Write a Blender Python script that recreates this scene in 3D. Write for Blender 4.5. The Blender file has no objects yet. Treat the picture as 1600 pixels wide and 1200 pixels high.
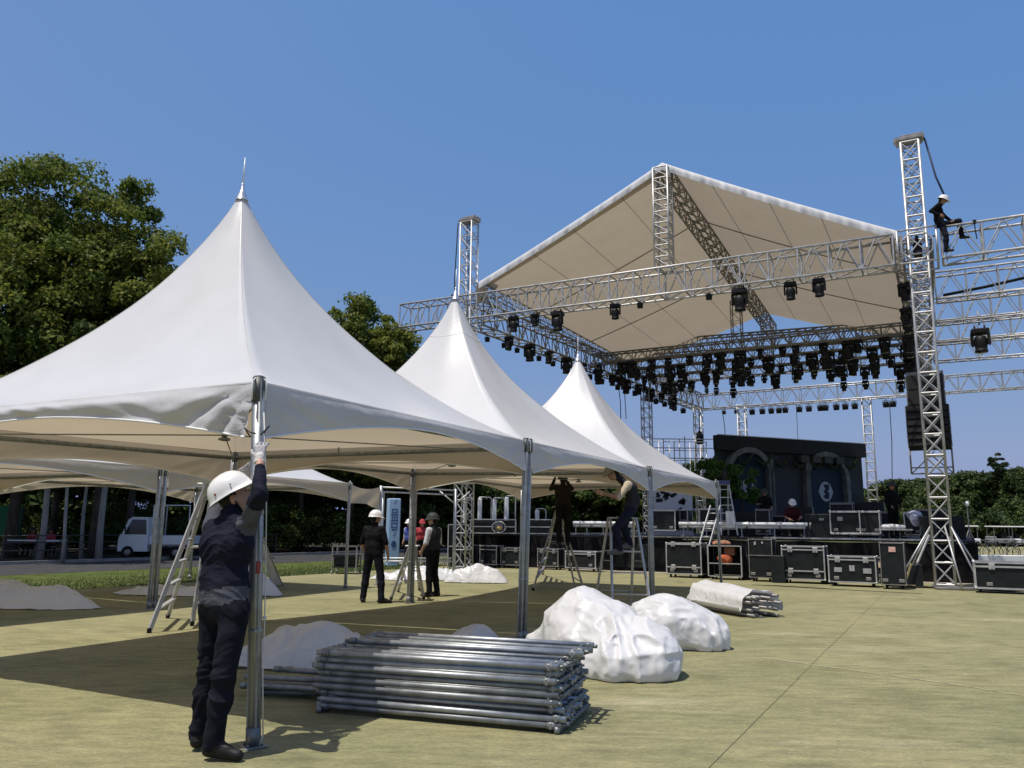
import bpy, bmesh, math, random
import numpy as np
from mathutils import Vector, Matrix

# ------------------------------------------------------------------ camera, sky, sun, exposure
SC = bpy.context.scene
COL = SC.collection
FOC, EYE, PITCH, ROLL = 1250.0, 1.5, math.radians(10.1), math.radians(0.55)
_fw = Vector((0, math.cos(PITCH), math.sin(PITCH)))
_up0 = Vector((0, -math.sin(PITCH), math.cos(PITCH)))
_rt0 = Vector((1, 0, 0))
_R = math.cos(ROLL) * _rt0 + math.sin(ROLL) * _up0
_U = math.cos(ROLL) * _up0 - math.sin(ROLL) * _rt0
cam_data = bpy.data.cameras.new('camera')
cam = bpy.data.objects.new('camera', cam_data)
COL.objects.link(cam)
cam_data.sensor_width = 36.0
cam_data.lens = FOC / 1600 * 36.0
cam_data.clip_start, cam_data.clip_end = 0.05, 3000
M = Matrix((_R, _U, -_fw)).transposed().to_4x4()
M.translation = Vector((0, 0, EYE))
cam.matrix_world = M
SC.camera = cam

SUN_EL = math.radians(71)
SUN_DIR = Vector((-0.81, -0.585, 0)).normalized() * math.cos(SUN_EL) + Vector((0, 0, math.sin(SUN_EL)))
world = bpy.data.worlds.new('World')
SC.world = world
world.use_nodes = True
wn = world.node_tree
sky = wn.nodes.new('ShaderNodeTexSky')
sky.sky_type = 'NISHITA'
sky.sun_disc = False
sky.sun_elevation = SUN_EL
sky.sun_rotation = math.atan2(SUN_DIR.x, SUN_DIR.y)
sky.altitude = 0
sky.air_density = 1.0
sky.dust_density = 2.0
sky.ozone_density = 6.0
# a slightly hazy summer sky: even blue with a weak pale band at the horizon
_ml = wn.nodes.new('ShaderNodeVectorMath'); _ml.operation = 'MULTIPLY_ADD'
_ml.inputs[1].default_value = (0.82, 0.43, 0.11)
_ml.inputs[2].default_value = (0.16, 1.36, 4.1)
wn.links.new(sky.outputs[0], _ml.inputs[0]); wn.links.new(_ml.outputs[0], wn.nodes['Background'].inputs[0])
wn.nodes['Background'].inputs[1].default_value = 0.12
sun_data = bpy.data.lights.new('sun', 'SUN')
sun_data.energy = 4.3
sun_data.angle = math.radians(0.5)
sun_data.color = (1.0, 0.95, 0.87)
sun = bpy.data.objects.new('sun', sun_data)
COL.objects.link(sun)
sun.rotation_euler = SUN_DIR.to_track_quat('Z', 'Y').to_euler()
SC.view_settings.view_transform = 'Standard'
SC.view_settings.look = 'None'
SC.view_settings.gamma = 1
SC.view_settings.exposure = 0.07
SC.view_settings.use_curve_mapping = False
SC.cycles.max_bounces = 8
SC.cycles.diffuse_bounces = 4
SC.cycles.transparent_max_bounces = 8

rng = random.Random(7)
npr = np.random.default_rng(11)

# ------------------------------------------------------------------ measuring helpers (site plan from the photograph)
def ray(px, py):
    return _fw + _R * ((px - 800) / FOC) + _U * ((600 - py) / FOC)
def gnd(px, py, z=0.0):
    d = ray(px, py); t = (z - EYE) / d.z
    return Vector((d.x * t, d.y * t, z))
def aty(px, py, Y):
    d = ray(px, py); t = Y / d.y
    return Vector((d.x * t, Y, EYE + d.z * t))
def onl(px, A, B, py=600):
    """point of the plan line A-B met by picture column px (read at height py)"""
    d = ray(px, py)
    ax, ay, bx, by = A[0], A[1], B[0] - A[0], B[1] - A[1]
    u = (d.x * ay - d.y * ax) / (d.y * bx - d.x * by)
    return Vector((ax + u * bx, ay + u * by, 0))
def V(*a): return Vector(a)
D = Vector((0.472, 0.8816, 0))      # along the tent rows, away from the viewer
W = Vector((-0.8816, 0.472, 0))     # across, to the left

# ------------------------------------------------------------------ materials
MATS = {}
def mat(name, col, rough=0.6, metal=0.0, var=0.0, scale=8.0, bump=0.0, bscale=None, col2=None, spec=None, detail=4, stretch=None, coat=0.0):
    if name in MATS: return MATS[name]
    if spec is None: spec = 0.08 if (rough >= 0.75 and max(col) < 0.1) else (0.22 if max(col) < 0.06 else 0.5)
    m = bpy.data.materials.new(name); m.use_nodes = True
    nt = m.node_tree; b = nt.nodes['Principled BSDF']
    b.inputs['Base Color'].default_value = (*col, 1)
    b.inputs['Roughness'].default_value = rough
    b.inputs['Metallic'].default_value = metal
    b.inputs['Specular IOR Level'].default_value = spec
    if coat: b.inputs['Coat Weight'].default_value = coat
    if var or col2 or bump:
        tc = nt.nodes.new('ShaderNodeTexCoord'); src = tc.outputs['Object']
        if stretch:
            mp = nt.nodes.new('ShaderNodeMapping'); mp.inputs['Scale'].default_value = stretch
            nt.links.new(src, mp.inputs[0]); src = mp.outputs[0]
        n = nt.nodes.new('ShaderNodeTexNoise'); n.inputs['Scale'].default_value = scale; n.inputs['Detail'].default_value = detail
        nt.links.new(src, n.inputs['Vector'])
        if var or col2:
            r = nt.nodes.new('ShaderNodeValToRGB')
            r.color_ramp.elements[0].position = 0.3; r.color_ramp.elements[1].position = 0.7
            c1 = col2 if col2 else tuple(max(0, c * (1 - var)) for c in col)
            c2 = col if col2 else tuple(min(1, c * (1 + var)) for c in col)
            r.color_ramp.elements[0].color = (*c1, 1); r.color_ramp.elements[1].color = (*c2, 1)
            nt.links.new(n.outputs['Fac'], r.inputs[0]); nt.links.new(r.outputs[0], b.inputs['Base Color'])
            rr = nt.nodes.new('ShaderNodeMapRange')
            rr.inputs['To Min'].default_value = max(0.02, rough - 0.1); rr.inputs['To Max'].default_value = min(1, rough + 0.12)
            nt.links.new(n.outputs['Fac'], rr.inputs[0]); nt.links.new(rr.outputs[0], b.inputs['Roughness'])
        if bump:
            n2 = n
            if bscale:
                n2 = nt.nodes.new('ShaderNodeTexNoise'); n2.inputs['Scale'].default_value = bscale; n2.inputs['Detail'].default_value = 5
                nt.links.new(src, n2.inputs['Vector'])
            bp = nt.nodes.new('ShaderNodeBump'); bp.inputs['Strength'].default_value = bump; bp.inputs['Distance'].default_value = 0.02
            nt.links.new(n2.outputs['Fac'], bp.inputs['Height']); nt.links.new(bp.outputs[0], b.inputs['Normal'])
    MATS[name] = m
    return m

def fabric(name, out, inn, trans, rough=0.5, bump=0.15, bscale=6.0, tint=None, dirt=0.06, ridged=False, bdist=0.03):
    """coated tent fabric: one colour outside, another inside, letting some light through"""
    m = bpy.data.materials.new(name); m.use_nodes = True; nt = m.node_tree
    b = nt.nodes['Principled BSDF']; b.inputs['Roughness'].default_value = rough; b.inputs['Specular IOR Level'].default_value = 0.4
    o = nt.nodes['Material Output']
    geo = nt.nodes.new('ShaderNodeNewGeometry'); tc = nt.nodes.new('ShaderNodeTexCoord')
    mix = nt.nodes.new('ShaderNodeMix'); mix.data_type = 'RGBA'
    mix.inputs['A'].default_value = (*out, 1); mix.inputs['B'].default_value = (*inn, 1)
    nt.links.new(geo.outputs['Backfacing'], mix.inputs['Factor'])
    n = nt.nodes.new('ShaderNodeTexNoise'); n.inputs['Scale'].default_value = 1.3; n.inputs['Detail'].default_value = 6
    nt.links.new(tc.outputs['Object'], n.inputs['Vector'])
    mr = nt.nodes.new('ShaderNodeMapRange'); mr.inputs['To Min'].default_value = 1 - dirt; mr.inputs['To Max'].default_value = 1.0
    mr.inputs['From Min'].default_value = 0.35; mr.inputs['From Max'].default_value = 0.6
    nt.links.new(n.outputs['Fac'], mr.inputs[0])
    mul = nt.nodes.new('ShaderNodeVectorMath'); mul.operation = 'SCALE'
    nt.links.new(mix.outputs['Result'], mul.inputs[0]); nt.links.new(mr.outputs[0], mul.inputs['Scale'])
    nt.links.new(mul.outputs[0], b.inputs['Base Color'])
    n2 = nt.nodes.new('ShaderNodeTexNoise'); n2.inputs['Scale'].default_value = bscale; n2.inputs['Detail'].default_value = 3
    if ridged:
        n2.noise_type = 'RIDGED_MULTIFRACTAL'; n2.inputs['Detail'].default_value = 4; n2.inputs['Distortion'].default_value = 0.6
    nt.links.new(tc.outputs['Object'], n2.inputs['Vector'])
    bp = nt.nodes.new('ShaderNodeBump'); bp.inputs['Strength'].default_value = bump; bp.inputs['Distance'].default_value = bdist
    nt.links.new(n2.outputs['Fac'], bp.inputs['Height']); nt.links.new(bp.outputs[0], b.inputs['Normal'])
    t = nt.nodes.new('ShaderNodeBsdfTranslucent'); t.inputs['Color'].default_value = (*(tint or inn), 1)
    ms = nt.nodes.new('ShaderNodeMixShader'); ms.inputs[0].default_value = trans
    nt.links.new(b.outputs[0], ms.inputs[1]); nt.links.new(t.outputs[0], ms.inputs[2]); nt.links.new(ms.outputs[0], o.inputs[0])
    MATS[name] = m
    return m

def leaf_mat(name, c1, c2, c3, trans=0.35):
    m = bpy.data.materials.new(name); m.use_nodes = True; nt = m.node_tree
    b = nt.nodes['Principled BSDF']; o = nt.nodes['Material Output']
    geo = nt.nodes.new('ShaderNodeNewGeometry'); tc = nt.nodes.new('ShaderNodeTexCoord')
    r = nt.nodes.new('ShaderNodeValToRGB')
    r.color_ramp.elements[0].color = (*c1, 1); r.color_ramp.elements[1].color = (*c3, 1)
    e = r.color_ramp.elements.new(0.55); e.color = (*c2, 1)
    n = nt.nodes.new('ShaderNodeTexNoise'); n.inputs['Scale'].default_value = 0.45; n.inputs['Detail'].default_value = 2
    nt.links.new(tc.outputs['Object'], n.inputs['Vector'])
    ad = nt.nodes.new('ShaderNodeMath'); ad.operation = 'MULTIPLY_ADD'; ad.inputs[1].default_value = 0.55
    sb = nt.nodes.new('ShaderNodeMath'); sb.operation = 'MULTIPLY_ADD'; sb.inputs[1].default_value = 1.5; sb.inputs[2].default_value = -0.5
    nt.links.new(n.outputs['Fac'], sb.inputs[0])
    nt.links.new(geo.outputs['Random Per Island'], ad.inputs[0]); nt.links.new(sb.outputs[0], ad.inputs[2])
    nt.links.new(ad.outputs[0], r.inputs[0])
    nt.links.new(r.outputs[0], b.inputs['Base Color']); b.inputs['Roughness'].default_value = 0.55; b.inputs['Specular IOR Level'].default_value = 0.16
    t = nt.nodes.new('ShaderNodeBsdfTranslucent'); nt.links.new(r.outputs[0], t.inputs['Color'])
    ms = nt.nodes.new('ShaderNodeMixShader'); ms.inputs[0].default_value = trans
    nt.links.new(b.outputs[0], ms.inputs[1]); nt.links.new(t.outputs[0], ms.inputs[2]); nt.links.new(ms.outputs[0], o.inputs[0])
    MATS[name] = m
    return m

galv = mat('galvanised_steel', (0.34, 0.36, 0.365), 0.46, 0.7, var=0.22, scale=9, bump=0.05, bscale=60)
galv_old = mat('weathered_steel', (0.22, 0.235, 0.235), 0.5, 0.65, var=0.3, scale=14, bump=0.08, bscale=50)
alu = mat('aluminium', (0.47, 0.47, 0.46), 0.46, 0.55, var=0.2, scale=5)
alu_dark = mat('dull_shaded_aluminium', (0.25, 0.24, 0.225), 0.5, 0.5, var=0.2, scale=5)  # dull parts; darkened too so trusses under the roof carry shade in colour
black = mat('black_plastic', (0.012, 0.012, 0.013), 0.5, var=0.25, scale=6)
black_cloth = mat('black_cloth', (0.010, 0.010, 0.011), 0.9, var=0.3, scale=3, bump=0.4, bscale=4)
case_black = mat('case_laminate', (0.014, 0.017, 0.018), 0.42, var=0.3, scale=5)
rubber = mat('rubber', (0.015, 0.015, 0.015), 0.8)
white_paint = mat('white_paint', (0.72, 0.73, 0.73), 0.35, var=0.05, scale=3)
lens_glass = mat('lens_glass', (0.02, 0.022, 0.028), 0.08, 0.0, spec=0.8)
grey_cloth = mat('grey_cloth', (0.20, 0.21, 0.23), 0.8, var=0.1, scale=5)

# ------------------------------------------------------------------ object helpers
ORG = {}
def tag(o, label=None, cat=None, group=None, kind=None):
    if label: o['label'] = label
    if cat: o['category'] = cat
    if group: o['group'] = group
    if kind: o['kind'] = kind
    return o
def thing(name, label, cat, loc=(0, 0, 0), rz=0.0, group=None):
    o = bpy.data.objects.new(name, None); COL.objects.link(o)
    o.empty_display_size = 0.1
    o.location = loc; o.rotation_euler = (0, 0, rz)
    ORG[o.name] = Vector(loc)
    return tag(o, label, cat, group)
def link(name, me, parent=None, loc=None):
    o = bpy.data.objects.new(name, me); COL.objects.link(o)
    if parent is not None:
        o.parent = parent; ORG[o.name] = ORG[parent.name]
    else:
        ORG[o.name] = Vector((0, 0, 0))
    if loc is not None: o.location = loc
    return o
def copy_tree(o, parent=None):
    c = o.copy(); COL.objects.link(c)
    if parent is not None: c.parent = parent
    ORG[c.name] = ORG[o.name]
    for ch in list(KIDS.get(o.name, ())): copy_tree(ch, c)
    return c
KIDS = {}
def np_mesh(name, verts, faces, mats, smooth=False, midx=None):
    """verts (n,3); faces (m,k) numpy array or list of tuples"""
    me = bpy.data.meshes.new(name)
    verts = np.asarray(verts, dtype=np.float32)
    if isinstance(faces, np.ndarray):
        k = faces.shape[1]; m = faces.shape[0]
        me.vertices.add(len(verts)); me.vertices.foreach_set('co', verts.ravel())
        me.loops.add(m * k); me.loops.foreach_set('vertex_index', faces.astype(np.int32).ravel())
        me.polygons.add(m); me.polygons.foreach_set('loop_start', np.arange(0, m * k, k, dtype=np.int32))
        me.polygons.foreach_set('loop_total', np.full(m, k, dtype=np.int32))
        me.update(calc_edges=True)
    else:
        me.from_pydata(verts.tolist(), [], faces); me.update()
    for mm in (mats if isinstance(mats, (list, tuple)) else [mats]): me.materials.append(mm)
    if midx is not None: me.polygons.foreach_set('material_index', np.asarray(midx, dtype=np.int32))
    if smooth: me.polygons.foreach_set('use_smooth', np.ones(len(me.polygons), dtype=bool))
    return me

def basis(d):
    d = Vector(d).normalized()
    a = Vector((0, 0, 1)) if abs(d.z) < 0.95 else Vector((1, 0, 0))
    x = d.cross(a).normalized(); y = x.cross(d).normalized()
    return x, y, d

class MB:
    """collects simple solids and links them as ONE mesh object"""
    def __init__(s): s.v = []; s.f = []; s.m = []; s.sm = []
    def add(s, vs, fs, mi=0, sm=False):
        o = len(s.v); s.v.extend([tuple(v) for v in vs]); s.f.extend([tuple(i + o for i in f) for f in fs])
        s.m.extend([mi] * len(fs)); s.sm.extend([sm] * len(fs)); return s
    def box(s, c, size, rot=None, mi=0, bev=0.0):
        c = Vector(c); hx, hy, hz = size[0] / 2, size[1] / 2, size[2] / 2
        R = rot if rot is not None else Matrix.Identity(3)
        if isinstance(R, (int, float)): R = Matrix.Rotation(R, 3, 'Z')
        if bev > 0:
            b = min(bev, hx * .9, hy * .9, hz * .9)
            vs = []; idx = {}
            for sx in (-1, 1):
                for sy in (-1, 1):
                    for sz in (-1, 1):
                        for ax in range(3):
                            p = [sx * hx, sy * hy, sz * hz]
                            for k in range(3):
                                if k != ax: p[k] -= (sx, sy, sz)[k] * b
                            idx[(sx, sy, sz, ax)] = len(vs); vs.append(c + R @ Vector(p))
            fs = []
            for ax in range(3):
                u, w = (ax + 1) % 3, (ax + 2) % 3
                for sg in (-1, 1):
                    q = []
                    for (a, bb) in ((-1, -1), (1, -1), (1, 1), (-1, 1)):
                        k = [0, 0, 0]; k[ax] = sg; k[u] = a; k[w] = bb; q.append(idx[(k[0], k[1], k[2], ax)])
                    fs.append(q if sg > 0 else q[::-1])
            for ax in range(3):        # edge along axis ax
                u, w = (ax + 1) % 3, (ax + 2) % 3
                for a in (-1, 1):
                    for bb in (-1, 1):
                        k1 = [0, 0, 0]; k1[ax] = -1; k1[u] = a; k1[w] = bb; k2 = list(k1); k2[ax] = 1
                        q = [idx[(*k1, u)], idx[(*k2, u)], idx[(*k2, w)], idx[(*k1, w)]]
                        fs.append(q if a * bb < 0 else q[::-1])
            for sx in (-1, 1):
                for sy in (-1, 1):
                    for sz in (-1, 1):
                        q = [idx[(sx, sy, sz, 0)], idx[(sx, sy, sz, 1)], idx[(sx, sy, sz, 2)]]
                        fs.append(q if sx * sy * sz > 0 else q[::-1])
            return s.add(vs, fs, mi)
        vs = [c + R @ Vector((x * hx, y * hy, z * hz)) for x in (-1, 1) for y in (-1, 1) for z in (-1, 1)]
        fs = [(0, 1, 3, 2), (4, 6, 7, 5), (0, 4, 5, 1), (2, 3, 7, 6), (0, 2, 6, 4), (1, 5, 7, 3)]
        return s.add(vs, fs, mi)
    def bar(s, p, q, w, h=None, mi=0, up=None):
        p, q = Vector(p), Vector(q); h = h or w
        d = (q - p)
        if d.length < 1e-6: return s
        x, y, dd = basis(d)
        if up is not None:
            y = (Vector(up) - dd * Vector(up).dot(dd)).normalized(); x = dd.cross(y)
        vs = []
        for e in (p, q):
            for (a, b) in ((-1, -1), (1, -1), (1, 1), (-1, 1)): vs.append(e + x * (a * w / 2) + y * (b * h / 2))
        fs = [(3, 2, 1, 0), (4, 5, 6, 7)] + [(i, (i + 1) % 4, (i + 1) % 4 + 4, i + 4) for i in range(4)]
        return s.add(vs, fs, mi)
    def tube(s, p, q, r, n=8, r2=None, mi=0, caps=True):
        p, q = Vector(p), Vector(q); r2 = r if r2 is None else r2
        x, y, d = basis(q - p); vs = []
        for e, rr in ((p, r), (q, r2)):
            for i in range(n):
                a = 2 * math.pi * i / n; vs.append(e + x * (rr * math.cos(a)) + y * (rr * math.sin(a)))
        fs = [(i, i + n, (i + 1) % n + n, (i + 1) % n) for i in range(n)]
        s.add(vs, fs, mi, True)
        if caps:
            o = len(s.v) - 2 * n
            s.f.append(tuple(range(o, o + n))); s.m.append(mi); s.sm.append(False)
            s.f.append(tuple(range(o + 2 * n - 1, o + n - 1, -1))); s.m.append(mi); s.sm.append(False)
        return s
    def path(s, pts, r, n=6, mi=0, closed=False):
        """one bent tube through the points"""
        pts = [Vector(p) for p in pts]; N = len(pts); vs = []; fs = []
        rr = r if isinstance(r, (list, tuple)) else [r] * N
        px = None
        for i, p in enumerate(pts):
            a = pts[(i - 1) % N] if (closed or i > 0) else p
            b = pts[(i + 1) % N] if (closed or i < N - 1) else p
            x, y, d = basis(b - a)
            if px is not None:
                x = (px - d * px.dot(d))
                x = x.normalized() if x.length > 1e-5 else basis(d)[0]
                y = x.cross(d).normalized()
            px = x
            for k in range(n):
                t = 2 * math.pi * k / n; vs.append(p + x * (rr[i] * math.cos(t)) + y * (rr[i] * math.sin(t)))
        for i in range(N if closed else N - 1):
            j = (i + 1) % N
            for k in range(n):
                fs.append((i * n + k, j * n + k, j * n + (k + 1) % n, i * n + (k + 1) % n))
        s.add(vs, fs, mi, True)
        if not closed:
            o = len(s.v) - N * n
            s.f.append(tuple(range(o, o + n))); s.m.append(mi); s.sm.append(False)
            s.f.append(tuple(range(o + N * n - 1, o + (N - 1) * n - 1, -1))); s.m.append(mi); s.sm.append(False)
        return s
    def lathe(s, c, prof, n=16, mi=0, rot=None, cap=True):
        c = Vector(c); R = rot if rot is not None else Matrix.Identity(3); vs = []; fs = []
        for (r, z) in prof:
            for i in range(n):
                a = 2 * math.pi * i / n; vs.append(c + R @ Vector((r * math.cos(a), r * math.sin(a), z)))
        for j in range(len(prof) - 1):
            for i in range(n):
                fs.append((j * n + i, j * n + (i + 1) % n, (j + 1) * n + (i + 1) % n, (j + 1) * n + i))
        s.add(vs, fs, mi, True)
        if cap:
            o = len(s.v) - len(vs); L = len(prof)
            s.f.append(tuple(range(o + n - 1, o - 1, -1))); s.m.append(mi); s.sm.append(False)
            s.f.append(tuple(range(o + (L - 1) * n, o + L * n))); s.m.append(mi); s.sm.append(False)
        return s
    def prism(s, poly, h, mi=0, base=(0, 0, 0), ax=None):
        """poly: list of (a,b); ax: three vectors (a, b, extrusion); default x, y, z"""
        A, B, C = ax if ax else (Vector((1, 0, 0)), Vector((0, 1, 0)), Vector((0, 0, 1)))
        base = Vector(base); n = len(poly)
        vs = [base + A * a + B * b for a, b in poly] + [base + A * a + B * b + C * h for a, b in poly]
        ar = sum(poly[i][0] * poly[(i + 1) % n][1] - poly[(i + 1) % n][0] * poly[i][1] for i in range(n))
        flip = (ar > 0) != (A.cross(B).dot(C) * h > 0)
        fs = [tuple(range(n - 1, -1, -1)), tuple(range(n, 2 * n))] + [(i, (i + 1) % n, (i + 1) % n + n, i + n) for i in range(n)]
        if flip: fs = [f[::-1] for f in fs]
        return s.add(vs, fs, mi)
    def ball(s, c, r, n=10, mi=0, rot=None):
        c = Vector(c); rx, ry, rz = (r, r, r) if not isinstance(r, (tuple, list)) else r
        R = rot if rot is not None else Matrix.Identity(3); m = max(4, n // 2); vs = []; fs = []
        vs.append(c + R @ Vector((0, 0, -rz)))
        for j in range(1, m):
            t = math.pi * j / m
            for i in range(n):
                a = 2 * math.pi * i / n
                vs.append(c + R @ Vector((rx * math.sin(t) * math.cos(a), ry * math.sin(t) * math.sin(a), -rz * math.cos(t))))
        vs.append(c + R @ Vector((0, 0, rz)))
        for i in range(n): fs.append((0, 1 + (i + 1) % n, 1 + i))
        for j in range(m - 2):
            for i in range(n):
                a = 1 + j * n
                fs.append((a + i, a + (i + 1) % n, a + n + (i + 1) % n, a + n + i))
        a = 1 + (m - 2) * n
        for i in range(n): fs.append((a + i, a + (i + 1) % n, len(vs) - 1))
        return s.add(vs, fs, mi, True)
    def mesh(s, name, mats, org=None, smooth=None):
        me = bpy.data.meshes.new(name)
        vs = s.v if org is None else [(v[0] - org.x, v[1] - org.y, v[2] - org.z) for v in s.v]
        me.from_pydata(vs, [], s.f)
        for mm in (mats if isinstance(mats, (list, tuple)) else [mats]): me.materials.append(mm)
        me.polygons.foreach_set('material_index', s.m)
        me.polygons.foreach_set('use_smooth', s.sm if smooth is None else [smooth] * len(s.f))
        me.update()
        return me
    def build(s, name, mats, parent=None, label=None, cat=None, group=None, kind=None, smooth=None):
        org = ORG[parent.name] if parent is not None else None
        if parent is None and cat:         # a thing that is one mesh: origin at its base
            a = np.array(s.v); org = Vector((a[:, 0].mean(), a[:, 1].mean(), a[:, 2].min()))
        me = s.mesh(name, mats, org, smooth)
        o = link(name, me, parent)
        if parent is None and org is not None: o.location = org; ORG[o.name] = org
        if parent is not None: KIDS.setdefault(parent.name, []).append(o)
        return tag(o, label, cat, group, kind)
def part(name, me, parent, loc=None):
    """a child that shares mesh data; loc is in world, or in the thing's own frame for prototypes"""
    o = link(name, me, parent)
    if loc is not None: o.location = Vector(loc) - ORG[parent.name]
    KIDS.setdefault(parent.name, []).append(o)
    return o
def npart(name, verts, faces, mats, parent=None, smooth=True, midx=None, label=None, cat=None, group=None, kind=None):
    verts = np.asarray(verts, dtype=np.float64)
    if parent is not None: org = np.array(ORG[parent.name])
    elif cat: org = np.array([verts[:, 0].mean(), verts[:, 1].mean(), verts[:, 2].min()])
    else: org = np.zeros(3)
    me = np_mesh(name, verts - org, faces, mats, smooth, midx)
    o = link(name, me, parent)
    if parent is None: o.location = org; ORG[o.name] = Vector(org)
    else: KIDS.setdefault(parent.name, []).append(o)
    return tag(o, label, cat, group, kind)

def vnoise(p, seed=0):
    """cheap smooth 3-D value noise on an (n,3) array, -1..1"""
    p = np.asarray(p, dtype=np.float64); i = np.floor(p).astype(np.int64); f = p - i; f = f * f * (3 - 2 * f)
    def h(a, b, c):
        n = (a * 374761393 + b * 668265263 + c * 2147483647 + seed * 974634) & 0x7fffffff
        n = ((n ^ (n >> 13)) * 1274126177) & 0x7fffffff
        return ((n ^ (n >> 16)) & 0xffff) / 32767.5 - 1
    r = 0
    for dx in (0, 1):
        for dy in (0, 1):
            for dz in (0, 1):
                w = (f[:, 0] if dx else 1 - f[:, 0]) * (f[:, 1] if dy else 1 - f[:, 1]) * (f[:, 2] if dz else 1 - f[:, 2])
                r = r + w * h(i[:, 0] + dx, i[:, 1] + dy, i[:, 2] + dz)
    return r
ORDN = ['first', 'second', 'third', 'fourth', 'fifth', 'sixth', 'seventh', 'eighth', 'ninth', 'tenth', 'eleventh', 'twelfth',
        'thirteenth', 'fourteenth', 'fifteenth', 'sixteenth', 'seventeenth', 'eighteenth', 'nineteenth', 'twentieth']

# ------------------------------------------------------------------ ground
def flat(name, poly, z, m, kind='structure', parent=None):
    mb = MB(); mb.add([(x, y, z) for x, y in poly], [tuple(range(len(poly)))])
    return mb.build(name, m, parent, kind=kind)
def turf_material():
    m = bpy.data.materials.new('turf_court'); m.use_nodes = True; nt = m.node_tree
    b = nt.nodes['Principled BSDF']; b.inputs['Roughness'].default_value = 0.92; b.inputs['Specular IOR Level'].default_value = 0.15
    tc = nt.nodes.new('ShaderNodeTexCoord')
    def noise(scale, detail, stretch=None, rot=0.0, rough=0.5):
        s = tc.outputs['Object']
        if stretch:
            mp = nt.nodes.new('ShaderNodeMapping'); mp.inputs['Scale'].default_value = stretch; mp.inputs['Rotation'].default_value = (0, 0, rot)
            nt.links.new(s, mp.inputs[0]); s = mp.outputs[0]
        n = nt.nodes.new('ShaderNodeTexNoise'); n.inputs['Scale'].default_value = scale; n.inputs['Detail'].default_value = detail
        n.inputs['Roughness'].default_value = rough
        nt.links.new(s, n.inputs['Vector']); return n.outputs['Fac']
    def ramp(f, a, b_, p0, p1):
        r = nt.nodes.new('ShaderNodeValToRGB'); r.color_ramp.elements[0].position = p0; r.color_ramp.elements[1].position = p1
        r.color_ramp.elements[0].color = (*a, 1); r.color_ramp.elements[1].color = (*b_, 1); nt.links.new(f, r.inputs[0]); return r.outputs[0]
    def mix(f, a, b_, mode='MIX'):
        x = nt.nodes.new('ShaderNodeMix'); x.data_type = 'RGBA'; x.blend_type = mode
        if isinstance(f, float): x.inputs['Factor'].default_value = f
        else: nt.links.new(f, x.inputs['Factor'])
        nt.links.new(a, x.inputs['A']); nt.links.new(b_, x.inputs['B']); return x.outputs['Result']
    big = ramp(noise(0.22, 5), (0.215, 0.208, 0.110), (0.292, 0.266, 0.152), 0.35, 0.65)
    green = ramp(noise(0.55, 4), (0.188, 0.198, 0.106), (0.285, 0.264, 0.150), 0.3, 0.62)
    c = mix(0.5, big, green)
    pale = ramp(noise(1.0, 6, (0.28, 1.3, 1), 0.5, 0.6), (0, 0, 0), (1, 1, 1), 0.58, 0.74)
    sand = ramp(noise(3, 2), (0.39, 0.355, 0.235), (0.43, 0.395, 0.27), 0.3, 0.7)
    sc = nt.nodes.new('ShaderNodeMath'); sc.operation = 'MULTIPLY'; sc.inputs[1].default_value = 0.7
    nt.links.new(pale, sc.inputs[0]); c = mix(sc.outputs[0], c, sand)
    gr = ramp(noise(38, 6, (0.6, 1.5, 1), 0.3, 0.75), (0.64, 0.655, 0.62), (1.30, 1.29, 1.27), 0.3, 0.7); c = mix(1.0, c, gr, 'MULTIPLY')
    md = ramp(noise(5.5, 6, (0.5, 1.6, 1), 0.35, 0.7), (0.70, 0.73, 0.72), (1.22, 1.20, 1.16), 0.32, 0.68); c = mix(1.0, c, md, 'MULTIPLY')
    st = ramp(noise(0.9, 8, (1, 1.4, 1), 0.9, 0.62), (0.80, 0.81, 0.80), (1.0, 1.0, 1.0), 0.36, 0.5); c = mix(1.0, c, st, 'MULTIPLY')
    sc2 = ramp(noise(2.1, 9, (0.16, 1.9, 1), 0.42, 0.72), (0, 0, 0), (1, 1, 1), 0.63, 0.70)
    m2 = nt.nodes.new('ShaderNodeMath'); m2.operation = 'MULTIPLY'; m2.inputs[1].default_value = 0.5; nt.links.new(sc2, m2.inputs[0]); c = mix(m2.outputs[0], c, sand)
    nt.links.new(c, b.inputs['Base Color'])
    bp = nt.nodes.new('ShaderNodeBump'); bp.inputs['Strength'].default_value = 0.75; bp.inputs['Distance'].default_value = 0.012
    nt.links.new(noise(75, 5), bp.inputs['Height']); nt.links.new(bp.outputs[0], b.inputs['Normal'])
    return m
soil = mat('soil', (0.045, 0.040, 0.026), 0.95, var=0.35, scale=1.2, bump=0.4, bscale=12)
ground = flat('ground', [(-1500, -300), (1500, -300), (1500, 2400), (-1500, 2400)], -0.012, mat('far_grass', (0.075, 0.085, 0.035), 0.95, var=0.3, scale=0.3))
E0, E1 = V(-9.96, 18.52, 0), V(-5.63, 25.7, 0)
ED = (E1 - E0).normalized(); EN = V(-ED.y, ED.x, 0)      # along, and to the left of, the edge of the court
def strip(a, b, t0=-40, t1=75):
    p = [E0 + ED * t0 + EN * a, E0 + ED * t1 + EN * a, E0 + ED * t1 + EN * b, E0 + ED * t0 + EN * b]
    return [(q.x, q.y) for q in p]
e0, e1 = E0 + ED * -40, E0 + ED * 75
turf = flat('turf_court', [(e0.x, e0.y), (70, e0.y), (90, 75), (e1.x, e1.y)], 0.0, turf_material())
flat('grass_verge', strip(0.02, 6.2), -0.004, mat('verge_grass', (0.075, 0.098, 0.026), 0.95, var=0.35, scale=1.6, bump=0.8, bscale=40, detail=8))
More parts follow.
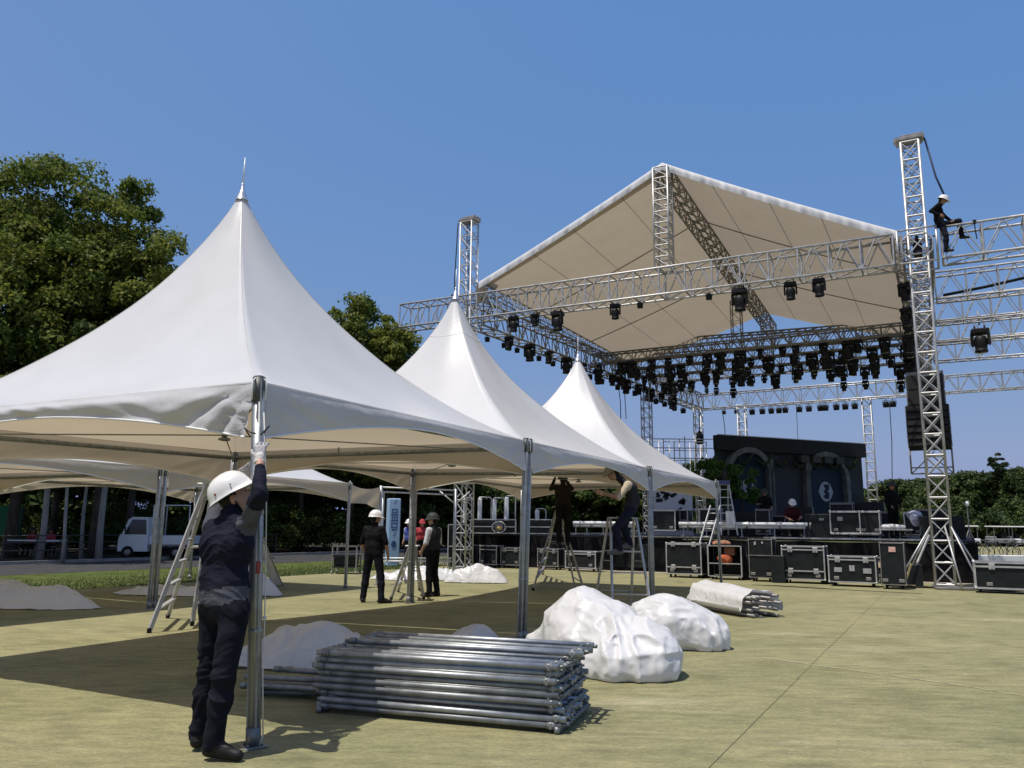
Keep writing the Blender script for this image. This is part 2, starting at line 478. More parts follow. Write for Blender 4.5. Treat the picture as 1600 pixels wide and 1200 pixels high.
flat('path', strip(6.2, 12.1), 0.0, mat('asphalt', (0.055, 0.055, 0.056), 0.9, var=0.25, scale=2.0, bump=0.3, bscale=60))
flat('brick_path_edge', strip(12.25, 13.3), 0.004, mat('red_paving', (0.17, 0.10, 0.075), 0.9, var=0.25, scale=3))
kb = MB(); k0 = E0 + ED * 17 + EN * 12.17; kb.box((k0.x, k0.y, 0.05), (115, 0.14, 0.12), math.atan2(ED.y, ED.x)); kb.build('kerb', mat('kerb_stone', (0.25, 0.24, 0.22), 0.9, var=0.2, scale=4), kind='structure')
flat('woodland_floor', strip(13.3, 60), -0.004, soil)
seam_m = mat('seam_gap', (0.13, 0.125, 0.07), 0.95, var=.3, scale=3)
def seam(p, q, w, m=seam_m, z=0.004):
    p, q = Vector(p), Vector(q); d = (q - p).normalized(); n = V(-d.y, d.x, 0) * (w / 2)
    k = 14; pts = []
    for i in range(k + 1):
        c = p.lerp(q, i / k) + n.normalized() * rng.uniform(-.006, .006); ww = n * rng.uniform(.7, 1.3)
        pts.append((c + ww, c - ww))
    mb = MB(); vs = []; fs = []
    for a, b in pts: vs += [(a.x, a.y, z), (b.x, b.y, z)]
    for i in range(k): fs.append((2 * i, 2 * i + 1, 2 * i + 3, 2 * i + 2))
    mb.add(vs, fs); o = mb.build('turf_seam', m, kind='structure'); return o
s0, s1 = gnd(1109, 1197), gnd(1333, 975)
seam(s0 + (s0 - s1) * 0.4, s1, 0.0055)
seam(s1, s1 + (s1 - s0) * 0.9, 0.005)
wear = mat('worn_line', (0.36, 0.325, 0.195), 0.95, var=0.25, scale=9)
seam(gnd(1190, 1028), gnd(1480, 1068), 0.035, wear)
seam(gnd(1480, 1068), gnd(1640, 1094), 0.03, wear)
seam(gnd(60, 945), gnd(430, 958), 0.03, wear)
flat('stage_apron', [tuple((V(13.6, 23.2, 0) + W * a + D * b).to_2d()) for a, b in ((-14, -.15), (22, -.15), (22, 2.6), (-14, 2.6))], 0.004,
     mat('apron_dust', (0.33, 0.29, 0.22), 0.95, var=0.18, scale=1.4))

# ------------------------------------------------------------------ a field of blended round solids, and its skin
class Field:
    def __init__(s, lo, hi, h):
        s.h = h; s.lo = np.array(lo, dtype=np.float64)
        s.n = np.ceil((np.array(hi) - s.lo) / h).astype(int) + 1
        s.F = np.full(s.n, 0.35, dtype=np.float32); s.B = np.full(s.n, 9.0, dtype=np.float32); s.I = np.zeros(s.n, dtype=np.int16)
    def win(s, a, b):
        i0 = np.maximum(np.floor((a - s.lo) / s.h).astype(int), 0); i1 = np.minimum(np.ceil((b - s.lo) / s.h).astype(int) + 1, s.n)
        if np.any(i1 <= i0): return None
        g = [s.lo[k] + s.h * np.arange(i0[k], i1[k]) for k in range(3)]
        return tuple(slice(i0[k], i1[k]) for k in range(3)), np.meshgrid(*g, indexing='ij')
    def put(s, sl, d, k, mi):
        f = s.F[sl]
        if k > 0:
            hh = np.clip(0.5 + 0.5 * (f - d) / k, 0, 1); r = f * (1 - hh) + d * hh - k * hh * (1 - hh)
        else: r = np.minimum(f, d)
        s.F[sl] = r
        b = s.B[sl]; m = d < b; b[m] = d[m]; s.I[sl][m] = mi
    def cap(s, a, b, ra, rb=None, k=0.03, mi=0):
        rb = ra if rb is None else rb; a = np.array(a, dtype=float); b = np.array(b, dtype=float); r = max(ra, rb) + 0.1
        w = s.win(np.minimum(a, b) - r, np.maximum(a, b) + r)
        if w is None: return s
        sl, (X, Y, Z) = w; ab = b - a; L = max(ab @ ab, 1e-9)
        t = np.clip(((X - a[0]) * ab[0] + (Y - a[1]) * ab[1] + (Z - a[2]) * ab[2]) / L, 0, 1)
        d = np.sqrt((X - a[0] - t * ab[0]) ** 2 + (Y - a[1] - t * ab[1]) ** 2 + (Z - a[2] - t * ab[2]) ** 2) - (ra + (rb - ra) * t)
        s.put(sl, d.astype(np.float32), k, mi); return s
    def ell(s, c, r, R=None, k=0.03, mi=0):
        c = np.array(c, dtype=float); r = np.array(r, dtype=float); m = r.max() + 0.1
        w = s.win(c - m, c + m)
        if w is None: return s
        sl, (X, Y, Z) = w; P = np.stack([X - c[0], Y - c[1], Z - c[2]], -1)
        if R is not None: P = P @ np.array(R)
        q = np.sqrt((P / r) ** 2 @ np.ones(3)); q2 = np.sqrt((P / r ** 2) ** 2 @ np.ones(3))
        d = q * (q - 1) / np.maximum(q2, 1e-6)
        s.put(sl, np.minimum(d, 0.35).astype(np.float32), k, mi); return s
    def skin(s):
        F = s.F; nx, ny, nz = F.shape; S = F < 0
        cs = [(i, j, k) for i in (0, 1) for j in (0, 1) for k in (0, 1)]
        cnt = sum(S[i:nx - 1 + i, j:ny - 1 + j, k:nz - 1 + k].astype(np.int8) for i, j, k in cs)
        mask = (cnt > 0) & (cnt < 8); idx = np.argwhere(mask)
        val = np.stack([F[idx[:, 0] + i, idx[:, 1] + j, idx[:, 2] + k] for i, j, k in cs], 1).astype(np.float64)
        acc = np.zeros((len(idx), 3)); num = np.zeros(len(idx))
        for a in range(8):
            for b in range(a + 1, 8):
                df = [cs[b][q] - cs[a][q] for q in range(3)]
                if sum(abs(x) for x in df) != 1: continue
                va, vb = val[:, a], val[:, b]; cr = (va < 0) != (vb < 0)
                t = np.where(cr, va / np.where(cr, va - vb, 1), 0)
                p = np.array(cs[a])[None] + t[:, None] * np.array(df)[None]
                acc[cr] += p[cr]; num[cr] += 1
        vert = s.lo + s.h * (idx + acc / num[:, None])
        vid = np.full(mask.shape, -1, dtype=np.int64); vid[mask] = np.arange(len(idx))
        faces = []
        for ax in range(3):
            sl0 = [slice(None)] * 3; sl1 = [slice(None)] * 3; sl0[ax] = slice(0, -1); sl1[ax] = slice(1, None)
            ed = np.argwhere(S[tuple(sl0)] != S[tuple(sl1)]); u, v = [(1, 2), (2, 0), (0, 1)][ax]
            ok = (ed[:, u] > 0) & (ed[:, v] > 0) & (ed[:, u] < mask.shape[u]) & (ed[:, v] < mask.shape[v]); ed = ed[ok]
            q = []
            for du, dv in ((-1, -1), (0, -1), (0, 0), (-1, 0)):
                e = ed.copy(); e[:, u] += du; e[:, v] += dv; q.append(vid[e[:, 0], e[:, 1], e[:, 2]])
            q = np.stack(q, 1); ins = S[ed[:, 0], ed[:, 1], ed[:, 2]]
            q[~ins] = q[~ins][:, ::-1]; faces.append(q[(q >= 0).all(1)])
        faces = np.concatenate(faces)
        ii = np.clip(np.round((vert - s.lo) / s.h).astype(int), 0, np.array(F.shape) - 1)
        vm = s.I[ii[:, 0], ii[:, 1], ii[:, 2]]
        return vert, faces, vm[faces[:, 0]]
def relax(v, f, it=2):
    for _ in range(it):
        acc = np.zeros_like(v); n = np.zeros(len(v))
        for a in range(f.shape[1]):
            b = f[:, (a + 1) % f.shape[1]]
            np.add.at(acc, f[:, a], v[b]); np.add.at(n, f[:, a], 1)
            np.add.at(acc, b, v[f[:, a]]); np.add.at(n, b, 1)
        v = v * 0.5 + 0.5 * acc / np.maximum(n, 1)[:, None]
    return v

# ------------------------------------------------------------------ pagoda tents
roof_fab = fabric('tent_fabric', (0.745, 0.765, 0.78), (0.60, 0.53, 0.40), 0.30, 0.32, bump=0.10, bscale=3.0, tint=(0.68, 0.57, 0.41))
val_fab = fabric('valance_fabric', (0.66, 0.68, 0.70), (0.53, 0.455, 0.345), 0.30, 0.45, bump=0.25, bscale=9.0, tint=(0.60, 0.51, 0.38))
cap_dark = mat('cap_dark', (.06, .065, .065), .5)
val_backlit = fabric('backlit_valance_fabric', (0.62, 0.585, 0.50), (0.56, 0.49, 0.37), 0.48, 0.45, bump=0.25, bscale=9.0, tint=(0.70, 0.60, 0.44))  # cream outside colour paints in the warm light shining through the back row
hem_m = mat('hem_white', (0.78, 0.78, 0.77), 0.55)
def leg_mesh(H, r):
    mb = MB(); mb.tube((0, 0, 0.012), (0, 0, H), r, 14)
    for z in (H * .3, H * .62): mb.lathe((0, 0, z), [(r, -.014), (r + .004, -.012), (r + .004, .012), (r, .014)], 14, cap=False)
    for a in (0.6, 2.17, 3.74, 5.31):      # flutes of the profile
        mb.bar((r * .98 * math.cos(a), r * .98 * math.sin(a), .05), (r * .98 * math.cos(a), r * .98 * math.sin(a), H - .02), .012, .012)
    return mb.mesh('leg', galv)
def plate_mesh(r):
    mb = MB(); mb.box((0, 0, .006), (r * 3.6, r * 3.6, .012), .5, bev=.004)
    mb.tube((0, 0, .012), (0, 0, .13), r + .008, 14); 
    for a in range(4): mb.tube((r * 1.5 * math.cos(a * 1.57 + .5 + .78), r * 1.5 * math.sin(a * 1.57 + .5 + .78), .012), (r * 1.5 * math.cos(a * 1.57 + .5 + .78), r * 1.5 * math.sin(a * 1.57 + .5 + .78), .03), .009, 6)
    return mb.mesh('base_plate', galv_old)
def tent(corners, eaves, apexH, label, folds=(0.0, 0.0, 0.0, 0.0), legr=0.036, legs=(1, 1, 1, 1), seed=0, drop=0.44, mid=0.13, group='white pagoda tents being put up', apex=None, bases=None, collar=False, mids=None, drops=None):
    c4 = [Vector((p[0], p[1], z)) for p, z in zip(corners, eaves)]
    ctr = sum(c4, Vector()) / 4
    if apex is not None: ctr = V(apex[0], apex[1], ctr.z)
    t = thing('pagoda_tent', label, 'tent', (ctr.x, ctr.y, 0), 0, group)
    NS, NT = 28, 26
    n = NS * 4; vs = np.zeros((NT + 1, n, 3)); k = 0
    E_ = []
    for i in range(4):
        for j in range(NS):
            E_.append((c4[i].lerp(c4[(i + 1) % 4], j / NS), 2 * j / NS - 1))
    ed = np.array([tuple(e[0]) for e in E_]); ss = np.array([e[1] for e in E_])
    C = np.array((ctr.x, ctr.y))
    half = np.linalg.norm(ed[:, :2] - C, axis=1).min()
    for q in range(NT + 1):
        tt = 0.985 * (q / NT)
        F = tt ** (1.40 + 0.42 * tt)
        rad = ed[:, :2] - C; L = np.linalg.norm(rad, axis=1)[:, None]
        rnd = rad / L * half * 1.12
        w = tt ** 2.2
        xy = C + (rad * (1 - w) + rnd * w) * (1 - tt)
        sag = (1 - ss ** 2) * 4 * tt * (1 - tt)
        xy = C + (xy - C) * (1 - 0.03 * sag)[:, None]
        z = ed[:, 2] * (1 - F) + apexH * F - 0.10 * sag
        vs[q, :, :2] = xy; vs[q, :, 2] = z
    P = vs.reshape(-1, 3)
    nz = vnoise(P * np.array([1.3, 1.3, 0.9]) + seed * 7, seed) * 0.014 + vnoise(P * np.array([4.0, 4.0, 1.2]) + seed, seed + 3) * 0.0035
    P[n:, 2] += nz[n:]
    a = np.arange(NT)[:, None] * n + np.arange(n)[None]; b = np.arange(NT)[:, None] * n + (np.arange(n)[None] + 1) % n
    faces = np.stack([a, b, b + n, a + n], -1).reshape(-1, 4)
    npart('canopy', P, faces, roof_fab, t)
    # welded seams down the ridges and the reinforced collar under the cap
    for i in range(4):
        mb = MB()
        pts = [Vector(vs[q, i * NS]) + Vector((0, 0, .004)) for q in range(0, NT + 1)]
        mb.path(pts, 0.002, 5); mb.build('ridge_seam', roof_fab, t)
    mb = MB()
    if collar: ring = [Vector(vs[int(NT * .86), j]) + Vector((0, 0, .004)) for j in range(0, n, 4)]; mb.path(ring, .005, 4, closed=True); mb.build('collar_seam', hem_m, t)
    # valances
    for i in range(4):
        A, B = c4[i], c4[(i + 1) % 4]; e = (B - A); Ln = e.length; e.normalize()
        out = V(e.y, -e.x, 0)
        if out.dot(A - ctr) < 0: out = -out
        NX, NY = 90, 12; g0 = 0.055
        X = np.linspace(g0, Ln - g0, NX + 1); s = 2 * X / Ln - 1
        md = mids[i] if mids else mid; dp = drops[i] if drops else drop
        dep = md + (dp - md) * np.abs(s) ** 1.8
        Vv = np.zeros((NY + 1, NX + 1, 3)); fo = folds[i]
        for q in range(NY + 1):
            v = q / NY
            base = np.array(A)[None] + np.array(e)[None] * X[:, None]
            zz = A.z + (B.z - A.z) * X / Ln - dep * v + (.012 if q == 0 else 0)
            # long folds that radiate from the upper corners
            dc = np.minimum(X, Ln - X); hh = dep * v
            th = np.arctan2(hh + .015, dc + .02); rr_ = np.sqrt(dc ** 2 + hh ** 2)
            jit = vnoise(np.stack([X * .9, np.full_like(X, v * .6 + seed), np.full_like(X, i * 9.0)], 1), seed) * .5
            fold = np.sin(th * 15 + jit * 2.5 + i * 2) * np.exp(-dc * .75) + .5 * np.sin(th * 31 + jit * 3 + seed) * np.exp(-dc * .6)
            fold *= np.clip(rr_ * 2.2, 0, 1)
            wob2 = vnoise(np.stack([X * 5 - hh * 16, hh * 5 + seed, np.full_like(X, i * 5.0 + seed)], 1), seed + 5)
            belly = np.sin(np.pi * min(v * 1.15, 1)) * .4
            off = -0.004 + min(v * 6, 1) * 0.012 + v * 0.015 + np.minimum(v * 3, 1) * ((fold * .42 + belly * (1 - np.exp(-dc)) + wob2 * .16) * (0.010 + fo))
            Vv[q] = base + np.array(out)[None] * off[:, None]; Vv[q, :, 2] = zz
        P = Vv.reshape(-1, 3); w_ = NX + 1
        f = np.array([(q * w_ + x, q * w_ + x + 1, (q + 1) * w_ + x + 1, (q + 1) * w_ + x) for q in range(NY) for x in range(NX)])
        o_ = np.cross(P[f[0][1]] - P[f[0][0]], P[f[0][3]] - P[f[0][0]])
        if o_ @ np.array(out) < 0: f = f[:, ::-1]
        vp = npart('valance', P, f, val_fab if 'back row' not in label else val_backlit, t)
        mb = MB(); mb.path([Vector(p) for p in Vv[NY]], 0.009, 6); mb.build('hem', hem_m, vp)
        mb = MB(); bz = 0.10
        mb.tube(A + V(0, 0, -bz) - out * .06 + e * .05, B + V(0, 0, -bz) - out * .06 - e * .05, .03, 8); mb.build('eave_beam', galv_old, t)
    # legs
    for i in range(4):
        if not legs[i]: continue
        p = c4[i]; inw = (ctr - p); inw.z = 0; inw.normalize()
        r = legr[i] if isinstance(legr, (list, tuple)) else legr
        lp = p - inw * 0.01
        l = part('leg', leg_mesh(p.z + .03, r), t, (lp.x, lp.y, 0))
        if bases and bases[i] is not None:
            l.location = Vector(bases[i]) - ORG[t.name]; l.rotation_euler = V(lp.x - bases[i].x, lp.y - bases[i].y, p.z).to_track_quat('Z', 'Y').to_euler()
            l.rotation_euler.rotate_axis('Z', 0)
        part('base_plate', plate_mesh(r), l)
        mb = MB(); q = lp; mb.tube((q.x, q.y, p.z - .15), (q.x, q.y, p.z + .03), r + .004, 12)
        mb.ball((q.x, q.y, p.z + .03), (r + .004, r + .004, .022), 12); mb.build('leg_cap', cap_dark, t)
        mb = MB(); o3 = -inw * (r + .012); sd = V(-inw.y, inw.x, 0) * (r + .004); mb.path([V(q.x, q.y, p.z) + o3 + sd + V(0, 0, -.14), V(q.x, q.y, p.z) + o3 + sd, V(q.x, q.y, p.z + .062), V(q.x, q.y, p.z) + o3 - sd, V(q.x, q.y, p.z) + o3 - sd + V(0, 0, -.14)], .006, 5); mb.build('cap_loop', hem_m, t)
    # cross cables carry the king post
    hub = V(ctr.x, ctr.y, ctr.z - .06)
    mb = MB()
    for p in c4: mb.path([p + V(0, 0, -.16), hub], .008, 5)
    mb.build('cross_cable', galv_old, t)
    mb = MB(); mb.tube(hub + V(0, 0, -.05), (ctr.x, ctr.y, apexH - .05), .03, 10); mb.lathe(hub + V(0, 0, -.07), [(.02, 0), (.07, .01), (.07, .03), (.02, .05)], 12); mb.build('king_post', galv_old, t)
    tp = V(ctr.x, ctr.y, apexH)
    mb = MB(); mb.lathe(tp, [(.085, -.12), (.078, -.11), (.045, -.02), (.026, .03), (.02, .035), (.02, .10), (.010, .12)], 20); mb.build('finial_cap', mat('finial_metal', (.55, .57, .60), .3, .7), t)
    mb = MB(); mb.tube(tp + V(0, 0, .11), tp + V(0.004, 0, .46), .011, 8, .006); mb.build('spike', white_paint, t)
    return t, c4
P1, P2, P3, P4 = V(-1.87, 5.82, 0), V(0.22, 11.05, 0), V(2.69, 15.65, 0), V(5.17, 20.35, 0)
B1 = V(-1.745, 5.82, 0)
Q1, Q2, Q3, Q4 = V(-6.65, 8.3, 0), V(-4.35, 12.75, 0), V(-1.95, 16.2, 0), V(0.3, 22.3, 0)
g_ = D * 0.065
t1, _ = tent([P1, P2 - g_, Q2 - g_, Q1], [2.53, 2.66, 2.62, 2.55], 5.58, 'large white peaked tent nearest the viewer, its corner pole held by a worker', folds=(0.02, 0.01, 0.01, 0.085), legr=(.044, .037, .037, .037), seed=1, drop=0.42, mid=0.12, mids=(.12, .20, .27, .14), drops=(.42, .46, .54, .42), apex=(-3.39, 9.42), bases=[B1, P2 - g_ + V(-.06, 0, 0), None, None])
t2, _ = tent([P2 + g_, P3 - g_, Q3 - g_, Q2 + g_], [2.66, 2.64, 2.62, 2.62], 5.62, 'white peaked tent, middle one of the front row of three', folds=(0.02, 0.01, 0.01, 0.01), seed=2, apex=(-1.03, 13.9), collar=True, bases=[P2 + g_ + V(-.06, 0, 0), None, None, None])
t3, _ = tent([P3 + g_, P4, Q4, Q3 + g_], [2.64, 2.66, 2.66, 2.62], 5.50, 'white peaked tent at the stage end of the front row', folds=(0.02, 0.01, 0.01, 0.01), seed=3, apex=(1.56, 18.6), bases=[None, P4 + V(.06, 0, 0), None, None])
S2, S3 = V(-6.37, 14.7, 0), V(-3.95, 19.7, 0); S1 = S2 - D * 5.5
w5 = W * 5.35
t4, _ = tent([S1, S2 - g_, S2 - g_ + w5, S1 + w5], [2.5] * 4, 5.3, 'white tent of the back row at the left edge, mostly hidden by the nearest tent', seed=4, legr=.034, folds=(.02, .02, .02, .02), group='white tents of the back row')
t5, _ = tent([S2 + g_, S3, S3 + w5, S2 + g_ + w5], [2.5] * 4, 5.3, 'white tent of the back row standing over the left folding ladder', seed=5, legr=.034, folds=(.02, .02, .02, .03), group='white tents of the back row')
# cords and straps on the near corner
cord_m = mat('cord', (0.62, 0.60, 0.55), 0.9)
def pb_(x, y, z): return B1.lerp(P1, z / 2.55) + V(x + .01, y - .03, z)
mb = MB(); mb.path([pb_(.045, -.02, 2.3), pb_(.075, -.03, 1.7), pb_(.08, -.04, 1.0), pb_(.07, -.04, .5), pb_(.075, -.03, .09)], .005, 5)
mb.path([pb_(.075, -.03, .09), pb_(.05, -.03, .03)], .005, 5)
mb.ball(pb_(.077, -.04, .86), .016, 8); mb.build('rope', cord_m, None, 'thin pale tie-down rope hanging along the near corner pole', 'rope')
mb = MB(); mb.path([pb_(.0, -.06, 2.14), pb_(-.04, -.06, 2.15), pb_(-.10, -.01, 2.19), pb_(-.05, -.02, 2.12)], .006, 5)
mb.path([pb_(.03, -.05, 2.13), pb_(.09, -.03, 2.2), pb_(.05, -.03, 2.15)], .006, 5)
mb.build('tie_cord', mat('dark_cord', (.08, .075, .07), .9), t1)
mb = MB(); mb.box(pb_(.022, -.022, 1.20), (.03, .02, .085), .4, bev=.004); mb.build('clamp', mat('red_clamp', (.32, .05, .04), .5), t1)
# hanging lamp sockets and hooks under the eaves
for q, nm in ((t1, 0), (t2, 1)):
    o = ORG[q.name]; mb = MB(); c = o + (V(.9, 2.1, 2.5) if nm == 0 else V(1.1, 1.2, 2.45)); mb.tube(c + V(0, 0, .02), c + V(0, 0, .10), .012, 8); mb.ball(c, .03, 8); mb.build('hook', galv_old, q)
# bare frame waiting for its cover beyond the back row
F1, F2 = V(-3.4, 21.1, 0), V(-1.55, 22.6, 0)
bf = thing('tent_frame', 'bare steel tent frame without cover behind the two standing workers', 'frame', (F1.x, F1.y, 0))
for p in (F1, F2, F1 + W * 2.2 + D * 3):
    mb = MB(); mb.tube((p.x, p.y, 0), (p.x, p.y, 2.52), .045, 10); mb.box((p.x, p.y, .01), (.18, .18, .02)); mb.build('leg', galv, bf)
for a, b in ((F1, F2), (F1, F1 + W * 2.2 + D * 3)):
    for z in (2.48, 2.36):
        mb = MB(); mb.tube((a.x, a.y, z), (b.x, b.y, z), .022, 8); mb.build('rail', alu, bf)
mb = MB(); mb.tube((F2.x, F2.y, 2.1), (F2.x - .45, F2.y, 2.46), .02, 8); mb.tube((F2.x, F2.y, 2.1), (F2.x + .4, F2.y + .1, 2.46), .02, 8); mb.build('brace', alu, bf)
# canvas flap from the back row tent to that frame
vsf = []; ff = []
for i in range(25):
    for j in range(9):
        u, v = i / 24, j / 8; p = S3.lerp(F1, u)
        h = .42 + .30 * (u - .5) ** 2 + .12 * u
        vsf.append((p.x + .05 * math.sin(u * 9 + v * 4) * v, p.y - .04 * math.cos(u * 7) * v, 2.5 - .10 * u * (1 - u) * 4 * (1 - v) - h * v))
for i in range(24):
    for j in range(8): ff.append((i * 9 + j, (i + 1) * 9 + j, (i + 1) * 9 + j + 1, i * 9 + j + 1))
npart('canvas_flap', vsf, np.array(ff), val_fab, None, label='grey canvas flap hanging between two thin poles above the man in black polo', cat='canvas')

# ------------------------------------------------------------------ stacked steel frames
fl, fr_ = gnd(495, 1112), gnd(876, 1146)
ax = (fr_ - fl).normalized(); ay_ = V(-ax.y, ax.x, 0); Ls = (fr_ - fl).length; wd = 0.80
galv_dk = mat('stained_steel', (0.24, 0.255, 0.255), 0.5, 0.65, var=0.35, scale=7, bump=0.05, bscale=50)
tubeD = MB().tube((0, 0, 0), (Ls, 0, 0), .0235, 12).mesh('tube', galv_dk)
tubeE = MB().tube((0, 0, 0), (Ls, 0, 0), .0235, 12).mesh('tube', galv_old)
tubeA = MB().tube((0, 0, 0), (Ls, 0, 0), .0235, 12).mesh('tube', galv)
tubeB = MB().tube((.02, 0, 0), (Ls - .02, 0, 0), .018, 10).mesh('tube', galv)
_m = MB(); _m.tube((0, 0, 0), (0, wd, 0), .017, 8)
endr = _m.mesh('end_rail', galv_old)
_m = MB()
for k in range(9):
    y0 = wd * k / 9; _m.tube((0, y0, 0), (.05, y0 + wd / 18, .0), .010, 6); _m.tube((.05, y0 + wd / 18, 0), (0, y0 + wd / 9, 0), .010, 6)
endz = _m.mesh('end_lattice', galv_old)
_m = MB(); _m.lathe((0, 0, 0), [(.023, -.03), (.029, -.028), (.029, .028), (.023, .03)], 12, rot=Matrix.Rotation(math.pi / 2, 3, 'Y')); _m.box((0, -.005, .0), (.02, .05, .05), bev=.004); _m.tube((.035, 0, 0), (.075, 0, 0), .016, 8)
coup = _m.mesh('coupling', galv_old)
Rz = Matrix.Rotation(math.atan2(ax.y, ax.x), 4, 'Z')
NL = 9
for L in range(NL + 1):
    top = L == NL
    sx = rng.uniform(-.03, .03) if L < NL else .1
    sy = rng.uniform(-.015, .015) + (.30 if top else 0)
    o = fl + ax * sx + ay_ * sy
    nm = 'lying askew on top of' if top else ('at the bottom of' if L == 0 else (ORDN[NL - 1 - L] + ' full layer from the top of' if L < NL - 1 else 'uppermost full layer of'))
    fr = thing('folding_scaffold', f'galvanised folding frame, {nm} the pipe stack', 'steel frame', (o.x, o.y, .055 + L * .051 + .0), math.atan2(ax.y, ax.x) + rng.uniform(-.006, .006) + (-.02 if top else 0), 'galvanised frames stacked on the turf')
    if top: fr.location.z += .012
    nt_ = 4 if top else 7
    ww = .48 if top else wd
    for k in range(nt_):
        outer = k in (0, nt_ - 1)
        tb = link('tube', rng.choice((tubeA, tubeA, tubeA, tubeA, tubeD)) if outer or rng.random() < .4 else tubeB, fr); tb.location = (rng.uniform(-.025, .025), ww * k / (nt_ - 1) + rng.uniform(-.008, .008), rng.uniform(-.004, .004))
        tb.rotation_euler = (0, rng.uniform(-.004, .004), rng.uniform(-.004, .004))
        for e_ in (0.06, Ls - .06):
            if outer or rng.random() < .5:
                cp = link('coupling', coup, fr); cp.location = (e_ + rng.uniform(-.01, .01) if e_ < 1 else e_ + rng.uniform(-.03, .03), ww * k / (nt_ - 1), 0)
                if e_ < 1: cp.rotation_euler = (0, 0, math.pi)
    for e_, zr in ((.10, 0), (Ls - .10, 0), (Ls - .03, -.016)):
        er = link('end_rail', endr, fr); er.location = (e_, 0, zr); er.scale = (1, ww / wd, 1)
    if L % 2 == 0:
        er = link('end_lattice', endz, fr); er.location = (Ls - .01, 0, .006); er.scale = (1, ww / wd, 1)
        er = link('end_lattice', endz, fr); er.location = (.0, 0, .006); er.scale = (-1, ww / wd, 1)
# bearers under the stack
for e_ in (.04, Ls - .02):
    mb = MB(); p = fl + ax * e_; mb.bar(p + V(0, 0, .018) - ay_ * .03, p + ay_ * (wd + .06) + V(0, 0, .018), .03, .034, up=(0, 0, 1))
    for q in (-.03, wd + .06): mb.lathe(p + ay_ * q + V(0, 0, .028), [(.028, -.02), (.028, .02)], 10, rot=Matrix.Rotation(math.pi / 2, 3, 'Y'))
    mb.build('bearer', galv_old, None, 'flat steel bearer on the turf under the ' + ('left' if e_ < 1 else 'right') + ' end of the pipe stack', 'bearer', 'bearers under the pipe stack')
# loose poles heaped at the left end
hp = gnd(372, 1090); hq = gnd(505, 1108)
for i in range(13):
    a = hp.lerp(hq, 0) + ay_ * (rng.uniform(0, .75)) + ax * rng.uniform(-.05, .15); lay = i // 5
    z = .03 + lay * .062
    b = a + ax * rng.uniform(.75, 1.0) + ay_ * rng.uniform(-.12, .12)
    b = b + ax * .05
    mb = MB(); mb.tube((a.x, a.y, z), (b.x, b.y, z + rng.uniform(0, .05)), rng.choice((.018, .022, .026)), 10)
    dd = (b - a).normalized()
    mb.lathe((a + dd * .04) + V(0, 0, z), [(.024, -.03), (.031, -.028), (.031, .028), (.024, .03)], 10, rot=Matrix.Rotation(math.pi / 2, 3, 'Y'))
    mb.build('steel_pole', galv_old, None, 'loose galvanised pole in the heap left of the pipe stack, ' + ('bottom', 'middle', 'top')[lay] + ' layer', 'pole', 'loose poles heaped beside the pipe stack')

# ------------------------------------------------------------------ plastic wrapped bundles and heaps of sheeting
sheet = fabric('white_sheeting', (0.74, 0.745, 0.75), (0.70, 0.70, 0.69), 0.22, 0.34, bump=0.7, bscale=6.0, tint=(.75, .75, .74), dirt=0.12, ridged=True, bdist=.03)
def heap(ells, label, h=0.03, fold=0.05, seed=0, cat='sheeting', name='wrapped_bundle', m=None, freq=2.6):
    a = np.array([[c[0] - r[0] * 1.3 - .15, c[1] - max(r[0], r[1]) * 1.3 - .15, -0.02] for c, r, _ in ells]); b = np.array([[c[0] + max(r[0], r[1]) * 1.3 + .15, c[1] + max(r[0], r[1]) * 1.3 + .15, c[2] + r[2] * 1.3 + .15] for c, r, _ in ells])
    f = Field(a.min(0) - np.array([.1, .1, .04]), b.max(0), h)
    for c, r, rz in ells:
        f.ell(c, r, np.array(Matrix.Rotation(rz, 3, 'Z')), k=.16)
    g = [f.lo[k] + h * np.arange(f.n[k]) for k in range(3)]; X, Y, Z = np.meshgrid(*g, indexing='ij')
    P = np.stack([X.ravel(), Y.ravel(), Z.ravel()], 1)
    warp = np.stack([vnoise(P * 1.3, seed + 1), vnoise(P * 1.3 + 9, seed + 2), vnoise(P * 1.3 + 5, seed + 4)], 1) * .4
    disp = np.zeros(len(P)); cx0, cy0 = np.mean([c[0] for c, r, q in ells]), np.mean([c[1] for c, r, q in ells])
    near = np.abs(f.F.ravel()) < fold * 3 + .06; Pn, Wn = P[near], warp[near]
    an = np.arctan2(Pn[:, 1] - cy0, Pn[:, 0] - cx0); ht = max(c[2] + r[2] for c, r, q in ells); zf = np.clip(1.15 - Pn[:, 2] / ht, 0, 1)
    rd = lambda q, s_: 1 - np.abs(vnoise(q, s_)) * 2
    pl = rd(np.stack([np.cos(an) * 4 + Wn[:, 0] * 2, np.sin(an) * 4 + Wn[:, 1] * 2, Pn[:, 2] * 1.0], 1), seed + 20)
    disp[near] = rd((Pn + Wn) * freq, seed) * fold * .45 + rd((Pn + Wn * .7) * freq * 2.4, seed + 7) * fold * .30 + rd((Pn + Wn * .5) * freq * 5.5, seed + 8) * fold * .14 + pl * fold * .45 * zf
    f.F -= disp.reshape(f.F.shape).astype(np.float32)
    f.F = np.maximum(f.F, (0.005 - Z).astype(np.float32))
    v, fa, _ = f.skin()
    v = relax(v, fa, 1) if h > .022 else v
    return npart(name, v, fa, m or sheet, None, True, label=label, cat=cat)
c1 = (gnd(850, 1010) + gnd(1045, 1070)) / 2
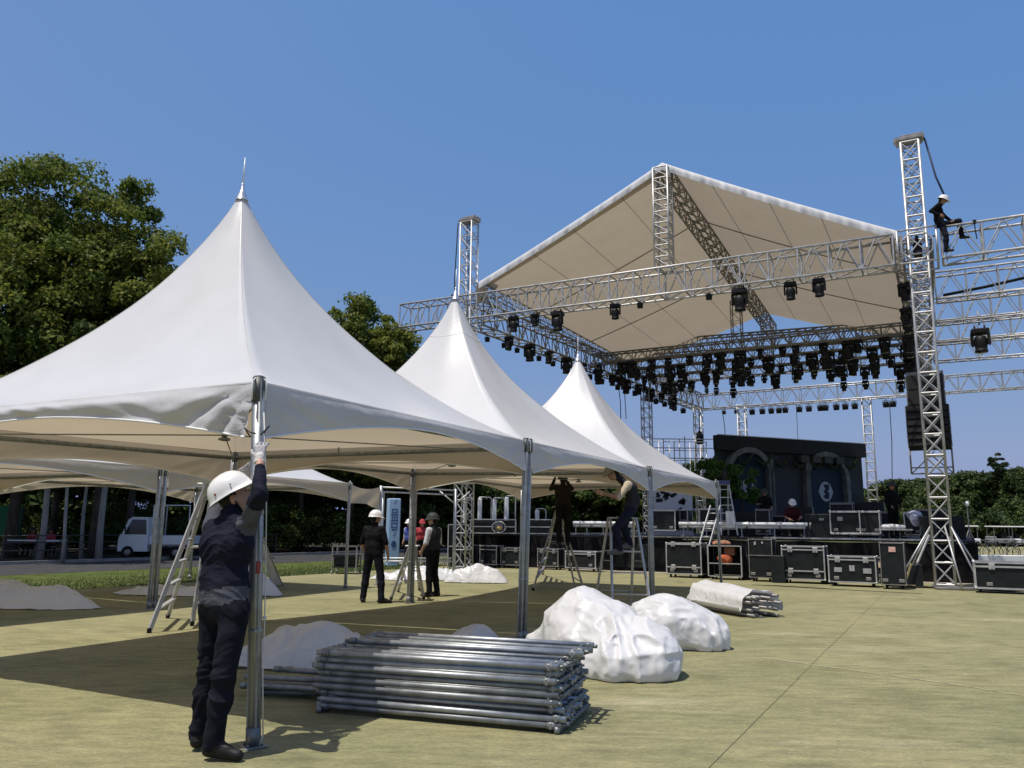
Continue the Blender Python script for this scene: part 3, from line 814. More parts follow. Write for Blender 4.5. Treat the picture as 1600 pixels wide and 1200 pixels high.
heap([((1.05, 9.2, .24), (.55, .55, .44), 0), ((.80, 9.5, .33), (.38, .40, .44), 0), ((1.36, 8.7, .20), (.36, .36, .32), .2), ((.62, 9.8, .12), (.36, .28, .2), .3), ((1.12, 8.5, .13), (.48, .26, .22), -.3)],
     'big white plastic wrapped bundle, larger of two beside the tent pole', .016, .085, 1, freq=1.45)
heap([((2.06, 10.75, .22), (.44, .44, .40), 0), ((2.36, 10.7, .16), (.36, .36, .32), .3), ((1.82, 10.9, .16), (.34, .38, .34), 0), ((2.5, 10.55, .08), (.22, .22, .2), 0)],
     'smaller white plastic wrapped bundle behind the bigger one', .017, .075, 2, freq=1.6)
def sheet_pile(cx, cy, rx, ry, rot, h, label, seed, peaks=((0, 0, 1, 1),), name='sheeting_heap', ecc=.28):
    """a thrown-down sheet: uneven outline, sharp creases, thin flaps at its edge"""
    NA, NR = 150, 44; a = np.arange(NA) * 2 * np.pi / NA; r = (np.arange(NR + 1) / NR) ** .85
    A_, R_ = np.meshgrid(a, r)
    ol = 1 + ecc * vnoise(np.stack([np.cos(A_.ravel()) * 1.3, np.sin(A_.ravel()) * 1.3, np.full(A_.size, seed)], 1), seed) + .10 * vnoise(np.stack([np.cos(A_.ravel()) * 4.5, np.sin(A_.ravel()) * 4.5, np.full(A_.size, seed + .5)], 1), seed + 1)
    rr = R_.ravel() * ol; x, y = rr * np.cos(A_.ravel()) * rx, rr * np.sin(A_.ravel()) * ry; q = R_.ravel()
    P = np.stack([x, y, np.full(len(x), seed * 3.1)], 1); w_ = np.stack([vnoise(P * 1.7, seed + 2), vnoise(P * 1.7 + 7, seed + 3), np.zeros(len(x))], 1) * .3
    hump = np.zeros(len(x))
    for px_, py_, sc, am in peaks: hump = np.maximum(hump, am / (1 + (((x / rx - px_) ** 2 + (y / ry - py_) ** 2) / (.52 * sc) ** 2) ** 2.2))
    r1 = 1 - np.abs(vnoise((P + w_) * 1.6, seed + 4)); r2 = 1 - np.abs(vnoise((P + w_) * 3.8, seed + 5)); r3 = 1 - np.abs(vnoise((P + w_) * 8, seed + 6))
    z = h * np.maximum(1 - q ** 2, 0) ** .5 * hump * (.66 + .22 * r1 + .12 * r2) + np.maximum(1 - q ** 4, 0) ** .7 * (.07 * r1 + .06 * r2 ** 1.5 + .035 * r3) * min(1, h * 3 + .3)
    z = np.maximum(z, .012 + .02 * (r2 ** 3) * (q > .9)); c_, s_ = math.cos(rot), math.sin(rot)
    Vv = np.stack([cx + x * c_ - y * s_, cy + x * s_ + y * c_, z], 1)
    f = np.array([(j * NA + i, j * NA + (i + 1) % NA, (j + 1) * NA + (i + 1) % NA, (j + 1) * NA + i) for j in range(NR) for i in range(NA)])[:, ::-1]
    return npart(name, Vv, f, sheet, None, True, label=label, cat='sheeting')
sheet_pile(-2.2, 9.15, 1.0, .62, .15, .30, 'white sheeting heap in the shade behind the loose poles', 3, ((.1, .1, 1.4, 1), (-.5, -.1, 1, .6)))
sheet_pile(-.45, 10.9, .36, .3, 0, .13, 'small pale plastic heap just showing over the pipe stack', 4, ((0, 0, 1.6, 1),))
sheet_pile(-8.75, 15.0, 1.55, .6, -.05, .36, 'crumpled white sheet in the shade at the left edge', 5, ((-.35, 0, 1.3, 1), (.15, 0, 1, .75), (.6, .1, .8, .35)))
sheet_pile(-6.9, 17.6, 1.7, .5, -.06, .16, 'white sheet spread flat in the sun left of the left ladder', 6, ((-.2, 0, 1.5, .8),))
sheet_pile(-5.75, 17.5, .75, .55, .2, .58, 'white sheet bunched up high behind the left ladder', 16, ((0, 0, 1.5, 1), (.55, -.1, 1, .55)))
sheet_pile(-.85, 22.2, .78, .42, .05, .40, 'bright white crumpled cloth on the sunlit turf behind the standing workers', 7, ((-.3, 0, 1.3, 1), (.4, 0, 1.2, .75)))
sheet_pile(-2.6, 23.1, 1.5, .36, .12, .28, 'long grey sheet heap in the shade behind the standing workers', 8, ((.3, 0, 1.6, 1), (-.4, 0, 1.3, .5)))
# bundle of poles wrapped in white cloth
bl, br = gnd(1075, 950), gnd(1165, 966)
bx_ = (br - bl).normalized(); by_ = V(-bx_.y, bx_.x, 0); Lb = (br - bl).length
wp = thing('pole_bundle', 'bundle of steel poles half wrapped in white cloth near the far tent corner', 'pole bundle', (bl.x, bl.y, 0))
pm = MB().tube((0, 0, 0), (Lb * 1.02, 0, 0), .026, 8).mesh('pole', alu_dark)
for i in range(24):
    p = part('pole', pm, wp, bl + by_ * (.08 + .12 * (i % 6)) + V(0, 0, .05 + .09 * (i // 6)) + bx_ * rng.uniform(-.05, .06)); p.rotation_euler = (0, rng.uniform(-.02, .02), math.atan2(bx_.y, bx_.x) + rng.uniform(-.03, .03))
vs_ = []; fs_ = []
for i in range(31):
    for j in range(19):
        u, v = i / 30, j / 18; ang = math.pi * (v * 1.06 - .05)
        r_ = 1 + .02 * math.sin(u * 11 + v * 4) + .045 * math.sin(v * 26 + u * 2) + .02 * math.sin(v * 61 + u * 5)
        p = bl + bx_ * (Lb * (.0 + .93 * u) + .05 * math.sin(v * 9)) + by_ * (.40 - .44 * r_ * math.cos(ang)); vs_.append((p.x, p.y, max(.03, .06 + .44 * r_ * abs(math.sin(ang)) ** .7 * (1 - .12 * u))))
for i in range(30):
    for j in range(18): fs_.append((i * 19 + j, (i + 1) * 19 + j, (i + 1) * 19 + j + 1, i * 19 + j + 1))
npart('cloth_wrap', vs_, np.array(fs_)[:, ::-1], sheet, wp)

# ------------------------------------------------------------------ stage roof: trusses, towers, sail
TR, TL = V(11.68, 22.05, 0), V(-1.70, 29.3, 0)
RA, RB = V(11.75, 50.0, 0), V(27.3, 41.7, 0)        # line of the rear beam
FD = (TR - TL).normalized(); FN = V(-FD.y, FD.x, 0)  # along the front beam to the right; into the stage
BZ0, BZ1 = 9.02, 9.93
def truss(name, label, p, q, s, bays, cat='truss', group=None, full=False, m=alu, r=.028, rb=.014, sv=None, up=(0, 0, 1), n=6):
    p, q = Vector(p), Vector(q); d = q - p; L = d.length; d.normalize(); sv = sv or s
    y = (Vector(up) - d * Vector(up).dot(d)).normalized(); x = d.cross(y)
    t = thing(name, label, cat, p, 0, group)
    cs = {(a, b): x * (a * s / 2) + y * (b * sv / 2) for a in (-1, 1) for b in (-1, 1)}
    for k, o in cs.items():
        mb = MB(); mb.tube(p + o, q + o, r, n); mb.build('chord', m, t)
    bl = L / bays
    faces = [((-1, -1), (-1, 1)), ((1, -1), (1, 1)), ((-1, -1), (1, -1)), ((-1, 1), (1, 1))]
    if full:
        for fi, (u, w) in enumerate(faces):
            a, b = cs[u], cs[w]; side = fi < 2
            me = MB().tube(a, b, rb * 1.15, n, caps=False).mesh('strut', m)
            for i in range(bays + 1): part('strut', me, t, p + d * (bl * i))
            if full == 'x':
                m1 = MB().tube(a + d * .02, b + d * (bl - .02), rb * .75, n, caps=False).mesh('brace', m); m2 = MB().tube(b + d * .02, a + d * (bl - .02), rb * .75, n, caps=False).mesh('brace', m)
                for i in range(bays):
                    part('brace', m1, t, p + d * (bl * i)); part('brace', m2, t, p + d * (bl * i))
            elif side:
                m1 = MB().tube(a + d * .03, b + d * (bl / 2), rb * .8, n, caps=False).mesh('brace', m); m2 = MB().tube(b + d * (bl / 2), a + d * (bl - .03), rb * .8, n, caps=False).mesh('brace', m)
                for i in range(bays):
                    part('brace', m1, t, p + d * (bl * i)); part('brace', m2, t, p + d * (bl * i))
            else:
                m1 = MB().tube(a + d * .03, b + d * (bl - .03), rb * .8, n, caps=False).mesh('brace', m)
                for i in range(bays): part('brace', m1, t, p + d * (bl * i))
    else:
        mb = MB()
        for fi, (u, w) in enumerate(faces):
            a, b = cs[u], cs[w]
            for i in range(bays):
                o = p + d * (bl * i)
                mb.tube(o + a, o + b, rb, 5, caps=False)
                if fi < 2:
                    mb.tube(o + a, o + b + d * (bl / 2), rb * .9, 5, caps=False); mb.tube(o + b + d * (bl / 2), o + a + d * bl, rb * .9, 5, caps=False)
                else: mb.tube(o + a, o + b + d * bl, rb * .9, 5, caps=False)
            mb.tube(q + a, q + b, rb, 5, caps=False)
        mb.build('lattice', m, t, kind='stuff')
    return t
zc = (BZ0 + BZ1) / 2; bs = BZ1 - BZ0
A = TL - FD * 2.9; B = TR - FD * .62
truss('truss_beam', 'long aluminium front beam of the stage roof between the two towers', A + V(0, 0, zc + .1), B + V(0, 0, zc), .72, 20, 'truss', None, True, alu, .036, .027, bs)
truss('truss_beam', 'aluminium front beam running on to the right from the near tower, the worker astride it', TR + FD * .62 + V(0, 0, zc), TR + FD * 7.6 + V(0, 0, zc), .72, 7, 'truss', None, True, alu, .036, .025, bs)
# near tower with its sleeve
tw = truss('truss_tower', 'tall near tower at the right of the stage with bracing crosses', TR + V(0, 0, .08), TR + V(.02, 0, 12.75), .47, 22, 'tower', 'stage roof towers', 'x', alu, .037, .026, up=(FN.x, FN.y, 0))
def tower_top(t, p, z):
    mb = MB(); c = p + V(0, 0, z); rz = math.atan2(FD.y, FD.x)
    mb.box(c, (.70, .52, .09), rz, bev=.01); mb.box(c + V(0, 0, .09) + FD * .06, (.56, .42, .08), rz, bev=.01)
    mb.tube(c + FD * .32 - FN * .16 + V(0, 0, .05), c + FD * .32 + FN * .16 + V(0, 0, .05), .10, 12); mb.tube(c - FD * .32 - FN * .12 + V(0, 0, .05), c - FD * .32 + FN * .12 + V(0, 0, .05), .09, 12)
    mb.build('head_block', alu_dark, t)
tower_top(tw, TR, 12.85)
mb = MB(); rz = math.atan2(FD.y, FD.x); mb.box(TR + V(0, 0, .04), (.62, .62, .06), rz); mb.build('base_frame', alu_dark, tw)
for a, b in (((-1, -1), (-1.9, -1.0)), ((1, -1), (1.35, -1.15)), ((.4, -1.05), (.62, -2.05)), ((1, 1), (1.7, 1.3)), ((-1, 1), (-1.7, 1.4))):
    mb = MB(); mb.tube(TR + FD * a[0] * .24 + FN * a[1] * .24 + V(0, 0, 1.62), TR + FD * b[0] * .62 + FN * b[1] * .52 + V(0, 0, .03), .024, 8); mb.build('outrigger', alu, tw)
sl = thing('tower_sleeve', 'square aluminium sleeve block where the near tower passes the front beam', 'sleeve block', TR + V(0, 0, BZ0))
for a in (-.5, .5):
    for b in (-.45, .45):
        mb = MB(); mb.tube(TR + FD * a + FN * b + V(0, 0, BZ0 - .04), TR + FD * a + FN * b + V(0, 0, BZ1 + .04), .03, 8); mb.build('post', alu, sl)
for z in (BZ0 - .04, BZ1 + .04):
    mb = MB()
    for a, b, c, d in ((-.5, -.45, .5, -.45), (-.5, .45, .5, .45), (-.5, -.45, -.5, .45), (.5, -.45, .5, .45)):
        mb.tube(TR + FD * a + FN * b + V(0, 0, z), TR + FD * c + FN * d + V(0, 0, z), .028, 8)
    mb.build('ring_frame', alu, sl)
for b in (-.45, .45):
    mb = MB(); pts = [TR + FN * b + FD * (.43 * math.cos(k * math.pi / 4 + .39)) + V(0, 0, zc + .43 * math.sin(k * math.pi / 4 + .39)) for k in range(8)]
    mb.path(pts, .022, 6, closed=True); mb.build('octagon_frame', alu, sl)
mb = MB(); mb.box(TR + V(0, 0, zc), (.24, .24, .42), rz, bev=.04); mb.tube(TR + V(0, 0, zc + .2), TR + V(0, 0, zc + .42), .05, 8); mb.build('hoist_motor', black, sl)
for k in range(3):
    mb = MB(); mb.tube(TR + FD * -.5 - FN * .3 + V(0, 0, BZ0 + .25 * k + .1), TR + FD * -.5 + FN * .3 + V(0, 0, BZ0 + .25 * k + .1), .02, 6); mb.build('roller_bar', alu_dark, sl)
# other towers
twl = truss('truss_tower', 'far left tower of the stage roof rising behind the middle tent peak', TL + V(0, 0, .08), TL + V(0, 0, 13.0), .50, 22, 'tower', 'stage roof towers', False, alu, .034, .02, up=(FN.x, FN.y, 0)); tower_top(twl, TL, 13.08)
mb = MB(); mb.path([TL - FD * .52 + V(0, 0, 13.1), TL - FD * .62 + V(0, 0, 10.9), TL - FD * .6 + V(0, 0, 10.0)], .022, 6); mb.path([TL + V(0, 0, 13.05), TL + V(0, 0, 10.0)], .015, 6); mb.build('hoist_chain', rubber, None, 'dark hoist chain hanging beside the far left tower', 'chain', 'hoist chains of the roof')
mb = MB(); mb.box(TL - FD * .62 + V(0, 0, 10.02), (.22, .2, .45), rz + .3, bev=.04); mb.build('chain_motor', black, None, 'black chain motor at the foot of the chain by the far left tower', 'hoist')
mb = MB(); mb.path([TR + FD * .42 + V(0, 0, 12.85), TR + FD * .62 + V(0, 0, 11.6), TR + FD * .82 + V(0, 0, 10.9)], .028, 6); mb.build('hoist_strap', mat('blue_strap', (.03, .045, .10), .8), None, 'dark blue hoist strap from the near tower top to the worker', 'strap')
SLd = (RA - TL); SL_L = SLd.length; SLd.normalize()
for px, lab in ((1011, 'slim roof tower behind the third tent, second support of the left side'), (1084, 'roof tower at the rear left corner of the stage'), (1161, 'slim tower standing before the left arch of the backdrop'), (1358, 'slim tower at the right edge of the backdrop'), ):
    p = onl(px, TL, RA, 680) if px < 1084 else (V(RA.x, RA.y, 0) if px == 1084 else onl(px, RA, RB, 690))
    truss('truss_tower', lab, p, p + V(0, 0, 9.0), .46, 17, 'tower', 'stage roof towers', False, alu, .034, .019, up=(FN.x, FN.y, 0), n=5)
for px, Y in ((1247, 52),):
    p = aty(px, 690, Y); p.z = 0
    truss('truss_tower', 'thin lattice mast behind the centre of the backdrop', p, p + V(0, 0, 10), .40, 8, 'tower', 'stage roof towers', False, alu_dark, .02, .010, n=5)
# side, rear and inner beams
truss('truss_beam', 'left side beam of the stage roof running back from the far left tower', TL + SLd * .5 + V(0, 0, zc), RA + V(0, 0, zc - .1), .75, 26, 'truss', 'roof beams', False, alu_dark, .04, .026, bs)
SR1 = TR + (RB - TR).normalized() * 0 ; SRd = (V(23.0, 44.2, 0) - TR).normalized()
truss('truss_beam', 'right side beam of the stage roof seen end on behind the near tower', TR + SRd * .6 + V(0, 0, zc), TR + SRd * 23 + V(0, 0, zc - .1), .75, 25, 'truss', 'roof beams', False, alu_dark, .04, .026, bs)
truss('truss_beam', 'rear beam of the stage carrying a row of small round lamps', RA + V(0, 0, zc - .15), RB + (RB - RA).normalized() * 2 + V(0, 0, zc), .7, 19, 'truss', 'roof beams', False, alu, .042, .024, bs, n=5)
E17 = V(8.1, 15.0, 0)
gl, gr = TL + E17 * .97, TR + E17 * .97
truss('truss_beam', 'beam under the rear gable of the roof in brown shade', gl - FD * .3 + V(0, 0, 11.28), gr + V(0, 0, 10.88), .6, 20, 'truss', 'roof beams', False, alu_dark, .045, .026, .78)
INNER = []
for k, z, lab in ((.34, 9.55, 'front'), (.60, 9.45, 'second'), (.74, 9.55, 'third'), (.90, 9.65, 'fourth'), (1.06, 9.75, 'fifth')):
    a = onl_ = TL + SLd * (E17.length * k); b = TR + SRd * (E17.length * k * .98)
    if k < .5: continue
    truss('lighting_truss', f'{lab} lighting bar hung with black lamps across the stage roof', a + V(0, 0, z), b + V(0, 0, z), .45, 20, 'lighting truss', 'lighting bars under the roof', False, alu_dark, .04, .022, n=5)
    INNER.append((a, b, z - .22))
for k, lab in ((4.4, 'first'), (7.8, 'second'), (11.4, 'third'), (15.4, 'fourth')):
    p = TR + SRd * k + V(0, 0, zc); dr = (FD + V(0, .0, 0)).normalized()
    truss('truss_beam', f'{lab} wing beam behind the front one, leaving the frame at the right edge', p + dr * .5, p + dr * 9.5, .6, 10, 'truss', 'wing beams on the right', False, alu, .036, .02, bs, n=5)
for k, a in ((6, 4.4),):
    p = TR + SRd * k + FD * a + V(0, 0, zc); truss('truss_beam', f'short cross beam joining the wing beams, ' + 'at the right edge', p, p + SRd * 5.2, .5, 6, 'truss', None, False, alu_dark, .028, .014, .6, n=5)
mb = MB(); c0 = TR + SRd * 4.4 + FD * .7 + V(0, 0, 9.2); mb.path([c0, c0 + FD * 1.2 + V(0, 0, .12), c0 + FD * 2.5 + V(0, 0, .3), c0 + FD * 4 + V(0, 0, .8)], .05, 6); mb.build('cable_loom', rubber, None, 'thick black cable loom strapped along the first wing beam', 'cable')

# the sail
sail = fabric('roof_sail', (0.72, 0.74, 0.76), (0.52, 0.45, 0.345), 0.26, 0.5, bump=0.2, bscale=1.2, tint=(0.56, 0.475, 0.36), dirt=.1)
FLp, FMp, FRp = V(-1.28, 29.05, 10.55), V(5.05, 25.55, 13.75), V(11.25, 22.3, 10.12)
RLp, RMp, RRp = FLp + E17 + V(0, 0, -.1), V(13.2, 40.5, 12.6), FRp + E17 + V(0, 0, .35)
rs = thing('stage_roof', 'big white peaked fabric roof over the stage, beige underneath', 'stage roof', (5, 25.6, 9.9))
def sheet_grid(a, b, c, d, nu, nv, sagf, seed):
    vv = np.zeros((nu + 1, nv + 1, 3))
    for i in range(nu + 1):
        for j in range(nv + 1):
            u, v = i / nu, j / nv
            p = (a.lerp(b, u)).lerp(d.lerp(c, u), v); vv[i, j] = p
            vv[i, j, 2] -= sagf * (4 * u * (1 - u)) * (.5 + .5 * math.cos(v * math.pi * 10)) * .4 + sagf * 4 * u * (1 - u) * (.25 + v * .0)
    P = vv.reshape(-1, 3); P[:, 2] += vnoise(P * 1.1, seed) * .025
    f = np.array([(i * (nv + 1) + j, (i + 1) * (nv + 1) + j, (i + 1) * (nv + 1) + j + 1, i * (nv + 1) + j + 1) for i in range(nu) for j in range(nv)])
    return P, f
for a, b, c, d, s_ in ((FLp, FMp, RMp, RLp, 1), (FRp, FMp, RMp, RRp, 2)):
    P, f = sheet_grid(a, b, c, d, 30, 60, .14, s_)
    nn = np.cross(P[f[0][1]] - P[f[0][0]], P[f[0][3]] - P[f[0][0]])
    if nn[2] < 0: f = f[:, ::-1]
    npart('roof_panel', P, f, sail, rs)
# turned-over front edge, laced round the gable
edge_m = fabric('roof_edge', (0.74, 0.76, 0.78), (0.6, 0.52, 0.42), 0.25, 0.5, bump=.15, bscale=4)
for a, b, s_ in ((FLp, FMp, 3), (FRp, FMp, 4)):
    N = 160; rows = []
    for i in range(N + 1):
        u = i / N; p = a.lerp(b, u); p = p - V(0, 0, .14 * 4 * u * (1 - u) * .45)
        j = .010 * math.sin(u * 41 + s_) + .012 * math.sin(u * 97 + s_ * 2) + .010 * math.sin(u * 171)
        up_ = V(0, 0, 1); o = -FN
        rows.append([p + FN * .6 + up_ * .02, p + up_ * .03, p + o * .03 - up_ * .02, p + o * (.045 + j) - up_ * .13, p + o * (.03 + j * 1.6) - up_ * (.25 + .5 * j)])
    P = np.array([tuple(x) for r in rows for x in r]); f = np.array([(i * 5 + j, (i + 1) * 5 + j, (i + 1) * 5 + j + 1, i * 5 + j + 1) for i in range(N) for j in range(4)])
    nn = np.cross(P[f[2][1]] - P[f[2][0]], P[f[2][3]] - P[f[2][0]])
    if nn @ np.array(-FN) < 0: f = f[:, ::-1]
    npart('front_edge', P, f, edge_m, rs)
for c, s_ in ((FLp, -1), (FRp, 1)):
    P = []; 
    for i in range(9):
        for j in range(7):
            u, v = i / 8, j / 6
            p = c + FN * (.9 * u - .03) - V(0, 0, (.9 - .5 * u) * v) + FD * s_ * (.06 + .04 * math.sin(u * 8 + v * 5) + .05 * v)
            P.append(tuple(p))
    f = np.array([(i * 7 + j, (i + 1) * 7 + j, (i + 1) * 7 + j + 1, i * 7 + j + 1) for i in range(8) for j in range(6)])
    npart('corner_flap', P, f if s_ < 0 else f[:, ::-1], edge_m, rs)
# purlin lines and lacing under the sail
for a, b, c, d in ((FLp, FMp, RMp, RLp), (FRp, FMp, RMp, RRp)):
    for u in (.3, .52, .78):
        mb = MB(); pts = []
        for j in range(13):
            v = j / 12; pts.append(a.lerp(b, u).lerp(d.lerp(c, u), v) - V(0, 0, .14 * 4 * u * (1 - u) * (.25 + .4) + .03))
        mb.path(pts, .009, 5); mb.build('purlin_cable', alu_dark, rs)
    for v in (.28, .62):
        mb = MB(); pts = []
        for j in range(13):
            u = j / 12; pts.append(a.lerp(b, u).lerp(d.lerp(c, u), v) - V(0, 0, .14 * 4 * u * (1 - u) * .65 + .05))
        mb.path(pts, .022, 6); mb.build('rafter', alu_dark, rs)
truss('ridge_truss', 'ridge truss under the roof sail running back from the front gable', FMp + FN * .35 - V(0, 0, .42), RMp + FN * 1.6 - V(0, 0, .55), .5, 22, 'truss', None, False, alu_dark, .038, .024, up=(0, 0, 1))
fm0 = V(5.05, 25.6, 0)
truss('king_post_truss', 'upright truss in the middle of the front gable', fm0 + V(0, 0, BZ1 + .05), fm0 + V(0, 0, 13.55), .50, 9, 'truss', None, True, alu, .034, .022, up=(FN.x, FN.y, 0))
rm0 = V(RMp.x, RMp.y, 0) + E17.normalized() * .2
truss('king_post_truss', 'upright truss in the middle of the rear gable against the sky', rm0 + V(0, 0, 10.0), rm0 + V(0, 0, 12.4), .5, 4, 'truss', None, False, alu_dark, .026, .014, up=(FN.x, FN.y, 0))
p_ = (fm0 + E17 * .62); truss('king_post_truss', 'shaded upright truss under the ridge behind the front beam', p_ + V(0, 0, 9.7), p_ + V(0, 0, 11.6), .42, 4, 'truss', None, False, alu_dark, .024, .013, up=(FN.x, FN.y, 0))
# left and right eave rails
for a, b, lab in ((FLp, RLp, 'left'), (FRp, RRp, 'right')):
    truss('eave_truss', f'slim eave truss under the {lab} edge of the roof sail', a + FN * .3 - V(0, 0, .25), b - V(0, 0, .25), .4, 22, 'truss', None, False, alu_dark, .026, .013, n=5)

# ------------------------------------------------------------------ lamps
def lamp_proto_meshes():
    d = {}
    mb = MB(); mb.box((0, 0, -.09), (.36, .24, .13), bev=.025); mb.tube((-.10, 0, -.02), (-.10, 0, .05), .02, 6); mb.tube((.10, 0, -.02), (.10, 0, .05), .02, 6); d['base'] = mb.mesh('base', black)
    mb = MB(); 
    for sx in (-1, 1): mb.box((sx * .17, 0, -.27), (.05, .12, .30), bev=.015)
    mb.box((0, 0, -.145), (.34, .13, .05), bev=.012); d['yoke'] = mb.mesh('yoke', black)
    mb = MB(); mb.lathe((0, 0, -.36), [(.06, .17), (.11, .15), (.135, .08), (.14, -.02), (.125, -.10), (.125, -.16), (.135, -.17), (.135, -.21), (.11, -.22)], 14); d['head'] = mb.mesh('head', black)
    mb = MB(); mb.lathe((0, 0, -.36), [(.0, -.235), (.06, -.232), (.11, -.21)], 14, cap=False); d['lens'] = mb.mesh('lens', lens_glass)
    # par can
    mb = MB(); mb.path([(-.14, 0, -.22), (-.14, 0, -.08), (-.10, 0, -.03), (.10, 0, -.03), (.14, 0, -.08), (.14, 0, -.22)], .012, 5); mb.tube((0, 0, -.03), (0, 0, .05), .015, 5); d['bracket'] = mb.mesh('bracket', black)
    mb = MB(); mb.lathe((0, 0, -.22), [(.05, .15), (.11, .12), (.13, .0), (.13, -.13), (.12, -.13)], 12); d['can'] = mb.mesh('can', black)
    mb = MB(); mb.lathe((0, 0, -.22), [(.0, -.10), (.12, -.11)], 12, cap=False); d['plens'] = mb.mesh('lens', lens_glass)
    return d
LM = lamp_proto_meshes()
def lamp(p, s, label, group, kind='head', rz=None, tilt=None):
    t = thing('moving_head_lamp' if kind == 'head' else 'par_lamp', label, 'stage lamp', p, math.atan2(FD.y, FD.x) + (rng.uniform(-.5, .5) if rz is None else rz), group)
    t.scale = (s, s, s)
    if kind == 'head':
        b = link('base', LM['base'], t); y = link('yoke', LM['yoke'], t); y.rotation_euler = (0, 0, rng.uniform(-.6, .6))
        h = link('head', LM['head'], y); l = link('lens', LM['lens'], h)
        a = rng.uniform(-.35, .35) if tilt is None else tilt
        R_ = Matrix.Translation((0, 0, -.36)) @ Matrix.Rotation(a, 4, 'X') @ Matrix.Translation((0, 0, .36)); h.matrix_local = R_
    else:
        b = link('bracket', LM['bracket'], t); h = link('can', LM['can'], t); l = link('lens', LM['plens'], h)
        a = rng.uniform(-.5, .5) if tilt is None else tilt
        h.matrix_local = Matrix.Translation((0, 0, -.22)) @ Matrix.Rotation(a, 4, 'X') @ Matrix.Translation((0, 0, .22))
    return t
def nth(i, n): return 'leftmost' if i == 0 else ('rightmost' if i == n - 1 else ORDN[i] + ' from the left')
fl_ = [(803, 1.0, 'head'), (836, .8, 'head'), (871, 1.25, 'head'), (961, .95, 'head'), (1000, .75, 'par'), (1108, .75, 'par'), (1156, 1.3, 'head'), (1236, 1.0, 'head'), (1281, 1.0, 'head')]
for i, (px, s, k) in enumerate(fl_):
    p = onl(px, TL - FN * .2, TR - FN * .2, 470); p.z = BZ0 - .06 + .05 * (1 - i / 8)
    lamp(p, s, f'black lamp hung under the front beam, {nth(i, len(fl_))} of nine', 'lamps under the front beam', k, .1, .1)
names = ['second', 'third', 'fourth', 'fifth']
for bi, (a, b, z) in enumerate(INNER):
    n = 17
    for i in range(n):
        u = (i + .5) / n + rng.uniform(-.018, .018); s = rng.choice((.8, 1.0, 1.15, 1.4)); p = a.lerp(b, u); p.z = z
        lamp(p, s, f'black moving head lamp on the {names[bi]} lighting bar, {nth(i, n)} of seventeen', f'lamps on the {names[bi]} lighting bar', 'head')
        if rng.random() < .28:
            q = p + V(0, 0, -.62 * s); lamp(q, s * rng.choice((.7, .9)), f'black lamp dangling below the {ORDN[i]} place of the {names[bi]} lighting bar', f'lamps slung under the {names[bi]} lighting bar', 'head')
n = 17
for i in range(n):
    p = TL.lerp(RA, .06 + .86 * i / (n - 1) + rng.uniform(-.012, .012)); p = p - FD * .3; p.z = BZ0 - .06 - .1 * i / n
    lamp(p, .75 + .5 * i / n, f'small black lamp under the left side beam, {ORDN[i]} from the far left tower', 'lamps under the left side beam', 'par')
for i in range(12):
    p = TL.lerp(RA, .1 + .7 * i / 11); p = p + FD * .25; p.z = BZ0 - .0
    lamp(p, 1.0 + .3 * (i % 2), f'black moving head lamp inside the left side beam, {ORDN[i]} from the front', 'lamps inside the left side beam', 'head')
rl = [1131, 1150, 1175, 1191, 1205, 1217, 1227, 1249, 1264, 1282, 1290, 1307, 1321, 1336, 1385, 1396]
for i, px in enumerate(rl):
    p = onl(px, RA, RB, 640); p.z = BZ0 - .22
    lamp(p, 1.25 if i not in (0, 1) else .9, f'small round lamp under the rear beam, {nth(i, len(rl))} of sixteen', 'lamps under the rear beam', 'par', 0, .2)
for i in range(9):
    p = TR + SRd * (1.6 + 2.1 * i) - FD * .42; p.z = BZ0 - .02 - (.25 if i % 2 else 0)
    lamp(p, 1.0 + .06 * i, f'black lamp on the right side beam beside the near tower, {ORDN[i]} from the front', 'lamps on the right side beam', 'head')
p = onl(1533, TR + SRd * 9, TR + SRd * 9 + FD, 540); p.z = 9.0; lamp(p, 1.65, 'single large black lamp hanging under the wing beams on the right', None, 'head', .1, 0)
mb = MB(); q = p + V(0, 0, .1); mb.tube(q, q + V(0, 0, .55), .03, 6); mb.build('lamp_pipe', alu_dark, None, 'short pipe holding the single large lamp under the wing beams', 'pipe')

# ------------------------------------------------------------------ line array loudspeaker behind the near tower
LA = V(12.28, 23.4, 0); la = thing('line_array_speaker', 'tall black line array loudspeaker hanging behind the near tower', 'loudspeaker', (LA.x, LA.y, 3.7))
cabm = mat('speaker_cabinet', (.012, .012, .013), .55, var=.2); grm = mat('speaker_grille', (.02, .02, .021), .7, bump=.6, bscale=180)
z = 6.05; yaw = math.atan2(FD.y, FD.x); Rl = Matrix.Rotation(yaw, 3, 'Z')
big = [(.46, .98, 0), (.46, .98, .01)] + [(.21, 1.12, .03 + .028 * i) for i in range(6)]
yy = 0
for i, (h, w_, tl) in enumerate(big):
    Rm = Rl @ Matrix.Rotation(-tl, 3, 'X'); c = LA + V(0, 0, z - h / 2) + FN * yy
    mb = MB(); mb.box(c, (w_, .52, h - .012), Rm, bev=.012)
    cb = mb.build('cabinet', cabm if i > 1 else mat('speaker_cabinet_lit', (.05, .052, .055), .6), la)  # top two boxes coloured greyer to paint in their lit side
    mb = MB(); mb.box(c - (Rm @ V(0, 1, 0)) * .268, (w_ - .08, .02, h - .05), Rm); mb.build('grille', grm, cb)
    mb = MB()
    for sx in (-1, 1): mb.box(c + (Rm @ V(sx * (w_ / 2 + .012), -.1, 0)), (.02, .07, h * .9), Rm)
    mb.build('rigging_plate', alu_dark, cb)
    z -= h * math.cos(tl); yy += h * math.sin(tl) * .9
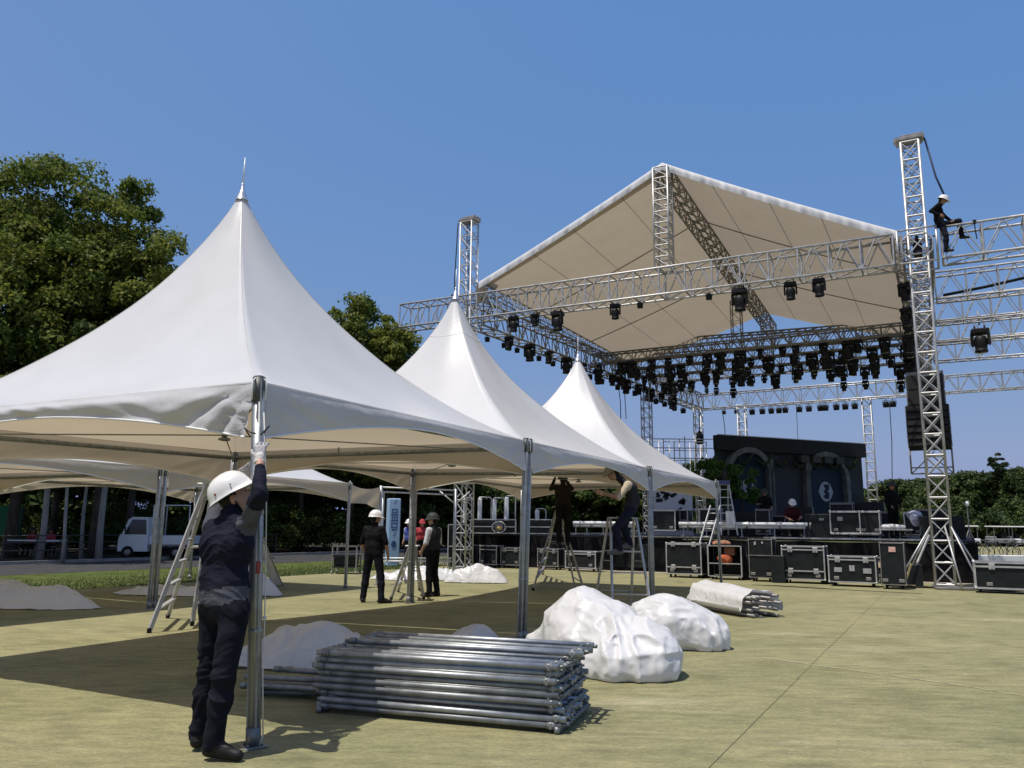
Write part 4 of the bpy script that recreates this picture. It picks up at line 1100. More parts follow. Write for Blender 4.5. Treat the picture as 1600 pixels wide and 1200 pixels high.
mb = MB(); c = LA + V(0, 0, 6.12); mb.bar(c - FD * .5, c + FD * .5, .07, .08); mb.bar(c - FN * .4, c + FN * .4, .07, .08); mb.tube(c, c + V(0, 0, 3.0), .02, 6); mb.build('bumper_frame', alu_dark, la)
mb = MB(); c = LA + V(0, 0, 3.15) + FN * .25
for sx in (-.55, .55):
    mb.tube(c + FD * sx + V(0, 0, .75), c + FD * sx, .025, 6); 
for zz in (0, .18): mb.tube(c - FD * .55 + V(0, 0, zz), c + FD * .55 + V(0, 0, zz), .022, 6)
mb.tube(c - FD * .55, c + FD * .1 + V(0, 0, .65), .018, 6); mb.tube(c + FD * .55, c - FD * .1 + V(0, 0, .65), .018, 6); mb.tube(c - FD * .3 - FN * .3, c + FD * .3 + FN * .3, .02, 6); mb.build('pull_back_frame', alu_dark, la)
# hanging cables
for px, y0, y1, Y, lab in ((1390, 632, 750, 44, 'thin cable hanging from the rear beam over the man in black'), (1129, 645, 690, 46, 'thin cable hanging from the left end of the rear beam'), (966, 600, 660, 40, 'pair of thin cables hanging from the left side beam')):
    a, b = aty(px, y0, Y), aty(px + 4, y1, Y); mb = MB(); mb.path([a, (a + b) / 2 + V(.05, 0, 0), b], .022, 5)
    if px == 966: mb.path([a + V(.3, 0, 0), b + V(.3, .2, .2)], .02, 5)
    mb.build('cable', rubber, None, lab, 'cable', 'cables hanging from the roof')
a = aty(1092, 640, 49); ch = thing('chain_hoist', 'black chain hoist hanging beside the rear left tower', 'hoist', (a.x, a.y, a.z - 1.6)); mb = MB(); mb.tube(a, a + V(0, 0, -1.3), .03, 6); mb.build('chain', rubber, ch)
mb = MB(); mb.lathe(a + V(0, 0, -1.9), [(.10, -.25), (.22, -.2), (.22, .3), (.12, .5), (.05, .6)], 12); mb.build('chain_bag', black_cloth, ch)

# ------------------------------------------------------------------ stage platform with its skirt
DK0 = V(13.45, 23.75, 0); DL, DW_, DZ = 17.0, 19.0, 1.22
deck_m = mat('deck_board', (.035, .033, .03), .7, var=.3, scale=3)
def dk(a, b, z=0.0): return DK0 - FD * a + FN * b + V(0, 0, z)     # a metres from the right corner, b metres back
sp = thing('stage_platform', 'black skirted stage platform under the fabric roof', 'stage', (DK0.x, DK0.y, 0))
pan = MB().box((0, 0, 0), (1.985, 1.235, .08), rz, bev=.006).mesh('deck_panel', deck_m)
for i in range(9):
    for j in range(8): part('deck_panel', pan, sp, dk(.9 + 2 * i * .98, .65 + 1.25 * j, DZ - .04))
mb = MB(); c = dk(8.5, 14.9, DZ - .05); mb.box(c, (17.6, 9.2, .08), rz); mb.build('deck_field', deck_m, sp)
def skirt(a0, b0, a1, b1, seed, h=DZ - .09, z0=0.01):
    p, q = dk(a0, b0), dk(a1, b1); Ln = (q - p).length; e = (q - p).normalized(); o = V(-e.y, e.x, 0)
    N = int(Ln * 14); vs = []; 
    for i in range(N + 1):
        x = Ln * i / N
        for j in range(4):
            v = j / 3; w_ = .035 * math.sin(x * 11 + math.sin(x * 3) * 2 + seed) * (1 - .4 * v) + .03 * math.sin(x * 2.3 + seed)
            w_ += .03 * math.sin(v * 3 + x)
            k = p + e * x + o * w_; vs.append((k.x, k.y, z0 + h * v - .03 * abs(math.sin(x * 1.3)) * (v == 1)))
    f = np.array([(i * 4 + j, (i + 1) * 4 + j, (i + 1) * 4 + j + 1, i * 4 + j + 1) for i in range(N) for j in range(3)])
    npart('skirt', vs, f, black_cloth, sp)
skirt(-.12, .0, 17.2, .0, 1); skirt(-.12, 0, -.12, 15, 2); skirt(17.2, 0, 17.2, 10, 3)
mb = MB(); mb.bar(dk(.3, -.01, DZ + .0), dk(5.9, -.01, DZ), .03, .05); mb.build('edge_rail', alu, sp)
mb = MB(); mb.bar(dk(7.6, -.03, DZ - .02), dk(10.6, -.03, DZ - .02), .03, .04); mb.build('edge_rail', alu_dark, sp)

# ------------------------------------------------------------------ flight cases
corner_m = alu
def case(px0, px1, pyb, pyt, label, dep=.6, z=0.0, split=None, cast=True, stickers=(), edge=alu, Y=None, yaw=0.0, lat=True, group=None, plain=False, edgew=.035, cat='flight case'):
    cx_ = (px0 + px1) / 2
    p = gnd(cx_, pyb, z) if Y is None else aty(cx_, pyb, Y)
    if Y is not None: p.z = z
    w = (px1 - px0) / FOC * p.y / .93
    top = aty(cx_, pyt, p.y).z; h = top - z
    a = math.atan2(FD.y, FD.x) + yaw; Rm = Matrix.Rotation(a, 3, 'Z'); ex, ey = Rm @ V(1, 0, 0), Rm @ V(0, 1, 0)
    t = thing('flight_case' if not plain else 'equipment_box', label, cat, p, 0, group)
    cz = .12 if cast else 0.0; c = p + ey * dep / 2
    body = MB().box(c + V(0, 0, cz + (h - cz) / 2), (w - .012, dep - .012, h - cz - .012), Rm, bev=.01).build('shell', case_black, t)
    if not plain:
        zs = [cz, h]
        def bar(q0, q1): MB().bar(q0, q1, edgew, edgew, up=(0, 0, 1)).build('edge_trim', edge, t)
        for zz in zs:
            for sy in (0, dep):
                bar(p + ex * (-w / 2) + ey * sy + V(0, 0, zz), p + ex * (w / 2) + ey * sy + V(0, 0, zz))
            for sx in (-w / 2, w / 2): bar(p + ex * sx + ey * .02 + V(0, 0, zz), p + ex * sx + ey * (dep - .02) + V(0, 0, zz))
        for sx in (-w / 2, w / 2):
            for sy in (0, dep): MB().bar(p + ex * sx + ey * sy + V(0, 0, cz + .02), p + ex * sx + ey * sy + V(0, 0, h - .02), edgew, edgew, up=ex).build('edge_trim', edge, t)
            for sy in (0, dep):
                for zz in zs: MB().ball(p + ex * sx + ey * sy + V(0, 0, zz), edgew * .95, 8).build('ball_corner', edge, t)
        sl_ = split if split is not None else (.86,)
        for s in sl_:
            zz = cz + (h - cz) * s
            bar(p + ex * (-w / 2) - ey * .004 + V(0, 0, zz), p + ex * (w / 2) - ey * .004 + V(0, 0, zz))
            if lat:
                for sx in (-.30, .30):
                    lb = MB(); lb.box(p + ex * (w * sx) - ey * .024 + V(0, 0, zz), (.13, .012, .14), Rm, bev=.004); lb.box(p + ex * (w * sx) - ey * .034 + V(0, 0, zz), (.05, .014, .07), Rm)
                    lb.build('latch', edge, t)
        for sx in (-.34, .34):
            lb = MB(); lb.box(p + ex * (w * sx) - ey * .012 + V(0, 0, cz + .10), (.13, .012, .08), Rm, bev=.004); lb.build('corner_plate', alu_dark, t)
    for (sx, sz, sw, sh, m_) in stickers:
        MB().box(p + ex * (w * sx) - ey * .012 + V(0, 0, cz + (h - cz) * sz), (sw, .006, sh), Rm).build('sticker', m_, t)
    if cast:
        for sx in (-w / 2 + .10, w / 2 - .10):
            for sy in (.09, dep - .09):
                q = p + ex * sx + ey * sy
                cb = MB(); cb.lathe(q + V(0, 0, .055), [(.055, -.02), (.055, .02)], 12, rot=Rm @ Matrix.Rotation(math.pi / 2, 3, 'Y')); cb.box(q + V(0, 0, .10), (.06, .07, .05), Rm)
                cb.build('castor', rubber, t)
    return t, p, w, h, ex, ey
red_st = mat('red_sticker', (.55, .10, .05), .6, col2=(.75, .70, .62), scale=40); yel_st = mat('yellow_sticker', (.62, .45, .12), .6, col2=(.7, .66, .55), scale=45)
wht_st = mat('white_sticker', (.55, .56, .55), .6, col2=(.12, .12, .12), scale=55)
case(708, 746, 886, 851, 'plain black loudspeaker box at the left end of the row before the stage', plain=True, cast=False, cat='loudspeaker')
case(749, 776, 887, 853, 'small silver edged black case left of the near tent double pole', dep=.5, split=(.8,), lat=False, edge=alu)
case(782, 812, 888, 856, 'dark case half hidden behind the near double tent pole', dep=.5, edge=alu_dark)
case(840, 872, 890, 858, 'dark flight case seen between the legs of the shaded ladder', dep=.5, edge=alu_dark)
case(884, 930, 893, 862, 'silver edged flight case behind the ladder with the capped man', dep=.6)
case(936, 1012, 892, 850, 'wide black box in the shade behind the capped man on the ladder', dep=.7, plain=True, cast=True, cat='equipment box')
case(1044, 1094, 903, 849, 'square flight case with a split line near its bottom, left of the open rack', dep=.65, split=(.97, .22))
case(1228, 1285, 912, 854, 'tallest square flight case with two bands of latches, on the turf before the stage', dep=.65, split=(.90, .25))
t_, p_, w_, h_, ex_, ey_ = case(1302, 1364, 917, 870, 'flight case with three pale labels across its front', dep=.65, split=(.88,), stickers=((-.30, .48, .19, .12, wht_st), (0, .55, .13, .15, wht_st), (.32, .46, .20, .13, wht_st)))
case(1372, 1384, 912, 872, 'narrow black case with a yellow sticker tucked behind the tall upright case', dep=.5, edge=alu_dark, lat=False, stickers=((-.1, .72, .16, .2, yel_st),), yaw=.05)
case(1382, 1413, 921, 848, 'tall upright black case with a red and white sticker near the top', dep=.55, split=(.99,), lat=False, stickers=((.02, .84, .16, .13, red_st),), edgew=.022, edge=alu_dark)
case(1174, 1206, 909, 843, 'tall narrow black case with two halves stacked and two specks of tape', dep=.55, split=(.58,), lat=False, stickers=((-.22, .90, .06, .10, wht_st), (.1, .92, .05, .07, wht_st)), edgew=.024, edge=alu_dark)
case(1541, 1650, 929, 880, 'long flight case at the right edge beyond the near tower', dep=.7, split=(.84,), edgew=.045)
# open rack with orange straps
t, p, w, h, ex, ey = (lambda r: r)(None) if False else (None,) * 6
def open_rack(px0, px1, pyb, pyt, label):
    p = gnd((px0 + px1) / 2, pyb); w = (px1 - px0) / FOC * p.y / .93; h = aty((px0 + px1) / 2, pyt, p.y).z; dep = .6
    Rm = Matrix.Rotation(rz, 3, 'Z'); ex, ey = Rm @ V(1, 0, 0), Rm @ V(0, 1, 0)
    t = thing('equipment_rack', label, 'rack', p)
    for sx in (-w / 2, w / 2):
        MB().box(p + ex * sx + ey * dep / 2 + V(0, 0, .1 + (h - .1) / 2), (.03, dep, h - .1), Rm).build('side_panel', case_black, t)
        for sy in (0, dep): MB().bar(p + ex * sx + ey * (sy - .012) + V(0, 0, .1), p + ex * sx + ey * (sy - .012) + V(0, 0, h), .036, .036, up=ex).build('edge_trim', alu, t)
    for zz, nm in ((.1, 'floor_panel'), (h, 'top_panel'), (.1 + (h - .1) * .42, 'shelf')):
        MB().box(p + ey * dep / 2 + V(0, 0, zz), (w - .04, dep - .03, .025), Rm).build(nm, case_black, t)
        MB().bar(p + ex * (-w / 2 + .02) - ey * .014 + V(0, 0, zz), p + ex * (w / 2 - .02) - ey * .014 + V(0, 0, zz), .03, .03, up=(0, 0, 1)).build('edge_trim', alu, t)
    MB().box(p + ey * (dep - .02) + V(0, 0, .1 + (h - .1) / 2), (w - .05, .02, h - .14), Rm).build('back_panel', case_black, t)
    for sx in (-w / 2 + .1, w / 2 - .1):
        for sy in (.09, dep - .09):
            q = p + ex * sx + ey * sy; cb = MB(); cb.lathe(q + V(0, 0, .05), [(.05, -.02), (.05, .02)], 12, rot=Rm @ Matrix.Rotation(math.pi / 2, 3, 'Y')); cb.box(q + V(0, 0, .085), (.06, .07, .03), Rm); cb.build('castor', rubber, t)
    return p, w, h, ex, ey
p, w, h, ex, ey = open_rack(1110, 1157, 906, 853, 'open fronted black rack with silver edges and orange straps inside')
org_m = mat('orange_webbing', (.38, .085, .025), .8, var=.3, scale=20); brn_m = mat('brown_box', (.20, .08, .035), .8, var=.3, scale=9)
heap([((p.x + .0, p.y + .12, .62), (.17, .12, .09), 0), ((p.x + .12, p.y + .1, .56), (.1, .1, .1), 0)], 'orange webbing straps heaped on the shelf of the open rack', .02, .04, 11, 'straps', 'strap_heap', org_m, 6)
MB().box(p + ex * .12 + ey * .25 + V(0, 0, .83), (.30, .3, .24), Matrix.Rotation(rz, 3, 'Z'), bev=.01).build('carton', brn_m, None, 'brown carton standing behind the orange straps in the open rack', 'box')
heap([((p.x, p.y + .3, h + .06), (.25, .2, .09), 0)], 'red and green gloves heaped on top of the open rack', .02, .04, 12, 'gloves', 'glove_heap', mat('red_green', (.45, .09, .05), .8, col2=(.16, .18, .10), scale=14), 7)

for x0, x1, yb_, yt_, lab in ((1207, 1226, 911, 868, 'black box wedged between the stacked tall case and the square case'), (1287, 1301, 913, 880, 'small black box between the square case and the labelled case'), (1416, 1440, 917, 882, 'black monitor box right of the tall upright case'),
        (1159, 1172, 906, 868, 'narrow black box right of the open rack'), (1096, 1109, 903, 866, 'narrow black box left of the open rack')):
    case(x0, x1, yb_, yt_, lab, dep=.5, plain=True, cast=False, cat='equipment box')
# on the platform
zt = DZ + .0
t_, p_, w_, h_, ex_, ey_ = case(1302, 1346, 832, 799, 'left half of the pair of silver edged cases on a dolly on the platform', dep=.6, z=DZ + .18, Y=25.6, cast=False, split=(.97,), lat=False, stickers=((-.2, .65, .16, .12, wht_st),))
case(1347, 1373, 832, 799, 'right half of the pair of silver edged cases on a dolly on the platform', dep=.6, z=DZ + .18, Y=25.1, cast=False, split=(.97,), lat=False)
q0, q1 = aty(1298, 836, 25.6), aty(1376, 836, 25.0)
dl = thing('dolly', 'low wheeled dolly carrying the pair of cases on the platform', 'dolly', (q0.x, q0.y, DZ))
mb = MB(); mb.box((q0 + q1) / 2 * V(1, 1, 1).x + FN * .3, ((q1 - q0).length, .6, .05), rz); 
c = (q0 + q1) / 2 + FN * .3; c.z = DZ + .145
mb = MB(); mb.box(c, ((q1 - q0).length, .62, .05), rz, bev=.008); mb.build('board', alu_dark, dl)
for k in range(4):
    q = q0.lerp(q1, .06 + .29 * k); q.z = DZ + .06; mb = MB(); mb.lathe(q + FN * .08, [(.055, -.02), (.055, .02)], 10, rot=Matrix.Rotation(rz, 3, 'Z') @ Matrix.Rotation(math.pi / 2, 3, 'Y')); mb.box(q + FN * .08 + V(0, 0, .05), (.05, .05, .02), rz); mb.build('castor', rubber, dl)
case(1262, 1300, 843, 803, 'plain black cube box on the platform right of the seated man', dep=.7, z=DZ, Y=26.0, cast=False, plain=True, stickers=((.1, .78, .14, .07, wht_st),), cat='equipment box')
case(1019, 1054, 825, 797, 'silver edged case on the platform under the far tent corner', dep=.6, z=DZ + .2, Y=29.0, split=(.97,), lat=False, cast=False)
case(1056, 1074, 824, 797, 'narrow silver edged case beside the one under the far tent corner', dep=.6, z=DZ + .2, Y=29.4, split=(.5,), lat=False, cast=False)
case(1095, 1122, 826, 795, 'silver edged case on the platform behind the leaning ladder', dep=.6, z=DZ + .2, Y=28.8, split=(.97,), lat=False, cast=False)
case(1183, 1202, 828, 796, 'small dark case standing on the platform before the left arch', dep=.5, z=DZ + .1, Y=29.0, split=(.97,), lat=False, cast=False, edge=alu_dark)
case(1416, 1436, 826, 801, 'black case under a blue and white cloth, right of the man in black', dep=.5, z=DZ + .15, Y=24.9, cast=False, split=(.97,), lat=False)
q = aty(1428, 805, 24.8); heap([((q.x, q.y, q.z + .02), (.20, .16, .12), 0), ((q.x, q.y - .12, q.z - .15), (.15, .06, .18), 0)], 'blue and white cloth hung over the case right of the man in black', .02, .03, 13, 'cloth', 'cloth_heap', mat('blue_white_cloth', (.55, .57, .62), .8, col2=(.10, .12, .25), scale=6), 6)
case(1442, 1462, 842, 806, 'black box at the right end of the platform behind the near tower', dep=.7, z=DZ, Y=24.3, cast=False, plain=True, cat='equipment box')
for i, (x0, x1, y0, y1, Yb, lab) in enumerate(((1130, 1182, 800, 828, 30.2, 'dark box in the shade behind the platform ladder'), (1205, 1226, 806, 828, 31.0, 'dark box behind the standing man in the shade'), (1246, 1268, 792, 812, 32.0, 'small dark crate on the platform behind the seated man'),
        (1300, 1330, 786, 800, 31.0, 'dark amplifier box behind the pair of cases on the dolly'), (1338, 1378, 784, 800, 31.5, 'wide dark box before the right tower of the backdrop'), (1440, 1476, 796, 826, 27.5, 'dark box behind the near tower on the platform'), (1478, 1506, 806, 836, 27.0, 'dark box at the far right end of the platform'), (1376, 1392, 800, 824, 27.2, 'small dark box left of the man dressed all in black'))):
    case(x0, x1, y1, y0, lab, dep=.6, z=DZ, Y=Yb, cast=False, plain=i % 2 == 0, split=(.97,), lat=False, edge=alu_dark, cat='equipment box')
# folded white sheets on a bench under the man in black
q = aty(1397, 826, 25.0); bn = thing('bench', 'low grey bench with a folded white pad on the platform before the man in black', 'bench', (q.x, q.y, DZ))
mb = MB(); mb.box((q.x, q.y, q.z - .03), (1.05, .5, .04), rz); mb.build('top', alu, bn)
for a in (-.45, -.15, .15, .45):
    mb = MB(); mb.bar(V(q.x, q.y, DZ) + FD * a, V(q.x, q.y, q.z - .05) + FD * a, .03); mb.build('leg', alu_dark, bn)
heap([((q.x - .1, q.y, q.z + .05), (.42, .2, .08), rz)], 'folded white pad lying on the bench before the man in black', .025, .02, 14, 'pad', 'folded_pad', sheet)
# long white rolls resting along the front of the platform
for x0, x1, y_, Yc, lab in ((1062, 1263, 825.5, 25.6, 'long white roll on low stands along the front of the platform'), (897, 990, 822, 28.2, 'shorter white roll on the platform behind the ladders')):
    a = onl(x0, dk(0, .35), dk(17, .35), 825); b = onl(x1, dk(0, .35), dk(17, .35), 825)
    z = DZ + .38
    rl_ = thing('white_roll', lab, 'roll', (a.x, a.y, DZ), 0, None)
    for k, dz in ((-.06, .05), (.06, .05), (0, -.03)):
        mb = MB(); mb.tube(a + FN * k + V(0, 0, z + dz), b + FN * k + V(0, 0, z + dz), .068, 12); mb.build('tube', white_paint, rl_)
    for u in (.03, .22, .5, .75, .97):
        p = a.lerp(b, u); mb = MB(); mb.bar(p + V(0, 0, DZ), p + V(0, 0, z - .09), .03); mb.bar(p - FN * .2 + V(0, 0, DZ + .02), p + FN * .2 + V(0, 0, DZ + .02), .03); mb.build('stand', alu, rl_)
        mb = MB(); mb.lathe(p + FD * .2 + V(0, 0, z + .01), [(.135, -.03), (.14, 0), (.135, .03)], 12, rot=Matrix.Rotation(rz, 3, 'Z') @ Matrix.Rotation(math.pi / 2, 3, 'Y'), cap=False); mb.build('strap', alu_dark, rl_)
# upright rounded white frames and racks at the left of the platform
for i, (px, yt, yb, wpx) in enumerate(((730, 778, 820, 12), (757, 777, 830, 20), (779, 778, 822, 18), (797, 775, 834, 16), (845, 795, 822, 16))):
    Yb = 31.5; p = aty(px, yb, Yb); h = aty(px, yt, Yb).z - p.z; w = wpx / FOC * Yb
    fr = thing('padded_frame', f'white padded upright frame standing at the left of the platform, {nth(i, 5)}', 'frame', p, 0, 'white padded frames on the platform')
    pts = []
    for (cx_, cz_, a0) in ((w / 2 - .09, .09, -90), (w / 2 - .09, h - .09, 0), (-w / 2 + .09, h - .09, 90), (-w / 2 + .09, .09, 180)):
        for k in range(4): an = math.radians(a0 + 30 * k); pts.append(p + V(cx_ + .09 * math.cos(an), .1 * (cx_ > 0), cz_ + .09 * math.sin(an)))
    mb = MB(); mb.path(pts, .028, 6, closed=True); mb.build('tube_frame', alu, fr)
    mb = MB(); mb.box(p + V(-w / 2 + .06, -.04, h / 2), (.16, .10, h - .1), .2, bev=.03); mb.build('pad', white_paint, fr)
    for sx in (-1, 1):
        mb = MB(); mb.bar(p + V(sx * w * .4, .05, 0), V(p.x + sx * w * .4, p.y + .05, DZ), .03); mb.build('foot', alu_dark, fr)
for i, (x0, x1, y0, y1) in enumerate(((735, 806, 812, 852), (818, 862, 812, 850), (700, 735, 820, 852))):
    Yb = 30.6 if i != 2 else 29.6; a, b = aty(x0, y1, Yb), aty(x1, y0, Yb)
    z0_ = DZ; rk = thing('equipment_rack', ('black rack with silver rails under the white padded frames', 'black rack with silver rails right of the near double pole', 'black speaker cluster left of the white padded frames')[i], 'rack', (a.x, a.y, z0_ if i < 2 else 0))
    zb = rk.location.z
    mb = MB(); mb.box(((a.x + b.x) / 2, Yb + .3, (zb + b.z) / 2), (b.x - a.x - .06, .5, b.z - zb - .05)); mb.build('body', case_black, rk)
    for zz in (zb + .03, (zb + b.z) / 2, b.z):
        mb = MB(); mb.bar((a.x, Yb, zz), (b.x, Yb, zz), .035); mb.build('rail', alu, rk)
    for xx in (a.x, b.x):
        mb = MB(); mb.bar((xx, Yb, zb), (xx, Yb, b.z), .035); mb.build('post', alu, rk)
p = aty(779, 848, 30.3); hl = thing('work_lamp', 'round faced lamp with a yellow centre in a silver frame, low left on the platform', 'lamp', (p.x, p.y, DZ + .0))
p.z = DZ + .25; mb = MB(); pts = [p + V(.24 * math.cos(k * .785 + .39) * 1.1, 0, .22 * math.sin(k * .785 + .39)) for k in range(8)]; mb.path(pts, .03, 6, closed=True); mb.build('frame', alu, hl)
mb = MB(); mb.lathe(p + V(0, .1, 0), [(.2, -.1), (.16, .08), (.05, .1)], 12, rot=Matrix.Rotation(math.pi / 2, 3, 'X')); mb.build('reflector', alu_dark, hl)
mb = MB(); mb.ball(p + V(.03, -.03, -.02), (.10, .03, .07), 10); mb.build('bulb_cover', mat('amber', (.6, .42, .10), .4), hl)
# white printed boards behind the far tent corner
p = aty(1022, 800, 31.0); pr = thing('printed_board', 'white board printed with black leaf shapes, behind the far tent corner', 'board', (p.x, p.y, DZ))
bw = 60 / FOC * 31; mb = MB(); mb.box((p.x + bw / 2, 31.05, DZ + 1.0), (bw, .05, 2.0)); mb.build('panel', mat('board_white', (.5, .5, .52), .6), pr)
for k in range(11):
    cx_, cz_ = p.x + rng.uniform(.12, bw - .12), DZ + .8 + rng.uniform(.0, 1.1)
    mb = MB(); pts = []
    for a in range(10): r_ = rng.uniform(.05, .16); pts.append((r_ * math.cos(a * .628), r_ * math.sin(a * .628)))
    mb.prism(pts, .008, base=(cx_, 31.016, cz_), ax=(V(1, 0, 0), V(0, 0, 1), V(0, -1, 0))); mb.build('print', black, pr)

# ------------------------------------------------------------------ painted backdrop with arches
set_m = mat('set_paint', (.042, .052, .054), .8, var=.25, scale=1.2, bump=.2, bscale=3)
blue_m = mat('set_blue', (.016, .030, .052), .7, var=.2, scale=1.0); stone_m = mat('set_stone', (.12, .13, .13), .85, var=.35, scale=2.5, bump=.5, bscale=6)
BL = aty(1122, 800, 38.0); BR = aty(1353, 800, 41.5); bd_d = (BR - BL); bd_d.z = 0; BLn = bd_d.length; bd_d.normalize(); bd_n = V(bd_d.y, -bd_d.x, 0)
BH = aty(1122, 680, 38.0).z - DZ
bd = thing('stage_backdrop', 'dark painted backdrop with stone arches at the back of the stage', 'backdrop', (BL.x, BL.y, DZ))
def bp(u, z, o=0.0): return V(BL.x, BL.y, DZ) + bd_d * u + bd_n * o + V(0, 0, z)
byaw = math.atan2(bd_d.y, bd_d.x); Rb = Matrix.Rotation(byaw, 3, 'Z'); AX = (bd_d, V(0, 0, 1), bd_n)
np_ = 6
for i in range(np_):
    w_ = BLn / np_; mb = MB(); mb.box(bp(w_ * (i + .5), BH / 2, -.1), (w_ - .015, .1, BH), Rb); mb.build('panel', set_m, bd)
mb = MB(); mb.box(bp(BLn / 2, BH - .35, .05), (BLn + .1, .35, .7), Rb); mb.build('header', mat('set_header', (.028, .032, .034), .8, var=.2), bd)
mb = MB(); mb.bar(bp(0, BH + .02, .2), bp(BLn, BH + .02, .2), .05, .04); mb.build('top_rail', alu, bd)
def archpoly(w, h, n=14):
    r = w / 2; return [(-r, 0), (r, 0)] + [(r * math.cos(math.pi * k / n), h - r + r * math.sin(math.pi * k / n)) for k in range(n + 1)]
for u, w_, h_, lab in ((1.75, 2.35, 3.9, 'left'), (6.55, 2.35, 3.9, 'right')):
    mb = MB(); mb.prism(archpoly(w_, h_), .05, base=bp(u, 0, -.04), ax=AX); mb.build('arch_panel', blue_m, bd)
    mb = MB(); o_ = archpoly(w_ + .5, h_ + .25)[1:]; i_ = archpoly(w_, h_)[1:]; N = len(o_)
    o_.append((-(w_ + .5) / 2, 0)); i_.append((-w_ / 2, 0))
    for k in range(len(o_) - 1): mb.prism([o_[k], o_[k + 1], i_[k + 1], i_[k]], .32, base=bp(u, 0, -.02), ax=AX)
    mb.build('arch_surround', stone_m, bd)
    bg = thing('badge', f'round pale badge with dark zigzag mark in the {lab} arch', 'badge', bp(u, 2.0, .03)); 
    mb = MB(); mb.prism([(.46 * (1 if abs(math.cos(a)) > .99 else .9) * math.cos(a), .50 * math.sin(a)) for a in [k * math.pi / 8 for k in range(16)]], .04, base=bp(u, 2.15, .02), ax=AX); mb.build('disc', mat('badge_pale', (.30, .36, .42), .6), bg)
    mb = MB(); mb.prism([(-.16, .36), (.2, .36), (.17, .10), (.05, .02), (.19, -.06), (.14, -.36), (-.06, -.36), (-.2, -.22), (-.03, -.12), (-.17, .0), (-.05, .12)], .02, base=bp(u + .02, 2.15, .06), ax=AX); mb.build('mark', blue_m, bg)
mb = MB(); mb.box(bp(4.15, 1.9, -.01), (1.95, .08, 3.8), Rb); mb.build('centre_panel', mat('set_centre', (.032, .036, .046), .6), bd)
for u in (2.98, 5.28):
    mb = MB(); mb.prism([(-.13, 0), (.13, 0), (.15, 1.2), (.11, 2.4), (.14, 3.6), (-.12, 3.7), (-.14, 2.0)], .3, base=bp(u, 0, .0), ax=AX); mb.build('pillar', stone_m, bd)
for k in range(7):
    u = 1.0 + k * 1.1; mb = MB(); pts = [bp(u + .16 * j, BH - .95 - .35 * math.sin(j / 5 * math.pi) - rng.uniform(0, .1), .3) for j in range(7)]; mb.path(pts, [.05, .07, .09, .08, .09, .07, .05], 6); mb.build('garland', mat('garland_dark', (.03, .04, .022), .9, var=.4, scale=6), bd)
for k in range(4):
    mb = MB(); mb.box(bp(5.0 + k * .75, BH - .95, .3), (.5, .3, .34), Rb); mb.build('spot_box', mat('spot_grey', (.05, .055, .055), .7), bd)

sf = thing('scaffold', 'pale steel scaffold with rails beside the left edge of the backdrop', 'scaffold', V(aty(1020, 800, 44).x, 44, 0))
for k in range(6):
    x_ = aty(1022 + k * 17, 800, 44).x
    for dy in (0, 1.4): mb = MB(); mb.tube((x_, 44 + dy, 0), (x_, 44 + dy, aty(1060, 682 + (k % 3) * 4, 44).z), .03, 6); mb.build('standard', alu, sf)
for yy in (686, 700, 716, 740, 770):
    z_ = aty(1060, yy, 44).z; xa, xb = aty(1018, yy, 44).x, aty(1114, yy, 44).x
    for dy in (0, 1.4): mb = MB(); mb.tube((xa, 44 + dy, z_), (xb, 44 + dy, z_), .028, 6); mb.build('ledger', alu, sf)
for k in range(5):
    xa, xb = aty(1022 + k * 17, 800, 44).x, aty(1039 + k * 17, 800, 44).x; mb = MB(); mb.tube((xa, 44, aty(1060, 770, 44).z), (xb, 44, aty(1060, 740, 44).z), .02, 5); mb.build('brace', alu_dark, sf)
# ------------------------------------------------------------------ ladders
def ladder(feet, top, tw, label, steps=5, m=alu, rail=.055, platform=False, dirv=None, group='folding ladders'):
    """feet: front pair, rear pair on the ground; top: apex; tw: width at the top"""
    f1, f2, r1, r2 = [Vector(f) for f in feet]; T = Vector(top)
    wv = (f2 - f1).normalized() if dirv is None else Vector(dirv).normalized()
    t = thing('step_ladder', label, 'ladder', ((f1 + f2 + r1 + r2) / 4), 0, group)
    for a, b, nm in ((f1, f2, 'f'), (r1, r2, 'r')):
        sp_ = ((f1 + f2) - (r1 + r2)).normalized() * (.06 if nm == 'f' else -.06)
        ta, tb = T - wv * tw / 2 + sp_, T + wv * tw / 2 + sp_
        for p, q in ((a, ta), (b, tb)):
            r_ = MB().bar(p + V(0, 0, .02), q, rail * .55, rail, up=sp_).build('rail', m, t)
            MB().box(p + V(0, 0, .03), (rail * .9, rail * 1.3, .07), .3).build('rubber_foot', rubber, r_)
        for k in range(1, steps + 1):
            u = k / (steps + .6); p, q = a.lerp(ta, u), b.lerp(tb, u)
            if nm == 'f': MB().bar(p, q, .07, .022, up=(0, 0, 1)).build('step', m, t)
            elif k % 2: MB().tube(p, q, .013, 6).build('rung', m, t)
    MB().box(T + V(0, 0, .01), (tw + .06, .26, .03) if abs(wv.x) > .5 else (.26, tw + .06, .03), 0.0, bev=.006).build('top_plate', m, t)
    for s in (-1, 1):
        a = (f1 if s < 0 else f2).lerp(T + wv * s * tw / 2, .55); b = (r1 if s < 0 else r2).lerp(T + wv * s * tw / 2, .55); MB().tube(a, b, .008, 5).build('spreader', m, t)
    return t
f1, f2 = aty(957, 958, 14.25), aty(1019, 958, 14.15); f1.z = f2.z = 0
LAD4 = ladder((f1, f2, f1 + V(-.22, .95, 0), f2 + V(-.22, .95, 0)), V((f1.x + f2.x) / 2 - .08, f1.y + .45, 1.66), .46, 'aluminium step ladder in the sun with the capped man standing on it', 4, alu)
f1, f2 = gnd(833, 923), gnd(848, 898)
